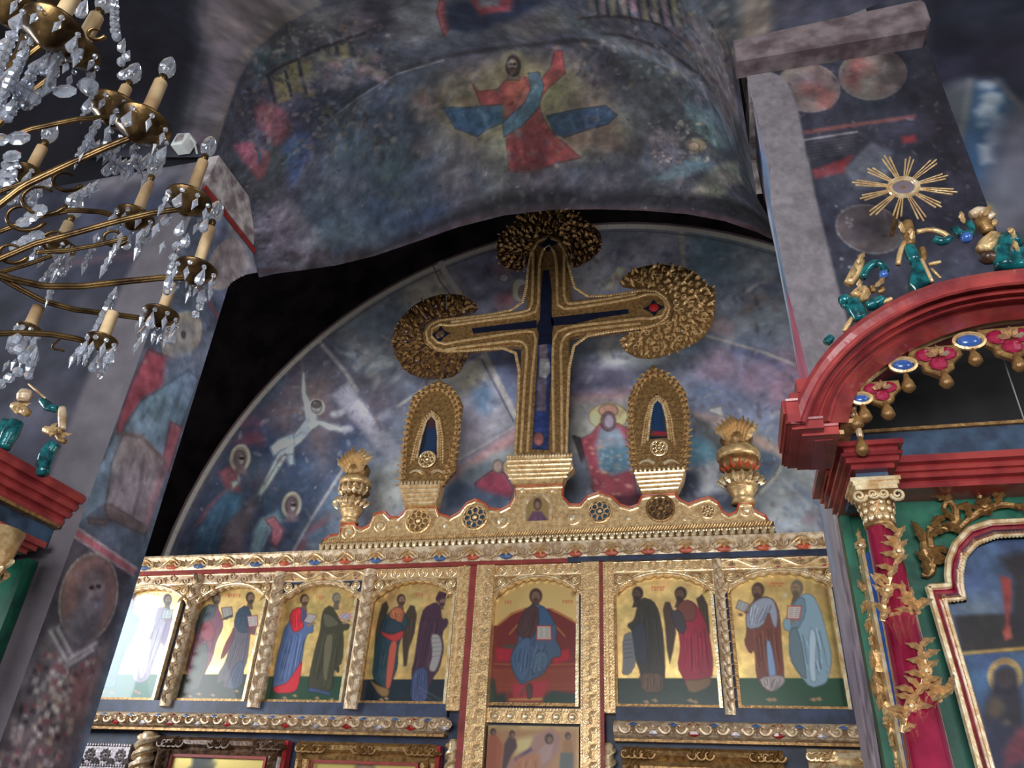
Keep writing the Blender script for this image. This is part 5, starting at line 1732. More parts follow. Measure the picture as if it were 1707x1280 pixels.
for px, py, r, m, g in ((698, 869, 20, 'gold', 'gold_dark'), (792, 863, 21, 'gold', 'slate'), (1000, 853, 20, 'gold', 'slate'), (1101, 848, 23, 'gold_dark', 'brown'), (1180, 853, 13, 'gold_bright', 'gold_dark')):
    put_wheel(ct, px, py, r, m, g)
for px, py, r in ((634, 876, 9), (744, 876, 8), (836, 868, 12), (956, 863, 12), (1048, 864, 8), (1243, 850, 11), (582, 887, 11), (663, 879, 5), (872, 818, 7), (922, 818, 7), (1140, 866, 6)):
    x, _, z = at(px, py, YC)
    rr_ = abs(at(px + r, py, YC)[0] - x)
    link('boss', boss(rr_, r > 8).mesh('boss', M['gold_bright']), ct, (x, YC - .004, z))
# rope and bead rows along the foot
x0, x1 = top[0][0] + .03, top[-1][0] - .03
zr0 = ZT + .02
part('moulded_foot', MB().xrail([(YC + .05, zb0), (YC - .05, zb0), (YC - .035, zb0 + .06), (YC - .02, zb0 + .15), (YC + .01, zb0 + .16), (YC + .05, zb0 + .16)], x0 - .03, x1 + .03), M['gold_dark'], ct)
rp = MB()
k, x = 0, x0
while x < x1:
    rp.tube([(x, YC - .03, zb0 + .105), (x + .028, YC - .03, zb0 + .145)], .009, 4)
    x += .026
rope = part('rope_band', rp, M['gold'], ct)
rope['kind'] = 'stuff'
bdm = MB().ball((0, 0, 0), .033, 7, 5, (.8, .7, 1.25)).ball((.02, .005, .028), .016, 6, 4).ball((-.02, .005, .028), .016, 6, 4).mesh('drop_bead', M['gold_bright'])
n = int((x1 - x0) / .068)
for k in range(n + 1):
    link('drop_bead', bdm, ct, (x0 + (x1 - x0) * k / n, YC - .055, zb0 + .05))
# niche with a small bust
nx_, _, nz_ = at(896, 868, YC)
nw = abs(at(918, 868, YC)[0] - nx_)
nh = at(896, 826, YC)[2] - nz_
arch = [(nx_ - nw, nz_)] + [(nx_ + nw * math.cos(t), nz_ + nh - nw * .9 + nw * .9 * math.sin(t)) for t in np.linspace(PI, 0, 12)] + [(nx_ + nw, nz_)]
part('niche_rim', MB().tube([(x, YC - .01, z) for x, z in arch], .02, 6), M['gold_bright'], ct)
P, loc = plane_grid(YC - .006, nx_ - nw * .92, nx_ + nw * .92, nz_, nz_ + nh * .9, .01)
c = Canvas(P, (158, 132, 86), loc)
c.g[:] = .8
c.poly([(876, 890), (880, 866), (888, 852), (903, 852), (914, 868), (917, 890)], (92, 66, 84), 1, 1, 0)
c.poly([(870, 875), (922, 872), (922, 900), (870, 900)], (136, 122, 134), 1.5, .7, 0)
c.ell(896, 840, 7, 11, (74, 52, 48), .8, 1, leaf=0)
c.ell(896, 842, 4, 6, (124, 98, 80), .8, 1, leaf=0)
c.folds([(886, 856), (908, 856), (914, 886), (880, 886)], (60, 44, 60), (124, 96, 108), 5, .7, .6)
link('niche_painting', grid_mesh('niche_painting', [[q if i else q - np.array(W(ct)) for i, q in enumerate(c.data(1.4, lambda P: (np.abs(P[..., 0] - nx_) / nw) ** 2 + np.clip((P[..., 2] - nz_ - nh + nw * .9) / (nw * .9), 0, 9) ** 2 < 1))]], M['icon']), ct)

# ------------------------------------------------------------------ the great cross
YX = D - .09
zc = lambda p: Z(660, 380, 2.943, p)
xo = at(893, 806, YX)
cr = thing('great_cross', 'tall gilded crucifix with lacework fans at three ends, standing on the crest board', 'cross', (xo[0], YX, xo[2]))
body = [(585, 1115), (600, 860), (612, 640), (614, 580), (560, 578), (420, 594), (300, 606), (250, 612), (190, 600), (135, 560), (130, 510), (160, 460), (215, 440), (270, 450), (330, 442), (480, 420), (600, 402), (640, 396), (642, 300), (645, 180), (655, 100), (690, 50), (745, 30), (800, 45), (840, 90), (854, 180), (856, 355), (900, 350), (1050, 330), (1180, 312), (1215, 300), (1275, 290), (1340, 330), (1362, 390), (1345, 450), (1290, 480), (1230, 486), (1190, 490), (1050, 508), (900, 524), (850, 534), (846, 640), (842, 860), (835, 1112)]
bo = pl(zc(body), YX)
part('cross_body', MB().prism(bo, YX, YX + .07, .012), M['gold_dark'], cr)  # darker gold puts the weaker light up here into the colour
mm = MB()


def dense0(p, k=6):
    out = []
    for a, b in zip(p[:-1], p[1:]):
        out += [(a[0] + (b[0] - a[0]) * t / k, a[1] + (b[1] - a[1]) * t / k) for t in range(k)]
    return out + [p[-1]]


def rails(lines, r, Y):
    mb = MB()
    for q in lines:
        p = resample([(x, Y, z) for x, z in pl([tuple(v) for v in dense0(zc(q), 3)], Y)], 90)
        mb.tube(p, r, 6)
    return mb


inner = [[(645, 1100), (668, 700), (690, 540), (680, 505), (640, 505), (480, 530), (280, 560), (245, 572), (205, 565), (170, 530), (175, 490), (210, 470), (255, 480), (300, 474), (480, 448), (650, 428), (690, 412), (700, 380), (702, 250), (705, 130), (745, 70), (785, 120), (790, 240), (790, 370), (800, 395), (850, 398), (1050, 366), (1190, 340), (1225, 325), (1275, 318), (1320, 350), (1330, 395), (1310, 430), (1270, 448), (1220, 440), (1050, 462), (860, 482), (790, 505), (770, 540), (768, 700), (775, 1100)],
         [(612, 1108), (634, 700), (648, 590), (620, 548), (500, 562), (300, 588), (240, 598)],
         [(815, 1108), (812, 700), (806, 580), (830, 520), (900, 500), (1050, 484), (1200, 468)],
         [(270, 462), (480, 434), (640, 412), (668, 390), (672, 250), (672, 120)],
         [(826, 110), (824, 250), (826, 372), (880, 372), (1050, 346), (1180, 324)]]
for q in inner:
    part('gold_moulding', rails([q], .016, YX - .004), M['gold'], cr)
bead = MB()
p = resample([(x, YX + .005, z) for x, z in bo], 330)
for q in p:
    bead.ball(q, .021, 6, 3, (1, .7, 1))
b = part('beaded_edge', bead, M['gold'], cr)
b['kind'] = 'stuff'
slots = {'upright_inlay': [(668, 1085), (690, 720), (700, 520), (690, 480), (706, 450), (712, 300), (722, 210), (750, 205), (764, 300), (764, 430), (775, 460), (766, 520), (762, 700), (745, 1088)],
         'arm_inlay': [(372, 492), (480, 480), (690, 452), (690, 490), (480, 506), (380, 518)],
         'arm_inlay.001': [(760, 440), (900, 424), (1140, 398), (1142, 420), (1000, 440), (880, 470), (765, 480)]}
for k, q in slots.items():
    part(k.split('.')[0], MB().prism(pl(zc(q), YX - .004), YX - .006, YX + .01), M['ink'], cr)
# the painted figure on the upright
P, loc = plane_grid(YX - .009, *sorted([X(888, 700, YX), X(916, 700, YX)]), H(900, 752, YX), H(905, 575, YX), .009)
c = Canvas(P, (34, 42, 72), loc)
c.poly(zc([(705, 640), (750, 640), (760, 700), (735, 740), (700, 730)]), (128, 126, 126), 1.2)
c.poly(zc([(695, 730), (740, 740), (735, 900), (690, 900)]), (82, 72, 84), 1.5)
c.poly(zc([(700, 560), (740, 560), (745, 640), (705, 640)]), (92, 80, 84), 1.5)
c.poly(zc([(680, 900), (750, 900), (748, 1000), (680, 1000)]), (40, 50, 92), 1.5)
c.ell(*zc([(700, 1035)])[0], 8, 11, (122, 72, 66), 1.2)
c.mottle(8, .2)
keep = lambda P: np.array([inside(p, pl(zc(slots['upright_inlay']), YX)) for p in P[..., [0, 2]].reshape(-1, 2)]).reshape(P.shape[:2])
link('painted_figure', grid_mesh('painted_figure', [[q if i else q - np.array(W(cr)) for i, q in enumerate(c.data(1.5, keep))]], M['icon']), cr)
for px, py, r, m in ((734, 558, 13, 'brown'), (1090, 514, 14, 'gem_red'), (914, 408, 13, 'black')):
    x, _, z = at(px, py, YX)
    s = abs(at(px + r, py, YX)[0] - x)
    dm = MB().prism([(s * 1.25, 0), (s * .45, s * .5), (0, s * 1.25), (-s * .45, s * .5), (-s * 1.25, 0), (-s * .45, -s * .5), (0, -s * 1.25), (s * .45, -s * .5)], -.012, .01)
    d = link('quatrefoil', dm.mesh('quatrefoil', M['ink']), cr, (x, YX - .004, z))
    if m != 'black':
        st = MB().ball((0, 0, 0), s * .62, 10, 5, (1, .4, 1))
        link('stone', st.mesh('stone', M[m]), d, (x, YX - .014, z))
fans = [([(560, 212), (500, 160), (492, 70), (530, 10), (590, -30), (600, -70), (680, -100), (750, -106), (840, -92), (900, -60), (930, -30), (1000, 10), (1014, 80), (975, 140), (900, 185), (855, 190), (830, 100), (745, 60), (660, 100), (640, 200)], (750, 60)),
        ([(410, 384), (370, 420), (270, 440), (150, 450), (125, 520), (190, 610), (300, 612), (370, 600), (340, 650), (300, 720), (210, 738), (120, 736), (40, 700), (0, 630), (-22, 560), (-5, 490), (40, 420), (110, 362), (180, 335), (250, 322), (340, 330)], (205, 525)),
        ([(1085, 280), (1130, 220), (1200, 190), (1280, 176), (1400, 190), (1480, 222), (1525, 280), (1572, 300), (1566, 390), (1556, 470), (1500, 540), (1450, 568), (1380, 600), (1270, 640), (1150, 628), (1085, 545), (1200, 490), (1345, 470), (1368, 390), (1330, 310), (1200, 300)], (1275, 395))]
lf1 = leaf(.085, .024, .2, 4, .02)
cu1 = [scroll(.04, 1.2, .3, s) for s in (1, -1)]
for i, (q, cc) in enumerate(fans):
    o = soften(pl(zc(q), YX + .03), 1)
    f = part('lace_fan', MB().prism(o, YX + .03, YX + .055), M['brown'] if i < 2 else M['gold_dark'], cr)
    x, z = pl(zc([cc]), YX + .03)[0]
    mb = MB()
    for ring_ in range(1, 13):
        R = .052 * ring_ + .08
        nn = int(2 * PI * R / .075)
        for k in range(nn):
            t = 2 * PI * (k + .5 * (ring_ % 2)) / nn
            p = (x + R * math.cos(t), z + R * 1.02 * math.sin(t))
            p2 = (x + (R + .07) * math.cos(t), z + (R + .07) * math.sin(t))
            if inside(p, o):
                s = 1.0 if inside(p2, o) else .55
                mt = Matrix.Translation((p[0], YX + .025, p[1])) @ Matrix.Rotation(PI / 2 - t + random.uniform(-.9, .9), 4, 'Y') @ Matrix.Scale(s, 4)
                mb.merge(lf1 if (k + ring_) % 3 else cu1[k % 2], mt)
    fl_ = part('filigree', mb, M['gold_dark'] if i < 2 else M['gold'], f)
    fl_['kind'] = 'stuff'
    for k in range(7):
        p = random.choice(o)
        link('mirror_bead', MB().ball((0, 0, 0), .016, 6, 4).mesh('mirror_bead', M['silver']), f, (x + (p[0] - x) * .7, YX + .012, z + (p[1] - z) * .7))
tails = [[(632, 140), (628, 215)], [(860, 110), (858, 185)], [(105, 385), (150, 445)], [(248, 330), (250, 400)]]
for q in tails:
    a, b = [(x, YX + .0, z) for x, z in pl(zc(q), YX)]
    part('wire_tie', MB().tube([a, b], .007, 5), M['silver'], cr)
ft = pl(zc([(575, 1120), (852, 1112), (862, 1140), (872, 1180), (860, 1195), (830, 1220), (818, 1252), (572, 1262), (560, 1230), (535, 1200), (528, 1165), (545, 1140)]), YX)
fb = part('foot_block', MB().prism(ft, YX - .03, YX + .1, .012), M['gold'], cr)
for t in (.1, .3, .5, .7, .88):
    a, b = pl(zc([(545 + 10 * t, 1135 + 110 * t), (868 - 30 * t, 1125 + 110 * t)]), YX - .03)
    part('reeding', MB().tube([(a[0], YX - .035, a[1]), (b[0], YX - .035, b[1])], .013, 5), M['gold_bright'], fb)
dn = MB()
for k in range(22):
    a = pl(zc([(545 + 325 * (k + .5) / 22, 1128 - 8 * k / 22)]), YX)[0]
    dn.ball((a[0], YX - .03, a[1]), .02, 6, 4, (.8, .8, 1.3))
part('dentils', dn, M['gold_bright'], fb)['kind'] = 'stuff'

# ------------------------------------------------------------------ the two narrow side shrines
sh = [('left', lambda p: Z(540, 620, 4.573, p), [(578, 872), (590, 700), (605, 560), (640, 330), (672, 180), (760, 118), (868, 58), (955, 95), (1025, 180), (1052, 240), (1030, 420), (1020, 560), (1000, 750), (950, 800), (900, 868)],
       [(585, 868), (900, 862), (888, 930), (862, 1022), (620, 1034), (600, 960)], [(722, 640), (752, 480), (778, 340), (825, 282), (870, 330), (872, 480), (860, 640)], (790, 670, 62),
       'narrow gilded shrine with a dark figure, standing on the crest beside the kneeling painted figure'),
      ('right', lambda p: Z(1020, 580, 4.0, p), [(150, 835), (118, 740), (110, 560), (108, 340), (140, 260), (205, 180), (270, 108), (345, 155), (430, 210), (490, 290), (508, 400), (515, 560), (522, 680), (492, 818)],
       [(148, 838), (492, 818), (480, 880), (440, 960), (202, 976), (165, 900)], [(248, 605), (258, 450), (266, 350), (300, 302), (345, 350), (364, 450), (372, 600)], (315, 670, 58),
       'narrow gilded shrine with a small blue robed figure, beside the haloed figure in red')]
for side, zz, out, base, nic, wh, lab in sh:
    ys = YC - .03
    bx = pl(zz(base), ys)
    t = thing('side_shrine', lab, 'shrine', (sum(p[0] for p in bx) / len(bx), ys, min(p[1] for p in bx)), 'narrow shrines on the crest')
    po = pl(zz(out), ys)
    part('shrine_body', MB().prism(po, ys, ys + .06, .01), M['gold_dark'], t)
    part('niche', MB().prism(pl(zz(nic), ys - .002), ys - .004, ys + .01), M['ink'], t)
    nq = pl(zz(nic), ys)
    mx = sum(p[0] for p in nq) / len(nq)
    mz = sum(p[1] for p in nq) / len(nq)
    for s, r, m in ((1.14, .016, 'gold_bright'), (1.45, .013, 'gold'), (1.75, .015, 'gold')):
        q = resample([(mx + (x - mx) * s, ys - .008, mz + (z - mz) * (1 + (s - 1) * .35)) for x, z in nq], 40)
        mb = MB()
        for a in q:
            mb.ball(a, r, 6, 3, (1, .8, 1.1))
        part('beading', mb, M[m], t)['kind'] = 'stuff'
    mb = MB()
    oo = resample([(x, ys, z) for x, z in po], 74)
    cen = Vector((mx, ys, mz))
    for i, a in enumerate(oo):
        d = Vector(a) - cen
        ang = math.atan2(d.x, d.z)
        for s in (.97, .86):
            p = cen + d * s
            mb.merge(leaf(.055, .016, .4 * (-1) ** i, 3, .016), Matrix.Translation((p.x, ys - .004, p.z)) @ Matrix.Rotation(ang + .6 * (-1) ** i, 4, 'Y'))
    f = part('leaf_border', mb, M['gold'], t)
    f['kind'] = 'stuff'
    # small painted figure
    fx_ = [p for p in zz([(wh[0], 0)])][0][0]
    u = lambda a, b: zz([(a, b)])[0]
    xs_, zs_ = [p[0] for p in nq], [p[1] for p in nq]
    P, loc = plane_grid(ys - .007, min(xs_), max(xs_), min(zs_), max(zs_), .008)
    c = Canvas(P, (40, 40, 54) if side == 'left' else (92, 72, 48), loc)
    if side == 'left':
        c.poly(zz([(770, 560), (790, 400), (830, 350), (860, 420), (850, 640), (735, 640)]), (44, 62, 92), 1.2)
        c.poly(zz([(790, 320), (850, 320), (850, 420), (800, 430)]), (82, 52, 52), 1.5)
        c.ell(*u(830, 320), 5, 8, (96, 74, 66), 1)
    else:
        c.poly(zz([(262, 560), (270, 400), (300, 345), (335, 380), (355, 560)]), (36, 66, 104), 1.2)
        c.folds(zz([(275, 400), (335, 390), (345, 550), (270, 550)]), (24, 44, 74), (64, 96, 134), 5, .8)
        c.ell(*u(292, 328), 6, 7, (66, 44, 40), 1)
        c.ell(*u(290, 332), 3.5, 4.5, (130, 96, 78), 1)
        c.poly(zz([(275, 552), (362, 560), (360, 585), (270, 580)]), (172, 46, 58), 1)
        c.poly(zz([(250, 590), (372, 590), (372, 640), (248, 640)]), (38, 36, 52), 1)
    keep = lambda P: np.array([inside(p, nq) for p in P[..., [0, 2]].reshape(-1, 2)]).reshape(P.shape[:2])
    link('painted_figure', grid_mesh('painted_figure', [[q if i else q - np.array(W(t)) for i, q in enumerate(c.data(.8, keep))]], M['icon']), t)
    q = u(wh[0], wh[1])
    put_wheel(t, q[0], q[1], wh[2] / (4.573 if side == 'left' else 4.0), 'gold_bright', 'gold_dark', ys - .012, 7)
    for s in (-1, 1):
        pts = [(wh[0] + s * (30 + 26 * k), wh[1] + 105 - 30 * math.sin(k * .8)) for k in range(5)]
        qq = [(x, ys - .012, z) for x, z in pl(zz(pts), ys)]
        part('scroll', MB().tube(resample(qq, 12), [.022 - .001 * k for k in range(12)], 6), M['gold_bright'], t)
    fb = part('foot_block', MB().prism(bx, ys - .05, ys + .09, .012), M['gold'], t)
    for k in range(5):
        tt = (k + .5) / 5
        l = [bx[0][0] + (bx[4][0] - bx[0][0]) * tt, bx[0][1] + (bx[4][1] - bx[0][1]) * tt]
        r_ = [bx[1][0] + (bx[3][0] - bx[1][0]) * tt, bx[1][1] + (bx[3][1] - bx[1][1]) * tt]
        part('reeding', MB().tube([(l[0], ys - .055, l[1]), (r_[0], ys - .055, r_[1])], .012, 5), M['gold_bright'], fb)
    dn = MB()
    for k in range(11):
        a = [bx[0][i] + (bx[1][i] - bx[0][i]) * (k + .5) / 11 for i in (0, 1)]
        dn.ball((a[0], ys - .04, a[1] + .01), .022, 6, 4, (.8, .8, 1.3))
    part('dentils', dn, M['gold_bright'], fb)['kind'] = 'stuff'

# ------------------------------------------------------------------ vase finials at the ends of the crest
for side, ax, lv, lab in (('left', [(582, 872), (600, 745)], (872, 851, 833, 812, 800, 752), 'small gold vase finial with flaring leaves, beside the painted crucified figure'),
                          ('right', [(1240, 842), (1226, 690)], (839, 815, 793, 768, 750, 700), 'gold urn finial with tall leaves and red cup, on the crest near the canopy')):
    ys = YC + .0
    pw = 1.0 if side == 'left' else 1.12
    z = [at(ax[0][0] + (ax[1][0] - ax[0][0]) * (lv[0] - q) / (lv[0] - lv[5]), q, ys)[2] for q in lv]
    x = at(*ax[0], ys)[0]
    k = .165 * pw
    t = thing('vase_finial', lab, 'finial', (x, ys, z[0]), 'vase finials on the crest')
    part('pedestal', MB().lathe((x, ys, 0), [(k * .62, z[0]), (k * .5, z[0] + .05), (k * .5, z[1] - .09), (k * .72, z[1] - .02), (k * .8, z[1])], 14), M['gold'], t, True)
    crn = MB().lathe((x, ys, 0), [(k * .7, z[1]), (k * .85, z[1] + .04), (k * .95, z[2] - .03), (k * .6, z[2])], 14)
    p = part('leaf_crown', crn, M['gold'], t, True)
    lm = leaf(.11, .032, .1, 4, .02).mesh('leaf', M['gold_bright'])
    for q in range(9):
        a = -PI * (q + .5) / 9
        o = link('leaf', lm, p, (x + k * .9 * math.cos(a), ys + k * .9 * math.sin(a), z[1] + .01), (.35 * math.sin(a) * -1, .35 * math.cos(a), a + PI / 2))
    part('bowl', MB().lathe((x, ys, 0), [(k * .4, z[2]), (k * .8, z[2] + .05), (k * 1.02, (z[2] + z[3]) / 2), (k * 1.0, z[3]), (k * .8, z[3] + .01)], 16), M['gold_dark'], t, True)
    cup = MB()
    for q in range(7):
        a = -PI * (q + .5) / 7
        cup.merge(leaf(.13, .04, 0, 4, .015), Matrix.Translation((x + k * .72 * math.cos(a), ys + k * .72 * math.sin(a), z[2] + .03)) @ Matrix.Rotation(a + PI / 2, 4, 'Z') @ Matrix.Rotation(.3, 4, 'X'))
    part('cup_leaves', cup, M['orange'] if side == 'right' else M['gold_bright'], t)['kind'] = 'stuff'
    part('rim', MB().lathe((x, ys, 0), [(k * 1.0, z[3]), (k * 1.1, z[3] + .02), (k * 1.1, z[4] - .03), (k * .95, z[4])], 18), M['gold'], t, True)
    top_ = part('bouquet', MB().lathe((x, ys, 0), [(k * .7, z[4]), (k * .85, z[4] + .12), (k * .6, (z[4] + z[5]) / 2), (k * .2, z[5] - .12)], 10), M['gold_dark'], t, True)
    hh = z[5] - z[4]
    lm2 = leaf(hh * .62, .05, .2, 5, .03).mesh('leaf', M['gold'])
    lm3 = leaf(hh * .62, .05, -.2, 5, .03).mesh('leaf_turned', M['gold'])
    for q in range(9):
        a = (q - 4) / 4
        link('leaf', lm2 if a > 0 else lm3, top_, (x + a * k * .42, ys - k * .6, z[4] + hh * (.38 - .25 * abs(a))), (.1, a * .5, 0))

# ------------------------------------------------------------------ framed pictures of the lower tier
def framed(label, pa, pb, ins, red_side, paint, Y=D - .1, fm='brown', z0=1.45):
    """a heavy moulded frame with carved corners: pa, pb its upper corners in the photograph"""
    a, b = at(*pa, Y), at(*pb, Y)
    x0, x1, z1 = a[0], b[0], (a[2] + b[2]) / 2
    t = thing('framed_picture', label, 'framed picture', ((x0 + x1) / 2, Y, z0), 'framed pictures of the lower tier')
    fw = ins
    for nm, (q0, q1, q2, q3) in (('frame_top', (x0, x1, z1 - fw, z1)), ('frame_side', (x0, x0 + fw, z0, z1 - fw)), ('frame_side', (x1 - fw, x1, z0, z1 - fw)), ('frame_bottom', (x0 + fw, x1 - fw, z0, z0 + fw))):
        hz = nm != 'frame_side'
        mb = MB()
        L0, L1 = (q0, q1) if hz else (q2, q3)
        c0 = (q2 + q3) / 2 if hz else (q0 + q1) / 2
        pr = [(-fw / 2, .1), (-fw / 2, .02), (-fw * .3, -.02), (-fw * .05, -.03), (fw * .12, 0), (fw * .3, -.02), (fw / 2, -.005), (fw / 2, .1)]
        if nm == 'frame_bottom' or (nm == 'frame_side' and q0 == x0):
            pr = [(-u_, v_) for u_, v_ in pr]
        if hz:
            mb.xrail([(Y + v_, c0 - u_) for u_, v_ in pr], L0, L1)
        else:
            n = len(pr)
            vs = [(c0 + u_, Y + v_, z) for z in (L0, L1) for u_, v_ in pr]
            mb.add(vs, [(k, (k + 1) % n, n + (k + 1) % n, n + k) for k in range(n)] + [tuple(range(n)), tuple(range(2 * n - 1, n - 1, -1))])
        f = part(nm, mb, M[fm], t)
        cu = [scroll(fw * .3, 1.1, .3, s).mesh('curl', M[fm]) for s in (1, -1)]
        lm = leaf(fw * .6, fw * .18, .3, 4, .02).mesh('leaf', M[fm])
        if hz:
            L = L1 - L0
            for tt in (.02, .06, .1, .14, .18, .45, .5, .55, .82, .86, .9, .94, .98):
                link('leaf', lm, f, (L0 + L * tt, Y - .025, c0 - fw * .1), (0, random.uniform(-1.2, 1.2), 0))
                link('curl', cu[int(tt * 50) % 2], f, (L0 + L * tt, Y - .03, c0 + fw * .12))
        else:
            for tt in np.linspace(.45, .96, 8):
                link('leaf', lm, f, (c0, Y - .025, L0 + (L1 - L0) * tt), (0, random.uniform(-.6, .6), 0))
    for q in ((x0 + fw, x1 - fw, z1 - fw * 1.16, z1 - fw), (x0 + fw, x0 + fw * 1.16, z0 + fw, z1 - fw * 1.16), (x1 - fw * 1.16, x1 - fw, z0 + fw, z1 - fw * 1.16)):
        part('inner_bead', MB().box(q[0], q[1], Y - .005, Y + .05, q[2], q[3]), M['gold_dark'] if not red_side else M['red_strip'], t)
    if red_side:
        part('red_edge', MB().box(x1, x1 + .035, Y - .0, Y + .1, z0, z1 - .01), M['gem_red'], t)
    P, loc = plane_grid(Y + .02, x0 + fw, x1 - fw, z0 + fw, z1 - fw, .012)
    c = Canvas(P, (184, 164, 98), loc)
    c.g[:] = .9
    paint(c)
    link('painted_panel', grid_mesh('painted_panel', [[q if i else q - np.array(W(t)) for i, q in enumerate(c.data(1.4))]], M['icon']), t)
    return t


def pp1(c):
    c.blots(9, [(66, 68, 62)], 7, 11, 1, (318, 1252, 352, 1290), 1.5)
    c.poly([(322, 1256), (336, 1249), (356, 1256), (352, 1270), (338, 1276), (336, 1300), (318, 1300), (320, 1276)], (62, 66, 62), 2, 1, 0)


def pp2(c):
    c.ell(608, 1284, 19, 17, (108, 92, 72), 1.2, 1, leaf=0)
    c.ell(608, 1290, 12, 14, (132, 104, 82), 1.2, 1, leaf=0)


def pp3(c):
    c.ell(1170, 1300, 22, 18, (104, 84, 66), 1.2, 1, leaf=0)


framed('dark carved frame with a gold picture and grey cloud, beside the silver relief panel', (270, 1225), (475, 1233), .15, True, pp1)
framed('carved gilt frame with red side, hung next to the gilded jamb of the middle door', (499, 1234), (728, 1241), .15, True, pp2, fm='gold_dark')
framed('wide gold frame hung under the icon of dark cloaked and red winged figures', (1037, 1246), (1304, 1248), .14, False, pp3, fm='gold_dark')
framed('gold frame partly hidden by the weathered grey post', (1344, 1248), (1560, 1252), .14, True, pp3, fm='gold_bright')

# carved relief panel at the dark end of the lower tier
Y = D - .04
x0, x1, z1 = XS0 + .1, X(216, 1250, Y), H(180, 1239, Y)
rl = thing('relief_panel', 'pale silvery carved relief panel with star flowers, beside the twisted column near the bishop pier', 'panel', ((x0 + x1) / 2, Y, 1.3))
part('panel_board', MB().box(x0, x1, Y, D + .03, 1.3, z1), M['silver'], rl)
bd = z1 - .19
for z in (z1 - .012, bd):
    mb = MB()
    x = x0
    while x < x1:
        mb.ball((x, Y - .002, z), .015, 6, 3)
        x += .03
    part('beading', mb, M['silver'], rl)['kind'] = 'stuff'
ms = rosette(.075, 9, .02, False, .2).mesh('star_flower', M['silver'])
mf = fan(7, .055, 2.9, .015).mesh('palmette', M['silver'])
nst = int((x1 - x0) / .165)
for k in range(nst):
    x = x0 + (x1 - x0) * (k + .5) / nst
    link('star_flower', ms, rl, (x, Y - .004, z1 - .10))
    link('palmette', mf, rl, (x + .08, Y - .004, z1 - .175))
xm = (x0 + x1) / 2 + .05
for r in (.42, .36):
    part('arch_rope', MB().tube([(xm + r * 1.2 * math.cos(t), Y - .01, bd - .46 + r * math.sin(t)) for t in np.linspace(0, PI, 24)], .018, 6), M['silver'], rl)
for k in range(5):
    link('boss', boss(.045).mesh('boss', M['silver']), rl, (xm - .28 + .14 * k, Y - .01, bd - .2))

# band of bosses and the icon of a reclining figure over the middle door
Y = D - .05
x0, x1 = xs['w4'][1], xs['w5'][0]
za, zb_ = H(880, 1205, Y), ZI - .03
bb = part('boss_band', MB().box(x0, x1, Y, D + .03, za, zb_), M['gold'], scr)
bm = boss(.042).mesh('boss', M['gold_bright'])
for k in range(6):
    link('boss', bm, bb, (x0 + (x1 - x0) * (k + .55) / 6.1, Y - .012, (za + zb_) / 2 - .01))
dn = MB()
for k in range(30):
    dn.ball((x0 + (x1 - x0) * (k + .5) / 30, Y - .006, zb_ - .012), .012, 6, 3, (.8, .8, 1.5))
part('dentils', dn, M['gold_bright'], bb)['kind'] = 'stuff'
z7 = lambda p: Z(740, 1100, 4.2675, p)


def paint8(c):
    c.g[:] = .3
    c.poly(z7([(270, 500), (950, 500), (950, 900), (270, 900)]), (150, 112, 80), 2, 1, .2)
    c.poly(z7([(520, 560), (700, 530), (720, 600), (620, 640), (500, 680)]), (176, 160, 110), 3, 1, .4)
    c.poly(z7([(640, 540), (760, 490), (830, 540), (820, 640), (700, 800), (560, 800), (420, 790), (500, 690), (600, 640)]), (150, 112, 104), 2, .9, 0)
    for hx, hy, col, q in ((350, 510, (150, 84, 60), [(330, 530), (380, 540), (420, 600), (400, 800), (280, 800), (290, 620)]), (485, 525, (74, 56, 56), [(460, 545), (510, 560), (520, 620), (480, 680), (430, 800), (410, 800), (430, 600)]),
                           (882, 540, (150, 104, 64), [(850, 570), (910, 570), (920, 660), (920, 800), (830, 800), (840, 660)]), (748, 560, (160, 130, 124), [(720, 600), (780, 600), (760, 700), (680, 760), (640, 680)])):
        c.poly(z7(q), col, 1, 1, 0)
        r = 6 if hx != 748 else 9
        c.ell(*z7([(hx, hy)])[0], r * .8, r, (58, 42, 38), .8, 1, leaf=0)
        c.ell(*z7([(hx + 4, hy + 8)])[0], r * .45, r * .6, (120, 92, 74), .8, 1, leaf=0)
    c.poly(z7([(830, 660), (920, 660), (920, 800), (820, 800)]), (84, 92, 88), 1, 1, 0)
    c.poly(z7([(500, 700), (620, 620), (630, 640), (510, 730)]), (88, 70, 96), 1, 1, 0)
    c.poly(z7([(520, 690), (680, 660), (700, 800), (480, 800)]), (164, 112, 78), 2, .9, 0)
    c.folds(z7([(530, 700), (680, 680), (690, 800), (500, 800)]), (130, 80, 60), (184, 140, 100), 6, 1)


board('icon_painting', 'icon painting of mourners around a reclining figure, at the very bottom beneath the throne', 'icons over the middle door', x0 + .02, x1 - .02, 1.35, H(880, 1210, Y), Y - .01, paint8, frame=None, ground=(168, 140, 92), thick=.04)
# ================================================================== RED-CANOPIED ALTAR IN FRONT OF THE PLAIN PIER
YG = 3.72
alt = thing('side_altar', 'red arched canopy altar with green panel, crimson column and gilded carving, by the roundel pier', 'altar', (1.2, YG, 0))
xg0, xg1 = X(1396, 823, YG), 2.5
zg = H(1500, 806, 3.5)
part('green_panel', MB().box(xg0, xg1, YG, YF - .004, 0, zg), M['green'], alt)
part('panel_edge', MB().box(xg0 - .012, xg0 + .03, YG - .025, YG, 0, zg), M['green'], alt)
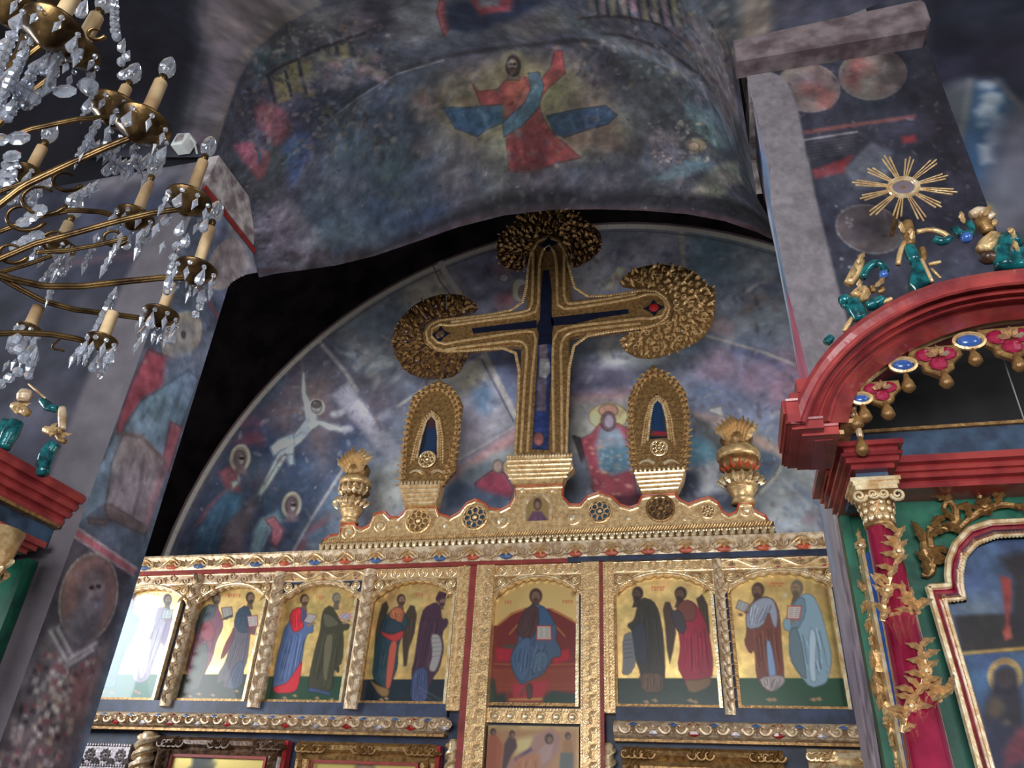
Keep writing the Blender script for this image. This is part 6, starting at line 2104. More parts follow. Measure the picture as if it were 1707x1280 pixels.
# entablature: the recessed beam and the block breaking forward over the column
zt_ = H(1600, 760, 3.5)
bm_ = MB()
hb = zt_ - zg
for a, b, y in ((0, .28, 3.56), (.28, .5, 3.52), (.5, .72, 3.5), (.72, 1, 3.46)):
    bm_.xrail([(YF - .004, zg + hb * a), (y, zg + hb * a), (y - .012, zg + hb * (a + b) / 2), (y, zg + hb * b), (YF - .004, zg + hb * b)], xg0 - .02 - (3.56 - y) * .8, xg1)
part('red_beam', bm_, M['wood_red'], alt)
Yr = 3.18
zr0, zr1 = H(1450, 781, Yr), H(1445, 741, Yr)
xr0, xr1 = X(1416, 765, Yr), X(1488, 765, Yr)
hr = zr1 - zr0
for k, (a, b, e) in enumerate(((0, .2, 0), (.2, .42, .02), (.42, .56, .035), (.56, .8, .022), (.8, 1.0, .045))):
    part('red_step', MB().xrail([(YG, zr0 + hr * a), (Yr - e, zr0 + hr * a), (Yr - e - .012, zr0 + hr * (a + b) / 2), (Yr - e, zr0 + hr * b), (YG, zr0 + hr * b)], xr0 - e, xr1 + e), M['wood_red'], alt)
part('blue_block', MB().box(xr0 + .02, xr1 - .02, Yr + .04, 3.6, zr0 - .03, zr0), M['slate'], alt)
# slate frieze, and a flat black sheet painting the shade inside the arch
zf0, zf1 = zt_ - .01, H(1600, 712, 3.62)
part('slate_frieze', MB().box(xg0 - .01, xg1, 3.62, YF - .004, zf0, zf1), M['slate'], alt)
part('gilt_line', MB().box(xg0 + .1, xg1, 3.6, 3.63, zf1 - .006, zf1 + .01), M['gold_dark'], alt)
inn = [(1419, 704), (1420, 668), (1432, 647), (1450, 630), (1467, 617), (1500, 595), (1538, 575), (1572, 561), (1607, 550), (1640, 542), (1675, 536), (1712, 533), (1760, 532), (1810, 536)]
outr = [(1310, 706), (1330, 652), (1345, 628), (1365, 600), (1381, 575), (1408, 550), (1437, 529), (1475, 505), (1516, 484), (1552, 472), (1590, 462), (1652, 451), (1712, 444), (1780, 442)]
n_ = 60
ri, ro = resample(inn, n_), resample(outr, n_)
steps = [(0, 3.16, ''), (.04, 3.10, ''), (.30, 3.02, ''), (.36, 3.04, ''), (.44, 2.96, ''), (.52, 2.99, ''), (.56, 2.93, ''), (.70, 2.96, ''), (.74, 2.90, ''), (.92, 2.88, ''), (1.0, 2.9, '')]
rings = []
for t, y, _ in steps:
    q = ri * (1 - t) + ro * t
    rings.append(np.array([at(a, b, y) for a, b in q]))
back_o = rings[-1].copy()
back_o[:, 1] = 3.3
back_i = rings[0].copy()
back_i[:, 1] = 3.3
allr = [back_i] + rings + [back_o]
vs = np.concatenate(allr)
L_ = len(allr)
fs = [(k * n_ + i, k * n_ + i + 1, (k + 1) * n_ + i + 1, (k + 1) * n_ + i) for k in range(L_ - 1) for i in range(n_ - 1)]
fs.append(tuple(k * n_ for k in range(L_)))
can = part('canopy_arch', MB().add(vs, fs), M['wood_red'], alt, True)
for p_ in can.data.polygons:
    p_.use_smooth = False
part('gilt_rim', MB().tube([tuple(p) for p in rings[0]], .011, 6), M['gold'], alt)
for k in (3, 5, 7, 8):
    part('raised_bead', MB().tube([tuple(p + np.array([0, -.006, 0])) for p in rings[k]], .012, 6), M['wood_red'], can)
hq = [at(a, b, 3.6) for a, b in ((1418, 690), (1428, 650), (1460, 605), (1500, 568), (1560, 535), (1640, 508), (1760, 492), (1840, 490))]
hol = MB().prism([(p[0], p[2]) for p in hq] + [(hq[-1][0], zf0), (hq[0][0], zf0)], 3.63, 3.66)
part('shade_panel', hol, M['black'], alt)

# stepped foot of the canopy arch
e0 = rings[-1][0]
zz_ = e0[2]
xi = rings[0][0][0]
for k, (px, py, pz) in enumerate(((1309, 668, 704), (1318, 700, 716), (1335, 712, 727), (1356, 722, 735))):
    yk = 2.88 + .045 * k
    xe_ = X((1330, 1372, 1398, 1386)[k], py, yk)
    xk, z1_, z0_ = X(px, py, yk), H(px, py, yk), H(px, pz, yk)
    part('stepped_foot', MB().box(xk, xe_, yk, 3.3, z0_, z1_), M['wood_red'], alt)
    part('foot_bead', MB().tube([(xk, yk - .004, z1_), (xe_, yk - .004, z1_)], .008, 5), M['wood_red'], alt)
for k, (px, py) in enumerate(((1369, 737), (1384, 722), (1401, 703))):
    p_ = at(px, py, 3.1)
    part('gilt_step', MB().box(p_[0], p_[0] + .055, 3.1, 3.3, p_[2] - .008, p_[2] + .012), M['gold'], alt)
part('slate_return', MB().box(xg0 - .01, xi + .02, 3.5, YG, zt_, zz_ + .02), M['slate'], alt)
for a_, b_, y_, pa_, pb_ in ((1306, 1330, 2.93, 690, 668), (1318, 1345, 2.9, 668, 655), (1330, 1352, 2.9, 655, 632)):
    part('outer_step', MB().box(X(a_, pa_, y_), X(b_, pa_, y_), y_, 3.3, H(a_, pa_, y_), H(a_, pb_, y_)), M['wood_red'], alt)

# lambrequin under the arch: red shields, blue stones and gilt bells
Yl = 3.12
for px, py, s in ((1468, 651, 1.0), (1561, 596, 1.25), (1683, 566, 1.35)):
    x, _, z = at(px, py, Yl)
    r = .055 * s
    sh_ = [(-1.2, .75), (1.2, .75), (1.25, .1), (.75, -.35), (.7, -.7), (0, -1.15), (-.7, -.7), (-.75, -.35), (-1.25, .1)]
    p = part('lambrequin', MB().prism([(x + a * r * 1.25, z + b * r * 1.2) for a, b in sh_], Yl, Yl + .03, .006), M['gold_dark'], alt)
    for a, b in ((-.65, .2), (.65, .2), (0, -.5)):
        link('red_enamel', MB().ball((0, 0, 0), r * .5, 8, 4, (1.15, .4, .95)).mesh('red_enamel', M['crimson']), p, (x + a * r, Yl - .006, z + b * r))
    link('gilt_flower', fan(5, r * .8, 2.6, .02).mesh('gilt_flower', M['gold_bright']), p, (x, Yl - .02, z - r * .1))
for px, py, s in ((1436, 665, .75), (1505, 609, 1.0), (1615, 569, 1.15)):
    x, _, z = at(px, py, Yl)
    p = part('blue_stone', MB().ball((x, Yl, z), .036 * s, 10, 5, (1.25, .5, .8)), M['gem_blue'], alt, True)
    link('stone_mount', MB().tube([(.05 * s * math.cos(t) * 1.05, 0, .034 * s * math.sin(t)) for t in np.linspace(0, 2 * PI, 18, endpoint=False)], .009, 5, True).mesh('stone_mount', M['gold']), p, (x, Yl - .004, z))
bell = MB().lathe((0, 0, 0), [(.004, .05), (.012, .035), (.014, .02), (.024, 0), (.03, -.025), (.02, -.04), (.006, -.05)], 8).mesh('gilt_bell', M['gold_dark'], True)
for px, py in ((1441, 688), (1479, 683), (1513, 638), (1576, 631), (1624, 594), (1697, 603), (1427, 700), (1436, 742)):
    link('gilt_bell', bell, alt, at(px, py, Yl))
part('twisted_ribbon', MB().tube(resample([tuple(at(a, b, Yl)) for a, b in ((1424, 690), (1434, 705), (1428, 718), (1436, 735))], 10), [.012, .016, .018, .016, .012, .012, .014, .014, .01, .006], 6), M['gold_pale'], alt)

# crimson column with its gilded capital
Yk = 3.29
ka, kb = X(1441, 868, Yk), X(1490, 868, Yk)
kx, kr = (ka + kb) / 2, (kb - ka) / 2
zk0 = H(1466, 866, Yk - kr)
zk1 = zr0 - .08
sh_ = part('column_shaft', MB().lathe((kx, Yk, 0), [(kr * 1.75, 0), (kr * 1.75, 0.8), (kr, zk0)], 24), M['crimson'], alt, True)
cap = part('capital', MB().lathe((kx, Yk, 0), [(kr * 1.02, zk0 - .02), (kr * 1.12, zk0 - .01), (kr * 1.02, zk0), (kr * 1.05, zk0 + .03), (kr * 1.2, (zk0 + zk1) / 2), (kr * 1.5, zk1 - .02), (kr * 1.5, zk1)], 20), M['gold_dark'], alt, True)
hc = zk1 - zk0
lob = MB().ball((0, 0, .5), .5, 8, 5, (.62, .45, 1))
for row, (fz, LL, rr2, nn_) in enumerate(((.0, .42, 1.04, 11), (.26, .42, 1.14, 11), (.5, .34, 1.26, 13), (.74, .26, 1.42, 15))):
    lm = MB().merge(lob, Matrix.Scale(hc * LL, 4)).mesh('acanthus', M['gold_bright'], True)
    for k in range(nn_):
        a = 2 * PI * (k + .5 * row) / nn_
        link('acanthus', lm, cap, (kx + kr * rr2 * math.cos(a), Yk + kr * rr2 * math.sin(a), zk0 + hc * fz), (-.3, 0, a + PI / 2))
for sx in (-1, 1):
    link('volute', scroll(.028, 1.5, .3, sx).mesh('volute', M['gold_bright']), cap, (kx + sx * kr * 1.3, Yk - kr * 1.45, zk1 - .03))
    link('volute', scroll(.022, 1.5, .3, sx).mesh('volute', M['gold_bright']), cap, (kx + sx * kr * .35, Yk - kr * 1.5, zk1 - .025))
ab = MB()
for k, (w, h) in enumerate(((1.45, .016), (1.58, .016), (1.72, .018))):
    ab.box(kx - kr * w, kx + kr * w, Yk - kr * w, Yk + kr * w, zk1 + sum((.0, .016, .032)[:k + 1][-1:]), zk1 + (.0, .016, .032)[k] + h)
part('abacus', ab, M['gold_bright'], alt)
zv4 = lambda p: Z(1380, 860, 3.048, p)
vines = [[(350, 80), (375, 160), (365, 230), (310, 300), (285, 380), (290, 520)], [(480, 690), (520, 790), (500, 870), (420, 940), (385, 1020), (395, 1090)], [(560, 900), (585, 960), (575, 930)], [(440, 440), (470, 500), (465, 480)]]
lm_a, lm_b = leaf(.062, .016, .35, 5, .012).mesh('gilt_leaf', M['gold']), leaf(.062, .016, -.35, 5, .012).mesh('gilt_leaf_turned', M['gold'])
for vi, q in enumerate(vines):
    pts = []
    for a, b in zv4(q):
        p = at(a, b, Yk - kr)
        rz = kr * (1 + .75 * (zk0 - p[2]) / (zk0 - .8))
        p = at(a, b, Yk - rz)
        dx = max(-rz * .98, min(rz * .98, p[0] - kx))
        pts.append((kx + dx * 1.06, Yk - math.sqrt(max(rz * rz * 1.1 - dx * dx, 1e-4)), p[2]))
    path = resample(pts, 14)
    v_ = part('gilded_vine', MB().tube(path, [.012] * 14, 6), M['gold'], alt)
    for k in range(0, 14, 1 if vi < 2 else 3):
        link('gilt_leaf', lm_a if k % 2 else lm_b, v_, (path[k][0], path[k][1] - .012, path[k][2]), (.1, (.55 if k % 2 else -.6) + random.uniform(-.4, .4), 0))
    for k in range(0, 14, 2):
        link('gilt_leaf', lm_b if k % 4 else lm_a, v_, (path[k][0] + random.uniform(-.03, .03), path[k][1] - .008, path[k][2] + random.uniform(-.03, .03)), (.1, random.uniform(-1.2, 1.2), 0))
    if vi < 2:
        for k in (3, 9):
            link('gilt_flower', rosette(.03, 6, .02, False).mesh('gilt_flower', M['gold_bright']), v_, (path[k][0], path[k][1] - .02, path[k][2]))
# blue strip and the carved leafy edge on the panel
Yb_ = 3.6
xb0, xb1 = X(1442, 925, Yb_), X(1451, 925, Yb_)
zbt = H(1446, 921, Yb_)
part('blue_strip', MB().box(xb0, xb1 + .006, Yb_, YG + .01, 0, zbt), M['gem_blue'], alt)
part('gilt_line', MB().box(xb0 - .014, xb0, Yb_ - .006, YG + .01, 0, zbt), M['gold_bright'], alt)
edge = part('leafy_edge', MB().tube(resample([tuple(at(a, b, YG - .02)) for a, b in zv4([(175, 120), (150, 180), (190, 240), (180, 340), (225, 420), (215, 560), (240, 700), (240, 780), (270, 880), (300, 990), (300, 1080), (350, 1200), (380, 1320)])], 40), .016, 6), M['gold'], alt)
q = resample([tuple(at(a, b, YG - .03)) for a, b in zv4([(170, 130), (160, 200), (185, 290), (190, 420), (215, 560), (235, 720), (250, 840), (280, 950), (300, 1080), (350, 1230)])], 24)
for k, p in enumerate(q):
    link('gilt_leaf', lm_b if k % 2 else lm_a, edge, p, (0, -PI * .9 + random.uniform(-.5, .5) if k % 2 else -.3 + random.uniform(-.5, .3), 0))
link('gilt_flower', rosette(.035, 7, .02, False).mesh('gilt_flower', M['gold_bright']), edge, at(*zv4([(165, 150)])[0], YG - .03))
msk = MB().ball((0, 0, 0), .05, 10, 6, (.8, .5, 1.5))
link('carved_boss', msk.mesh('carved_boss', M['gold_dark'], True), edge, at(*zv4([(265, 870)])[0], YG - .02))

# shouldered frame of the altar painting
fo = zv4([(800, 1420), (760, 1280), (640, 830), (498, 352), (540, 348), (604, 345), (598, 290), (604, 220), (640, 135), (715, 55), (820, 22), (1000, 14), (1120, 14)])
fi = zv4([(880, 1420), (850, 1290), (735, 880), (602, 432), (640, 436), (706, 428), (692, 370), (688, 300), (702, 215), (760, 150), (860, 112), (1000, 106), (1120, 106)])


def dense(p, k=6):
    out = []
    for a, b in zip(p[:-1], p[1:]):
        out += [(a[0] + (b[0] - a[0]) * t / k, a[1] + (b[1] - a[1]) * t / k) for t in range(k)]
    return np.array(out + [p[-1]])


fo_, fi_ = dense(fo), dense(fi)
rg = []
for t, y in ((0, YG), (0, 3.66), (.12, 3.62), (.22, 3.66), (.3, 3.63), (.55, 3.6), (.75, 3.64), (.85, 3.66), (1.0, 3.67), (1.0, YG)):
    rg.append(np.array([at(a, b, y) for a, b in fo_ * (1 - t) + fi_ * t]))
nf = len(fo_)
pf = thing('altar_painting', 'shouldered crimson and gilt frame holding two dark scenes, on the green altar panel', 'framed picture', (1.5, YG, 0.9))
part('crimson_frame', MB().add(np.concatenate(rg), [(k * nf + i, k * nf + i + 1, (k + 1) * nf + i + 1, (k + 1) * nf + i) for k in range(len(rg) - 1) for i in range(nf - 1)]), M['crimson'], pf)
part('outer_gilding', MB().tube([tuple(p) for p in rg[2]], .015, 6), M['gold_bright'], pf)
part('inner_gilding', MB().tube([tuple(p) for p in rg[7]], .012, 6), M['gold'], pf)
bd = MB()
for p in resample([tuple(p) for p in rg[7]], 90):
    bd.ball((p[0], p[1] - .006, p[2]), .014, 6, 3, (.9, .7, 1.2))
part('inner_beading', bd, M['gold_bright'], pf)['kind'] = 'stuff'
P, loc = plane_grid(3.69, X(1560, 900, 3.69) - .1, 2.4, 0.9, H(1700, 890, 3.69), .005)
c = Canvas(P, (58, 74, 104), loc)
c.poly(zv4([(640, 430), (1300, 380), (1300, 520), (640, 510)]), (86, 90, 108), 10)
c.poly(zv4([(640, 510), (760, 500), (1300, 490), (1300, 680), (680, 690)]), (40, 36, 36), 2)
c.poly(zv4([(870, 210), (1000, 180), (1300, 150), (1300, 620), (940, 630), (925, 560), (940, 330)]), (34, 30, 34), 4)
c.poly(zv4([(875, 300), (930, 320), (935, 400), (920, 540), (935, 610), (900, 630), (888, 590), (905, 540), (895, 440)]), (124, 48, 46), 1.5)
c.poly(zv4([(890, 590), (925, 560), (935, 620), (905, 632)]), (140, 70, 60), 1.5)
c.line(zv4([(670, 700), (1000, 672), (1300, 650)]), 6, (150, 124, 70), 1, 1, .8)
c.poly(zv4([(680, 715), (1300, 665), (1300, 1400), (900, 1400)]), (54, 74, 104), 2)
x, y = zv4([(900, 815)])[0]
c.ring(x, y, 24, 26, 10, (160, 130, 76), 1.2, 1, 0, .6)
c.poly(zv4([(850, 790), (950, 780), (985, 900), (1000, 1200), (1000, 1400), (880, 1400), (800, 1100), (780, 1020), (810, 950)]), (40, 36, 46), 3)
c.ell(x + 2, y + 2, 14, 17, (52, 42, 42), 2)
c.ell(*zv4([(850, 980)])[0], 14, 18, (92, 74, 62), 3, .9)
c.ell(*zv4([(905, 1055)])[0], 7, 6, (126, 94, 66), 2)
c.poly(zv4([(820, 1020), (960, 1060), (1000, 1200), (860, 1300), (800, 1150)]), (38, 42, 66), 4, .8)
c.poly(zv4([(960, 1080), (1100, 1040), (1100, 1200), (900, 1280), (890, 1200)]), (110, 50, 60), 3, .8)
c.mottle(16, .16, .05)
keep = lambda P: np.array([inside(p, [(a[0], a[2]) for a in rg[8]] + [(2.6, rg[8][-1][2]), (2.6, .5)]) for p in P[::1, ::1, [0, 2]].reshape(-1, 2)]).reshape(P.shape[:2])
Pn = c.data(1.2, keep)
link('painted_panel', grid_mesh('painted_panel', [[q if i else q - np.array(W(pf)) for i, q in enumerate(Pn)]], M['icon']), pf)

# gilded scrollwork over the frame
z5 = lambda p: Z(1227, 640, 3.556, p)
Ysc = YG - .03
scr_paths = [[(1100, 1130), (1130, 1165), (1185, 1130), (1190, 1050), (1150, 960), (1115, 890), (1150, 830), (1200, 820), (1215, 840)],
             [(1130, 850), (1200, 890), (1280, 880), (1330, 810), (1325, 730), (1270, 670), (1220, 680), (1230, 740)],
             [(1300, 880), (1380, 780), (1440, 740), (1500, 760), (1540, 700), (1600, 690), (1707, 740)],
             [(1340, 640), (1340, 570), (1400, 530), (1460, 560), (1480, 640), (1440, 680)],
             [(1540, 700), (1530, 620), (1580, 540), (1660, 510), (1720, 540)],
             [(1210, 690), (1180, 640), (1230, 570), (1300, 540), (1360, 540)],
             [(1110, 880), (1095, 960), (1130, 1040), (1160, 1090)]]
orn = part('scrollwork', MB().tube(resample([tuple(at(a, b, Ysc)) for a, b in z5(scr_paths[0])], 28), [.02 * (1 - .5 * abs(k - 14) / 14) for k in range(28)], 6), M['gold_dark'], alt)
lm_c = leaf(.075, .022, .35, 5, .015).mesh('gilt_leaf', M['gold_dark'])
for q in scr_paths:
    pth = resample([tuple(at(a, b, Ysc)) for a, b in z5(q)], 26)
    if q is not scr_paths[0]:
        part('tendril', MB().tube(pth, [.02 * (1 - .5 * abs(k - 13) / 13) for k in range(26)], 6), M['gold_dark'], orn)
    for k in range(2, 26, 5):
        link('gilt_leaf', lm_c, orn, (pth[k][0], Ysc - .012, pth[k][2]), (0, random.uniform(-2.2, 2.2), 0))
sx_, _, sz_ = at(1638, 772, Ysc)
link('shell', fan(7, .1, 2.7, .03).mesh('shell', M['gold']), orn, (sx_, Ysc - .02, sz_ - .03))
for px, py in ((1621, 800), (1662, 815), (1575, 820), (1640, 845)):
    link('gilt_flower', rosette(.055, 6, .03, False).mesh('gilt_flower', M['gold_dark']), orn, at(px, py, Ysc - .01))

# ------------------------------------------------------------------ teal and gilt cresting on the canopy
z2 = lambda p: Z(1380, 330, 4.413, p)
Yt = 2.95
def tube_px(nm, q, r, m, par, Y=Yt, n=14, taper=True):
    pth = resample([tuple(at(a, b, Y)) for a, b in q], n)
    return part(nm, MB().tube(pth, [r * (1 - (.45 * abs(k - n * .4) / n if taper else 0)) for k in range(n)], 8), M[m], par, True)


cs = part('crest_post', MB().prism([(p[0], p[2]) for p in [at(a, b, Yt) for a, b in z2([(615, 480), (680, 450), (765, 625), (690, 665), (640, 690), (600, 640)])]], Yt - .02, Yt + .05, .008), M['teal'], alt)
tube_px('gilt_edge', z2([(690, 450), (735, 540), (770, 620)]), .008, 'gold', cs, Yt - .02, 8, False)
tube_px('gilt_baluster', z2([(585, 180), (590, 230), (600, 300), (610, 350)]), .028, 'gold_dark', cs, Yt, 8)
tube_px('teal_neck', z2([(600, 360), (620, 420), (640, 470)]), .03, 'teal', cs, Yt, 6)
tube_px('gilt_arc', z2([(655, 250), (720, 228), (800, 225), (870, 250), (905, 300)]), .012, 'gold', cs, Yt, 12, False)
tube_px('gilt_arc', z2([(515, 490), (520, 420), (540, 350), (570, 320)]), .012, 'gold', cs, Yt, 10, False)
tube_px('gilt_arc', z2([(690, 370), (720, 400), (715, 460), (690, 480)]), .014, 'gold_dark', cs, Yt, 10, False)
for q, r in (([(255, 590), (260, 520), (310, 470), (380, 455), (430, 490), (445, 550), (410, 580), (390, 560)], .02), ([(780, 300), (830, 340), (890, 330), (900, 290)], .02), ([(930, 220), (960, 260), (1000, 310), (1060, 290), (1080, 220), (1040, 180)], .022), ([(1300, 520), (1290, 400), (1290, 300), (1340, 270), (1380, 320), (1360, 350)], .05), ([(1420, 400), (1400, 440), (1420, 520)], .05),
             ([(90, 770), (110, 740), (160, 740), (160, 790), (110, 800)], .018), ([(180, 760), (200, 820), (240, 900)], .04), ([(280, 800), (330, 790), (370, 770), (400, 740)], .028), ([(-10, 1070), (10, 1040), (25, 1020)], .02)):
    s_ = tube_px('crest_scroll', z2(q), r, 'teal', alt)
for q, r, m in (([(150, 630), (190, 570), (230, 520), (240, 460)], .026, 'gold'), ([(190, 720), (230, 670), (280, 650), (290, 700), (260, 760)], .024, 'gold'), ([(330, 690), (350, 660), (330, 645), (310, 660)], .014, 'gold_dark'), ([(400, 660), (420, 680), (400, 700), (370, 690)], .014, 'gold_dark'), ([(390, 770), (440, 760), (470, 740)], .012, 'gold'),
                ([(1060, 130), (1090, 90), (1150, 90), (1210, 150)], .03, 'gold_pale'), ([(1120, 160), (1170, 210), (1180, 250)], .034, 'gold_dark'), ([(1200, 200), (1240, 200), (1230, 170)], .016, 'gold'), ([(1140, 390), (1180, 320), (1230, 280)], .04, 'gold'), ([(1130, 420), (1180, 460), (1240, 440)], .034, 'brown'), ([(1280, 280), (1340, 250), (1400, 290), (1420, 340)], .018, 'brown'),
                ([(120, 980), (140, 930), (180, 880)], .012, 'gold'), ([(740, 490), (800, 480), (830, 470)], .01, 'gold'), ([(760, 520), (830, 590)], .007, 'gold')):
    s_ = tube_px('gilt_scroll', z2(q), r, m, alt)
for px, py, r in ((1473, 458, .022), (1408, 500, .028), (1611, 396, .026)):
    link('teal_ball', MB().ball((0, 0, 0), r, 10, 6).mesh('teal_ball', M['gem_blue' if r < .027 else 'teal'], True), alt, at(px, py, Yt - .01))
for k, (px, py, a) in enumerate(((1420, 462, .6), (1436, 485, -.3), (1440, 500, .8), (1432, 440, .2), (1458, 478, 1.2), (1650, 405, .5), (1640, 360, .9), (1608, 372, -.4), (1690, 400, .2), (1700, 420, -.6), (1520, 400, .3), (1508, 388, -.5))):
    link('gilt_leaf', lm_a if k % 2 else lm_b, alt, at(px, py, Yt - .03), (0, a, 0))

# ------------------------------------------------------------------ gilt sunburst above the canopy
Yu = 3.45
u0 = at(1506, 312, Yu)
sb = thing('sunburst_ornament', 'gold sunburst with an oval ring, fixed before the dark painted roundels', 'wall ornament', tuple(u0))
ru = abs(X(1532, 312, Yu) - u0[0])
for r_, w_ in ((1.0, .011), (.8, .006)):
    part('ring', MB().tube([(u0[0] + ru * r_ * math.cos(t), Yu, u0[2] + ru * r_ * .92 * math.sin(t)) for t in np.linspace(0, 2 * PI, 32, endpoint=False)], w_, 6, True), M['gold_bright'], sb)
part('centre_plate', MB().prism([(u0[0] + ru * .95 * math.cos(t), u0[2] + ru * .87 * math.sin(t)) for t in np.linspace(0, 2 * PI, 28, endpoint=False)], Yu + .002, Yu + .012), M['plaster'], sb)
for k in range(12):
    a = 2 * PI * (k + .35) / 12
    d, s_ = Vector((math.cos(a), 0, math.sin(a))), Vector((-math.sin(a), 0, math.cos(a)))
    L1 = ru * (3.5 if k % 2 else 3.1)
    mb = MB()
    for q in (-1, 0, 1):
        p0 = Vector(u0) + d * ru * 1.02 + s_ * q * .008
        p1 = Vector(u0) + d * L1 * (1 - .08 * abs(q)) + s_ * q * .02
        mb.tube([p0, p1], [.0035, .0055], 5)
    part('ray', mb, M['gold'], sb)
part('fixing_rod', MB().tube([u0, (u0[0], YF - .002, u0[2])], .012, 6), M['gold_dark'], sb)

# hanging wire in the arch of the altar
wp = at(1678, 614, 3.25)
hw = thing('hanging_wire', 'thin straight wire hanging in the dark arch of the red canopy', 'wire', (wp[0], 3.25, wp[2] - .9))
part('wire', MB().tube([(wp[0], 3.25, wp[2] + .25), (wp[0], 3.25, wp[2] - .9)], .0035, 5), M['wire'], hw)

# ================================================================== THE TWIN CANOPY ON THE FAR PIER, SEEN FROM ITS SIDE
XE = XL - .06
lc = thing('canopy', 'red stepped canopy end with green panel and teal cresting, below the chandelier', 'canopy', (XE - .3, 3.4, 0))
def side_z(px, py):
    return atx(px, py, XE)[2]


zu1, zu0 = side_z(60, 784), side_z(40, 838)
zl1, zl0 = side_z(40, 882), side_z(30, 907)
for k, (a, b, e, y0) in enumerate(((.72, 1.0, .03, 2.2), (.48, .72, .0, 2.25), (.26, .48, -.03, 2.3), (.0, .26, -.07, 2.36))):
    part('cornice_step', MB().add([(x, y, z) for z, o in ((zu0 + (zu1 - zu0) * a, 0), (zu0 + (zu1 - zu0) * (a + b) / 2, .015), (zu0 + (zu1 - zu0) * b, 0)) for x, y in ((-5.6, y0), (XE + e + o, y0), (XE + e + o, YF - .006), (-5.6, YF - .006))],
         [(i * 4 + j, i * 4 + (j + 1) % 4, (i + 1) * 4 + (j + 1) % 4, (i + 1) * 4 + j) for i in (0, 1) for j in range(4)] + [(3, 2, 1, 0), (8, 9, 10, 11)]), M['wood_red'], lc)
part('gilt_line', MB().box(-5.5, XE - .06, 2.38, YF - .02, zu0 - .02, zu0), M['gold_dark'], lc)
part('slate_frieze', MB().box(-5.5, XE - .12, 2.5, YF - .006, zl1, zu0 - .02), M['slate'], lc)
part('frieze_block', MB().box(-5.4, XE - .06, 3.05, 3.3, zl1, zu0 - .02), M['slate'], lc)
for k, (a, b, e) in enumerate(((.6, 1, .06), (.3, .6, .03), (0, .3, .0))):
    part('beam_step', MB().box(-5.5, XE - .1 + e, 2.4, YF - .15 + e, zl0 + (zl1 - zl0) * a, zl0 + (zl1 - zl0) * b), M['wood_red'], lc)
xg = atx(30, 995, -4.15)
part('green_panel', MB().box(-5.5, -4.15, xg[1] - .01, YF - .006, 0, zl0), M['green'], lc)
part('green_edge', MB().box(-4.16, -4.13, xg[1] - .05, xg[1] + .03, 0, zl0), M['green'], lc)
gp = at(-26, 940, 3.3)
cp = part('capital', MB().lathe((gp[0], 3.3, 0), [(.08, gp[2] - .16), (.085, gp[2] - .1), (.12, gp[2] + .02), (.14, zl0)], 14), M['gold'], lc, True)
lm = leaf(.08, .03, 0, 5, .02).mesh('acanthus', M['gold_bright'])
for k in range(12):
    a = 2 * PI * k / 12
    link('acanthus', lm, cp, (gp[0] + .1 * math.cos(a), 3.3 + .1 * math.sin(a), gp[2] - .08 + .06 * (k % 2)), (-.3, 0, a + PI / 2))
part('column_shaft', MB().lathe((gp[0], 3.3, 0), [(.09, 0), (.08, gp[2] - .16)], 16), M['crimson'], lc, True)
for q, r, m in (([(28, 702), (15, 725), (4, 748)], .05, 'teal'), ([(44, 652), (38, 668)], .045, 'gold_pale'), ([(24, 676), (34, 682), (46, 688)], .035, 'gold'), ([(10, 700), (0, 728)], .03, 'teal'), ([(70, 668), (78, 686), (92, 682)], .03, 'teal'), ([(104, 680), (106, 698), (104, 716)], .026, 'gold_pale'), ([(76, 716), (88, 726), (102, 718)], .03, 'gold'), ([(96, 726), (104, 742), (108, 736)], .02, 'gold_dark'), ([(92, 738), (76, 752), (68, 772), (72, 790)], .045, 'teal'), ([(48, 640), (62, 652), (76, 664)], .008, 'gold')):
    s_ = tube_px('crest_scroll', q, r, m, lc, 3.2, 10)
for px, py, a in ((36, 684, .5), (90, 722, -.4), (104, 730, .9), (84, 728, .2), (28, 690, -.7)):
    link('gilt_leaf', lm_a, lc, at(px, py, 3.15), (0, a, 0))

# small white floodlight on the end of the impost
fb = at(299, 246, 3.74)
fq = thing('floodlight', 'small white box floodlight fixed at the pier top beside the chandelier cups', 'floodlight', tuple(fb))
part('housing', MB().prism([(fb[0] - .07, fb[2] + .01), (fb[0] + .05, fb[2] - .0), (fb[0] + .085, fb[2] + .13), (fb[0] - .045, fb[2] + .15)], 3.70, 3.82, .01), M['white'], fq)
part('bracket', MB().tube([(fb[0] + .07, 3.74, fb[2] + .12), (fb[0] + .12, 3.76, fb[2] + .06), (fb[0] + .1, 3.85, fb[2] + .02)], .009, 6), M['white'], fq)
part('front_glass', MB().box(fb[0] - .03, fb[0] + .045, 3.692, 3.7, fb[2] + .03, fb[2] + .12), M['silver'], fq)
# ================================================================== THE CRYSTAL CHANDELIER
DC = 2.1
ax0 = atd(-110, 330, DC)
ch = thing('chandelier', 'brass candle chandelier hung with cut crystal drops, before the painted pier', 'chandelier', tuple(ax0))


def ch_at(px, py, d=DC):
    return Vector(atd(px, py, d))


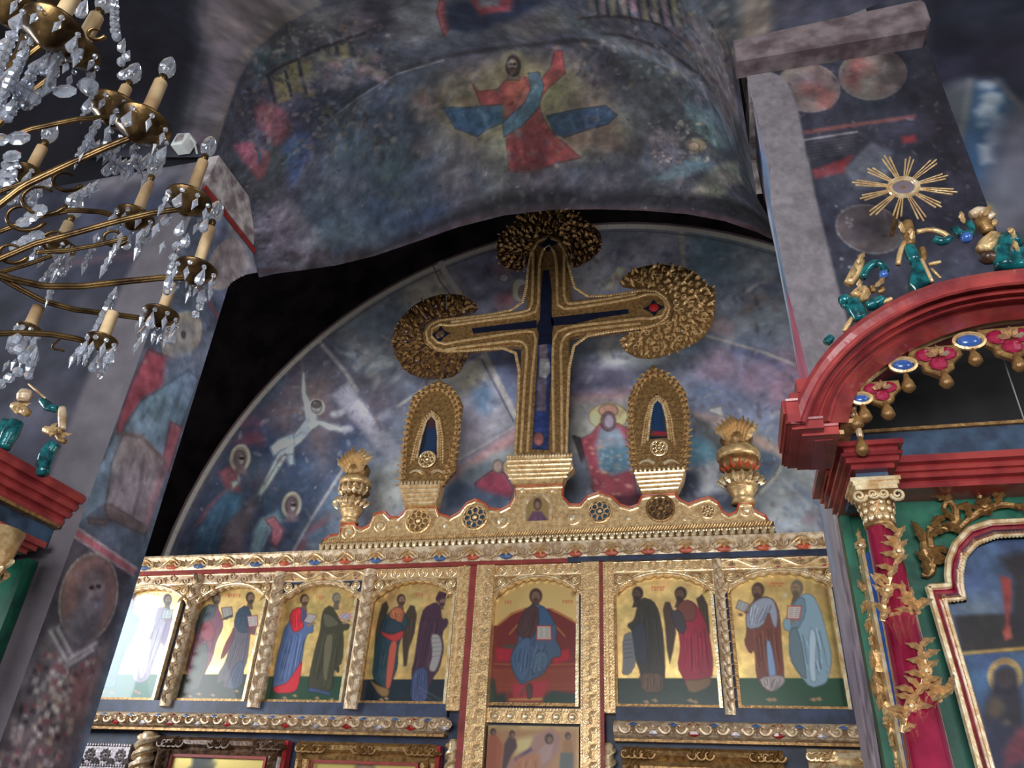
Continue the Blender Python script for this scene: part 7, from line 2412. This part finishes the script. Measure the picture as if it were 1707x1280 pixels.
drop_t = MB().add([(0, 0, 1), (.32, 0, .2), (.16, .28, .2), (-.16, .28, .2), (-.32, 0, .2), (-.16, -.28, .2), (.16, -.28, .2), (0, 0, -1)],
                  [(0, 1 + k, 1 + (k + 1) % 6) for k in range(6)] + [(7, 1 + (k + 1) % 6, 1 + k) for k in range(6)])
tear_t = MB().lathe((0, 0, 0), [(.05, 1), (.18, .6), (.42, -.1), (.5, -.5), (.32, -.85), (.06, -1)], 6)
oct_t = MB().lathe((0, 0, 0), [(.5, -.18), (1, 0), (.5, .18)], 8, Matrix.Rotation(PI / 2, 3, 'X'))
bead_t = MB().ball((0, 0, 0), 1, 6, 4)
DROP, TEAR, OCT, BEAD = (m.mesh(n, M['glass']) for m, n in ((drop_t, 'crystal_drop'), (tear_t, 'crystal_pear'), (oct_t, 'crystal_octagon'), (bead_t, 'crystal_bead')))


def crystal(kind, p, s, par, rz=None):
    me = {'d': DROP, 't': TEAR, 'o': OCT, 'b': BEAD}[kind]
    return link(me.name, me, par, p, (random.uniform(-.12, .12), random.uniform(-.12, .12), random.uniform(0, PI) if rz is None else rz), s)


# (cup x, y, half width, candle top x, y, distance, bulb?)
lights = [(88, 52, 40, 120, -30, 1.95, 0), (128, 88, 30, 152, 28, 2.0, 1), (236, 210, 40, 272, 138, 2.0, 1), (192, 186, 36, 232, 146, 2.15, 1), (46, 292, 24, 66, 246, 2.3, 1), (314, 336, 34, 348, 270, 2.05, 1),
          (224, 364, 28, 250, 304, 2.2, 1), (326, 452, 32, 356, 380, 2.0, 1), (268, 526, 27, 300, 474, 2.1, 0), (170, 568, 22, 178, 522, 2.0, 0), (96, 412, 24, 112, 372, 2.35, 1), (48, 548, 16, 70, 512, 2.1, 0), (20, 18, 34, 46, -40, 2.05, 0)]
for i, (cx_, cy_, w, tx, ty, d, lit) in enumerate(lights):
    p = ch_at(cx_, cy_, d)
    s = d / F * 1.0
    r = w * s
    cup = part('drip_cup', MB().lathe(p, [(r * .12, -r * .75), (r * .3, -r * .62), (r * .62, -r * .3), (r * .98, .02 * r), (r * 1.0, r * .1), (r * .9, r * .12), (r * .5, -r * .05), (r * .2, 0)], 20), M['brass'], ch, True)
    q = ch_at(tx, ty, d * 1.0)
    # candle tube stands upright: its height is read off along the vertical
    pz = p.copy()
    best = min(np.linspace(.02, .35, 140), key=lambda h: (proj(np.array([p.x, p.y, p.z + h]))[1] - ty) ** 2)
    cw = .0135 * (1.15 if i < 3 else 1)
    can_ = part('candle_tube', MB().lathe(p, [(cw * 1.25, -.004), (cw * 1.3, .01), (cw, .014), (cw * .98, best), (cw * .6, best + .003)], 14), M['candle'], ch, True)
    if lit:
        part('lamp_socket', MB().lathe((p.x, p.y, p.z + best), [(cw * .62, 0), (cw * .66, .022), (cw * .5, .026)], 10), M['brass'], can_, True)
        part('glass_bulb', MB().lathe((p.x, p.y, p.z + best + .022), [(.008, 0), (.0165, .016), (.019, .03), (.0165, .046), (.009, .062), (.002, .074)], 14), M['bulb'], can_, True)
        part('filament', MB().tube([(p.x, p.y, p.z + best + .024), (p.x + .003, p.y, p.z + best + .05), (p.x - .003, p.y, p.z + best + .05)], .0012, 4), M['silver'], can_)
    for k in range(9):
        a = 2 * PI * (k + .3) / 9
        e = Vector((p.x + r * .94 * math.cos(a), p.y + r * .94 * math.sin(a), p.z))
        crystal('b', e + Vector((0, 0, -.012)), .006, cup)
        crystal('d' if (k + i) % 3 else 't', e + Vector((0, 0, -.04 - .004 * (k % 2))), .022 if (k + i) % 3 else .024, cup)

arms = [([(-110, 470), (-40, 300), (40, 330), (110, 270), (180, 240), (236, 222)], 2.0, .008), ([(-110, 500), (0, 400), (60, 408), (120, 396), (200, 362), (250, 350), (314, 346)], 2.05, .007), ([(-110, 420), (-30, 440), (20, 470), (60, 482), (130, 486), (220, 464), (280, 456), (326, 462)], 2.0, .007),
        ([(-110, 400), (-20, 440), (30, 480), (60, 506), (120, 524), (190, 518), (240, 528), (268, 538)], 2.1, .006), ([(-110, 560), (-20, 556), (40, 552), (90, 552), (130, 562), (168, 576)], 2.0, .006), ([(-110, 330), (-10, 196), (60, 140), (128, 98)], 2.0, .007),
        ([(-110, 300), (-40, 140), (40, 100), (88, 62)], 1.97, .007), ([(-110, 440), (20, 360), (70, 360), (120, 350), (170, 330), (224, 372)], 2.2, .006), ([(60, 420), (120, 430), (170, 400), (212, 396)], 2.05, .005), ([(-110, 380), (-30, 300), (46, 302)], 2.25, .006),
        ([(-60, 470), (10, 450), (60, 440), (96, 422)], 2.3, .006), ([(-40, 250), (60, 190), (140, 200), (192, 194)], 2.12, .006)]
for q, d, r in arms:
    p = resample([tuple(ch_at(a, b, d)) for a, b in q], 30)
    a_ = part('arm', MB().tube(p, r, 8), M['brass'], ch, True)
    part('arm_ridge', MB().tube([(x, y, z - r * .9) for x, y, z in p], r * .55, 6), M['brass'], a_, True)
for (cx_, cy_), r0, d in (((70, 330), 46, 2.1), ((110, 300), 30, 2.05), ((95, 400), 34, 2.1), ((20, 420), 30, 2.05), ((110, 60), 26, 1.98), ((160, 55), 18, 2.0), ((40, 360), 40, 2.15), ((190, 395), 24, 2.1)):
    p = [tuple(ch_at(cx_ + r0 * math.cos(t) * (1 - .55 * t / 6), cy_ + r0 * .7 * math.sin(t) * (1 - .55 * t / 6), d)) for t in np.linspace(.4, 5.6, 20)]
    part('curl', MB().tube(p, [.005 * (1 - .4 * k / 20) for k in range(20)], 6), M['brass'], ch, True)
stem = MB().lathe(ax0, [(.006, -.42), (.022, -.38), (.014, -.33), (.04, -.24), (.02, -.14), (.045, 0), (.02, .14), (.016, .5), (.035, .62), (.012, .9)], 16)
part('central_stem', stem, M['brass'], ch, True)
# strings and clusters of crystals
strings = [((190, 0), (192, 52), 6, 2.0, 'b', .011), ((196, 58), (212, 92), 3, 2.0, 't', .02), ((204, 100), (206, 122), 2, 2.0, 't', .02), ((40, 90), (0, 170), 9, 1.9, 't', .022), ((60, 110), (16, 190), 8, 1.95, 't', .024), ((95, 100), (80, 145), 3, 1.95, 'd', .04),
           ((20, 60), (-10, 130), 7, 1.9, 'b', .012), ((160, 210), (130, 265), 6, 2.0, 'd', .03), ((150, 240), (215, 290), 8, 2.05, 'd', .03), ((250, 230), (262, 260), 3, 2.0, 'd', .024), ((180, 280), (270, 262), 8, 2.1, 't', .024), ((20, 260), (10, 300), 4, 2.15, 'o', .02),
           ((40, 370), (66, 350), 3, 2.1, 'o', .018), ((60, 395), (30, 410), 3, 2.1, 'o', .02), ((70, 470), (110, 420), 6, 2.15, 'd', .026), ((80, 500), (95, 440), 6, 2.1, 'd', .024), ((160, 400), (140, 445), 4, 2.1, 'd', .026), ((200, 400), (172, 450), 5, 2.05, 'd', .026), ((232, 395), (228, 420), 2, 2.0, 'd', .026),
           ((262, 378), (256, 390), 1, 2.0, 'd', .026), ((268, 408), (272, 416), 1, 2.0, 'd', .022), ((30, 560), (44, 590), 3, 2.0, 't', .026), ((58, 590), (50, 620), 4, 2.0, 't', .02), ((190, 490), (150, 570), 9, 2.05, 't', .022), ((150, 560), (120, 600), 4, 2.05, 'd', .024), ((240, 560), (226, 580), 3, 2.05, 'd', .02),
           ((280, 480), (288, 440), 5, 2.0, 't', .02), ((312, 470), (340, 500), 5, 2.0, 'd', .02), ((340, 500), (326, 524), 3, 2.0, 'b', .01), ((255, 560), (275, 570), 3, 2.05, 'd', .018), ((10, 610), (60, 600), 5, 2.05, 'd', .018), ((0, 640), (30, 620), 3, 2.0, 'b', .012), ((120, 600), (165, 610), 5, 2.1, 'd', .014),
           ((170, 620), (166, 628), 2, 2.1, 'b', .008), ((300, 380), (310, 400), 2, 2.0, 't', .024), ((295, 410), (290, 430), 2, 2.0, 'b', .012), ((20, 330), (80, 300), 5, 2.2, 't', .024), ((120, 330), (160, 310), 4, 2.15, 't', .024), ((220, 250), (240, 300), 4, 2.05, 'd', .022), ((110, 150), (106, 154), 1, 1.95, 'o', .024),
           ((148, 142), (150, 148), 1, 1.95, 'b', .02), ((28, 228), (34, 232), 1, 2.0, 'o', .024), ((-4, 230), (0, 236), 1, 2.0, 'o', .022), ((10, 130), (60, 160), 5, 1.93, 't', .026), ((8, 180), (14, 186), 1, 1.95, 't', .026), ((45, 160), (48, 168), 1, 1.95, 't', .03), ((65, 22), (75, 30), 2, 1.95, 't', .026), ((135, 10), (140, 16), 1, 2.1, 't', .03)]
for (ax_, ay_), (bx_, by_), n, d, kind, s in strings:
    pts = [ch_at(ax_ + (bx_ - ax_) * t, ay_ + (by_ - ay_) * t, d) for t in (np.linspace(0, 1, n) if n > 1 else [.5])]
    if n > 1:
        st_ = part('wire', MB().tube([tuple(p) for p in pts], .0012, 4), M['brass'], ch)
    else:
        st_ = ch
    for p in pts:
        crystal(kind, p, s, st_, rz=.4 if kind == 'o' else None)
part('bird_claw', MB().tube(resample([tuple(ch_at(a, b, 2.05)) for a, b in ((100, 565), (70, 588), (96, 566), (86, 600), (100, 568), (108, 585))], 20), .003, 5), M['brass'], ch)
part('hanging_rod', MB().tube([(ax0[0], ax0[1], ax0[2] + .9), (ax0[0], ax0[1], ax0[2] + 9)], .012, 6), M['brass'], ch)
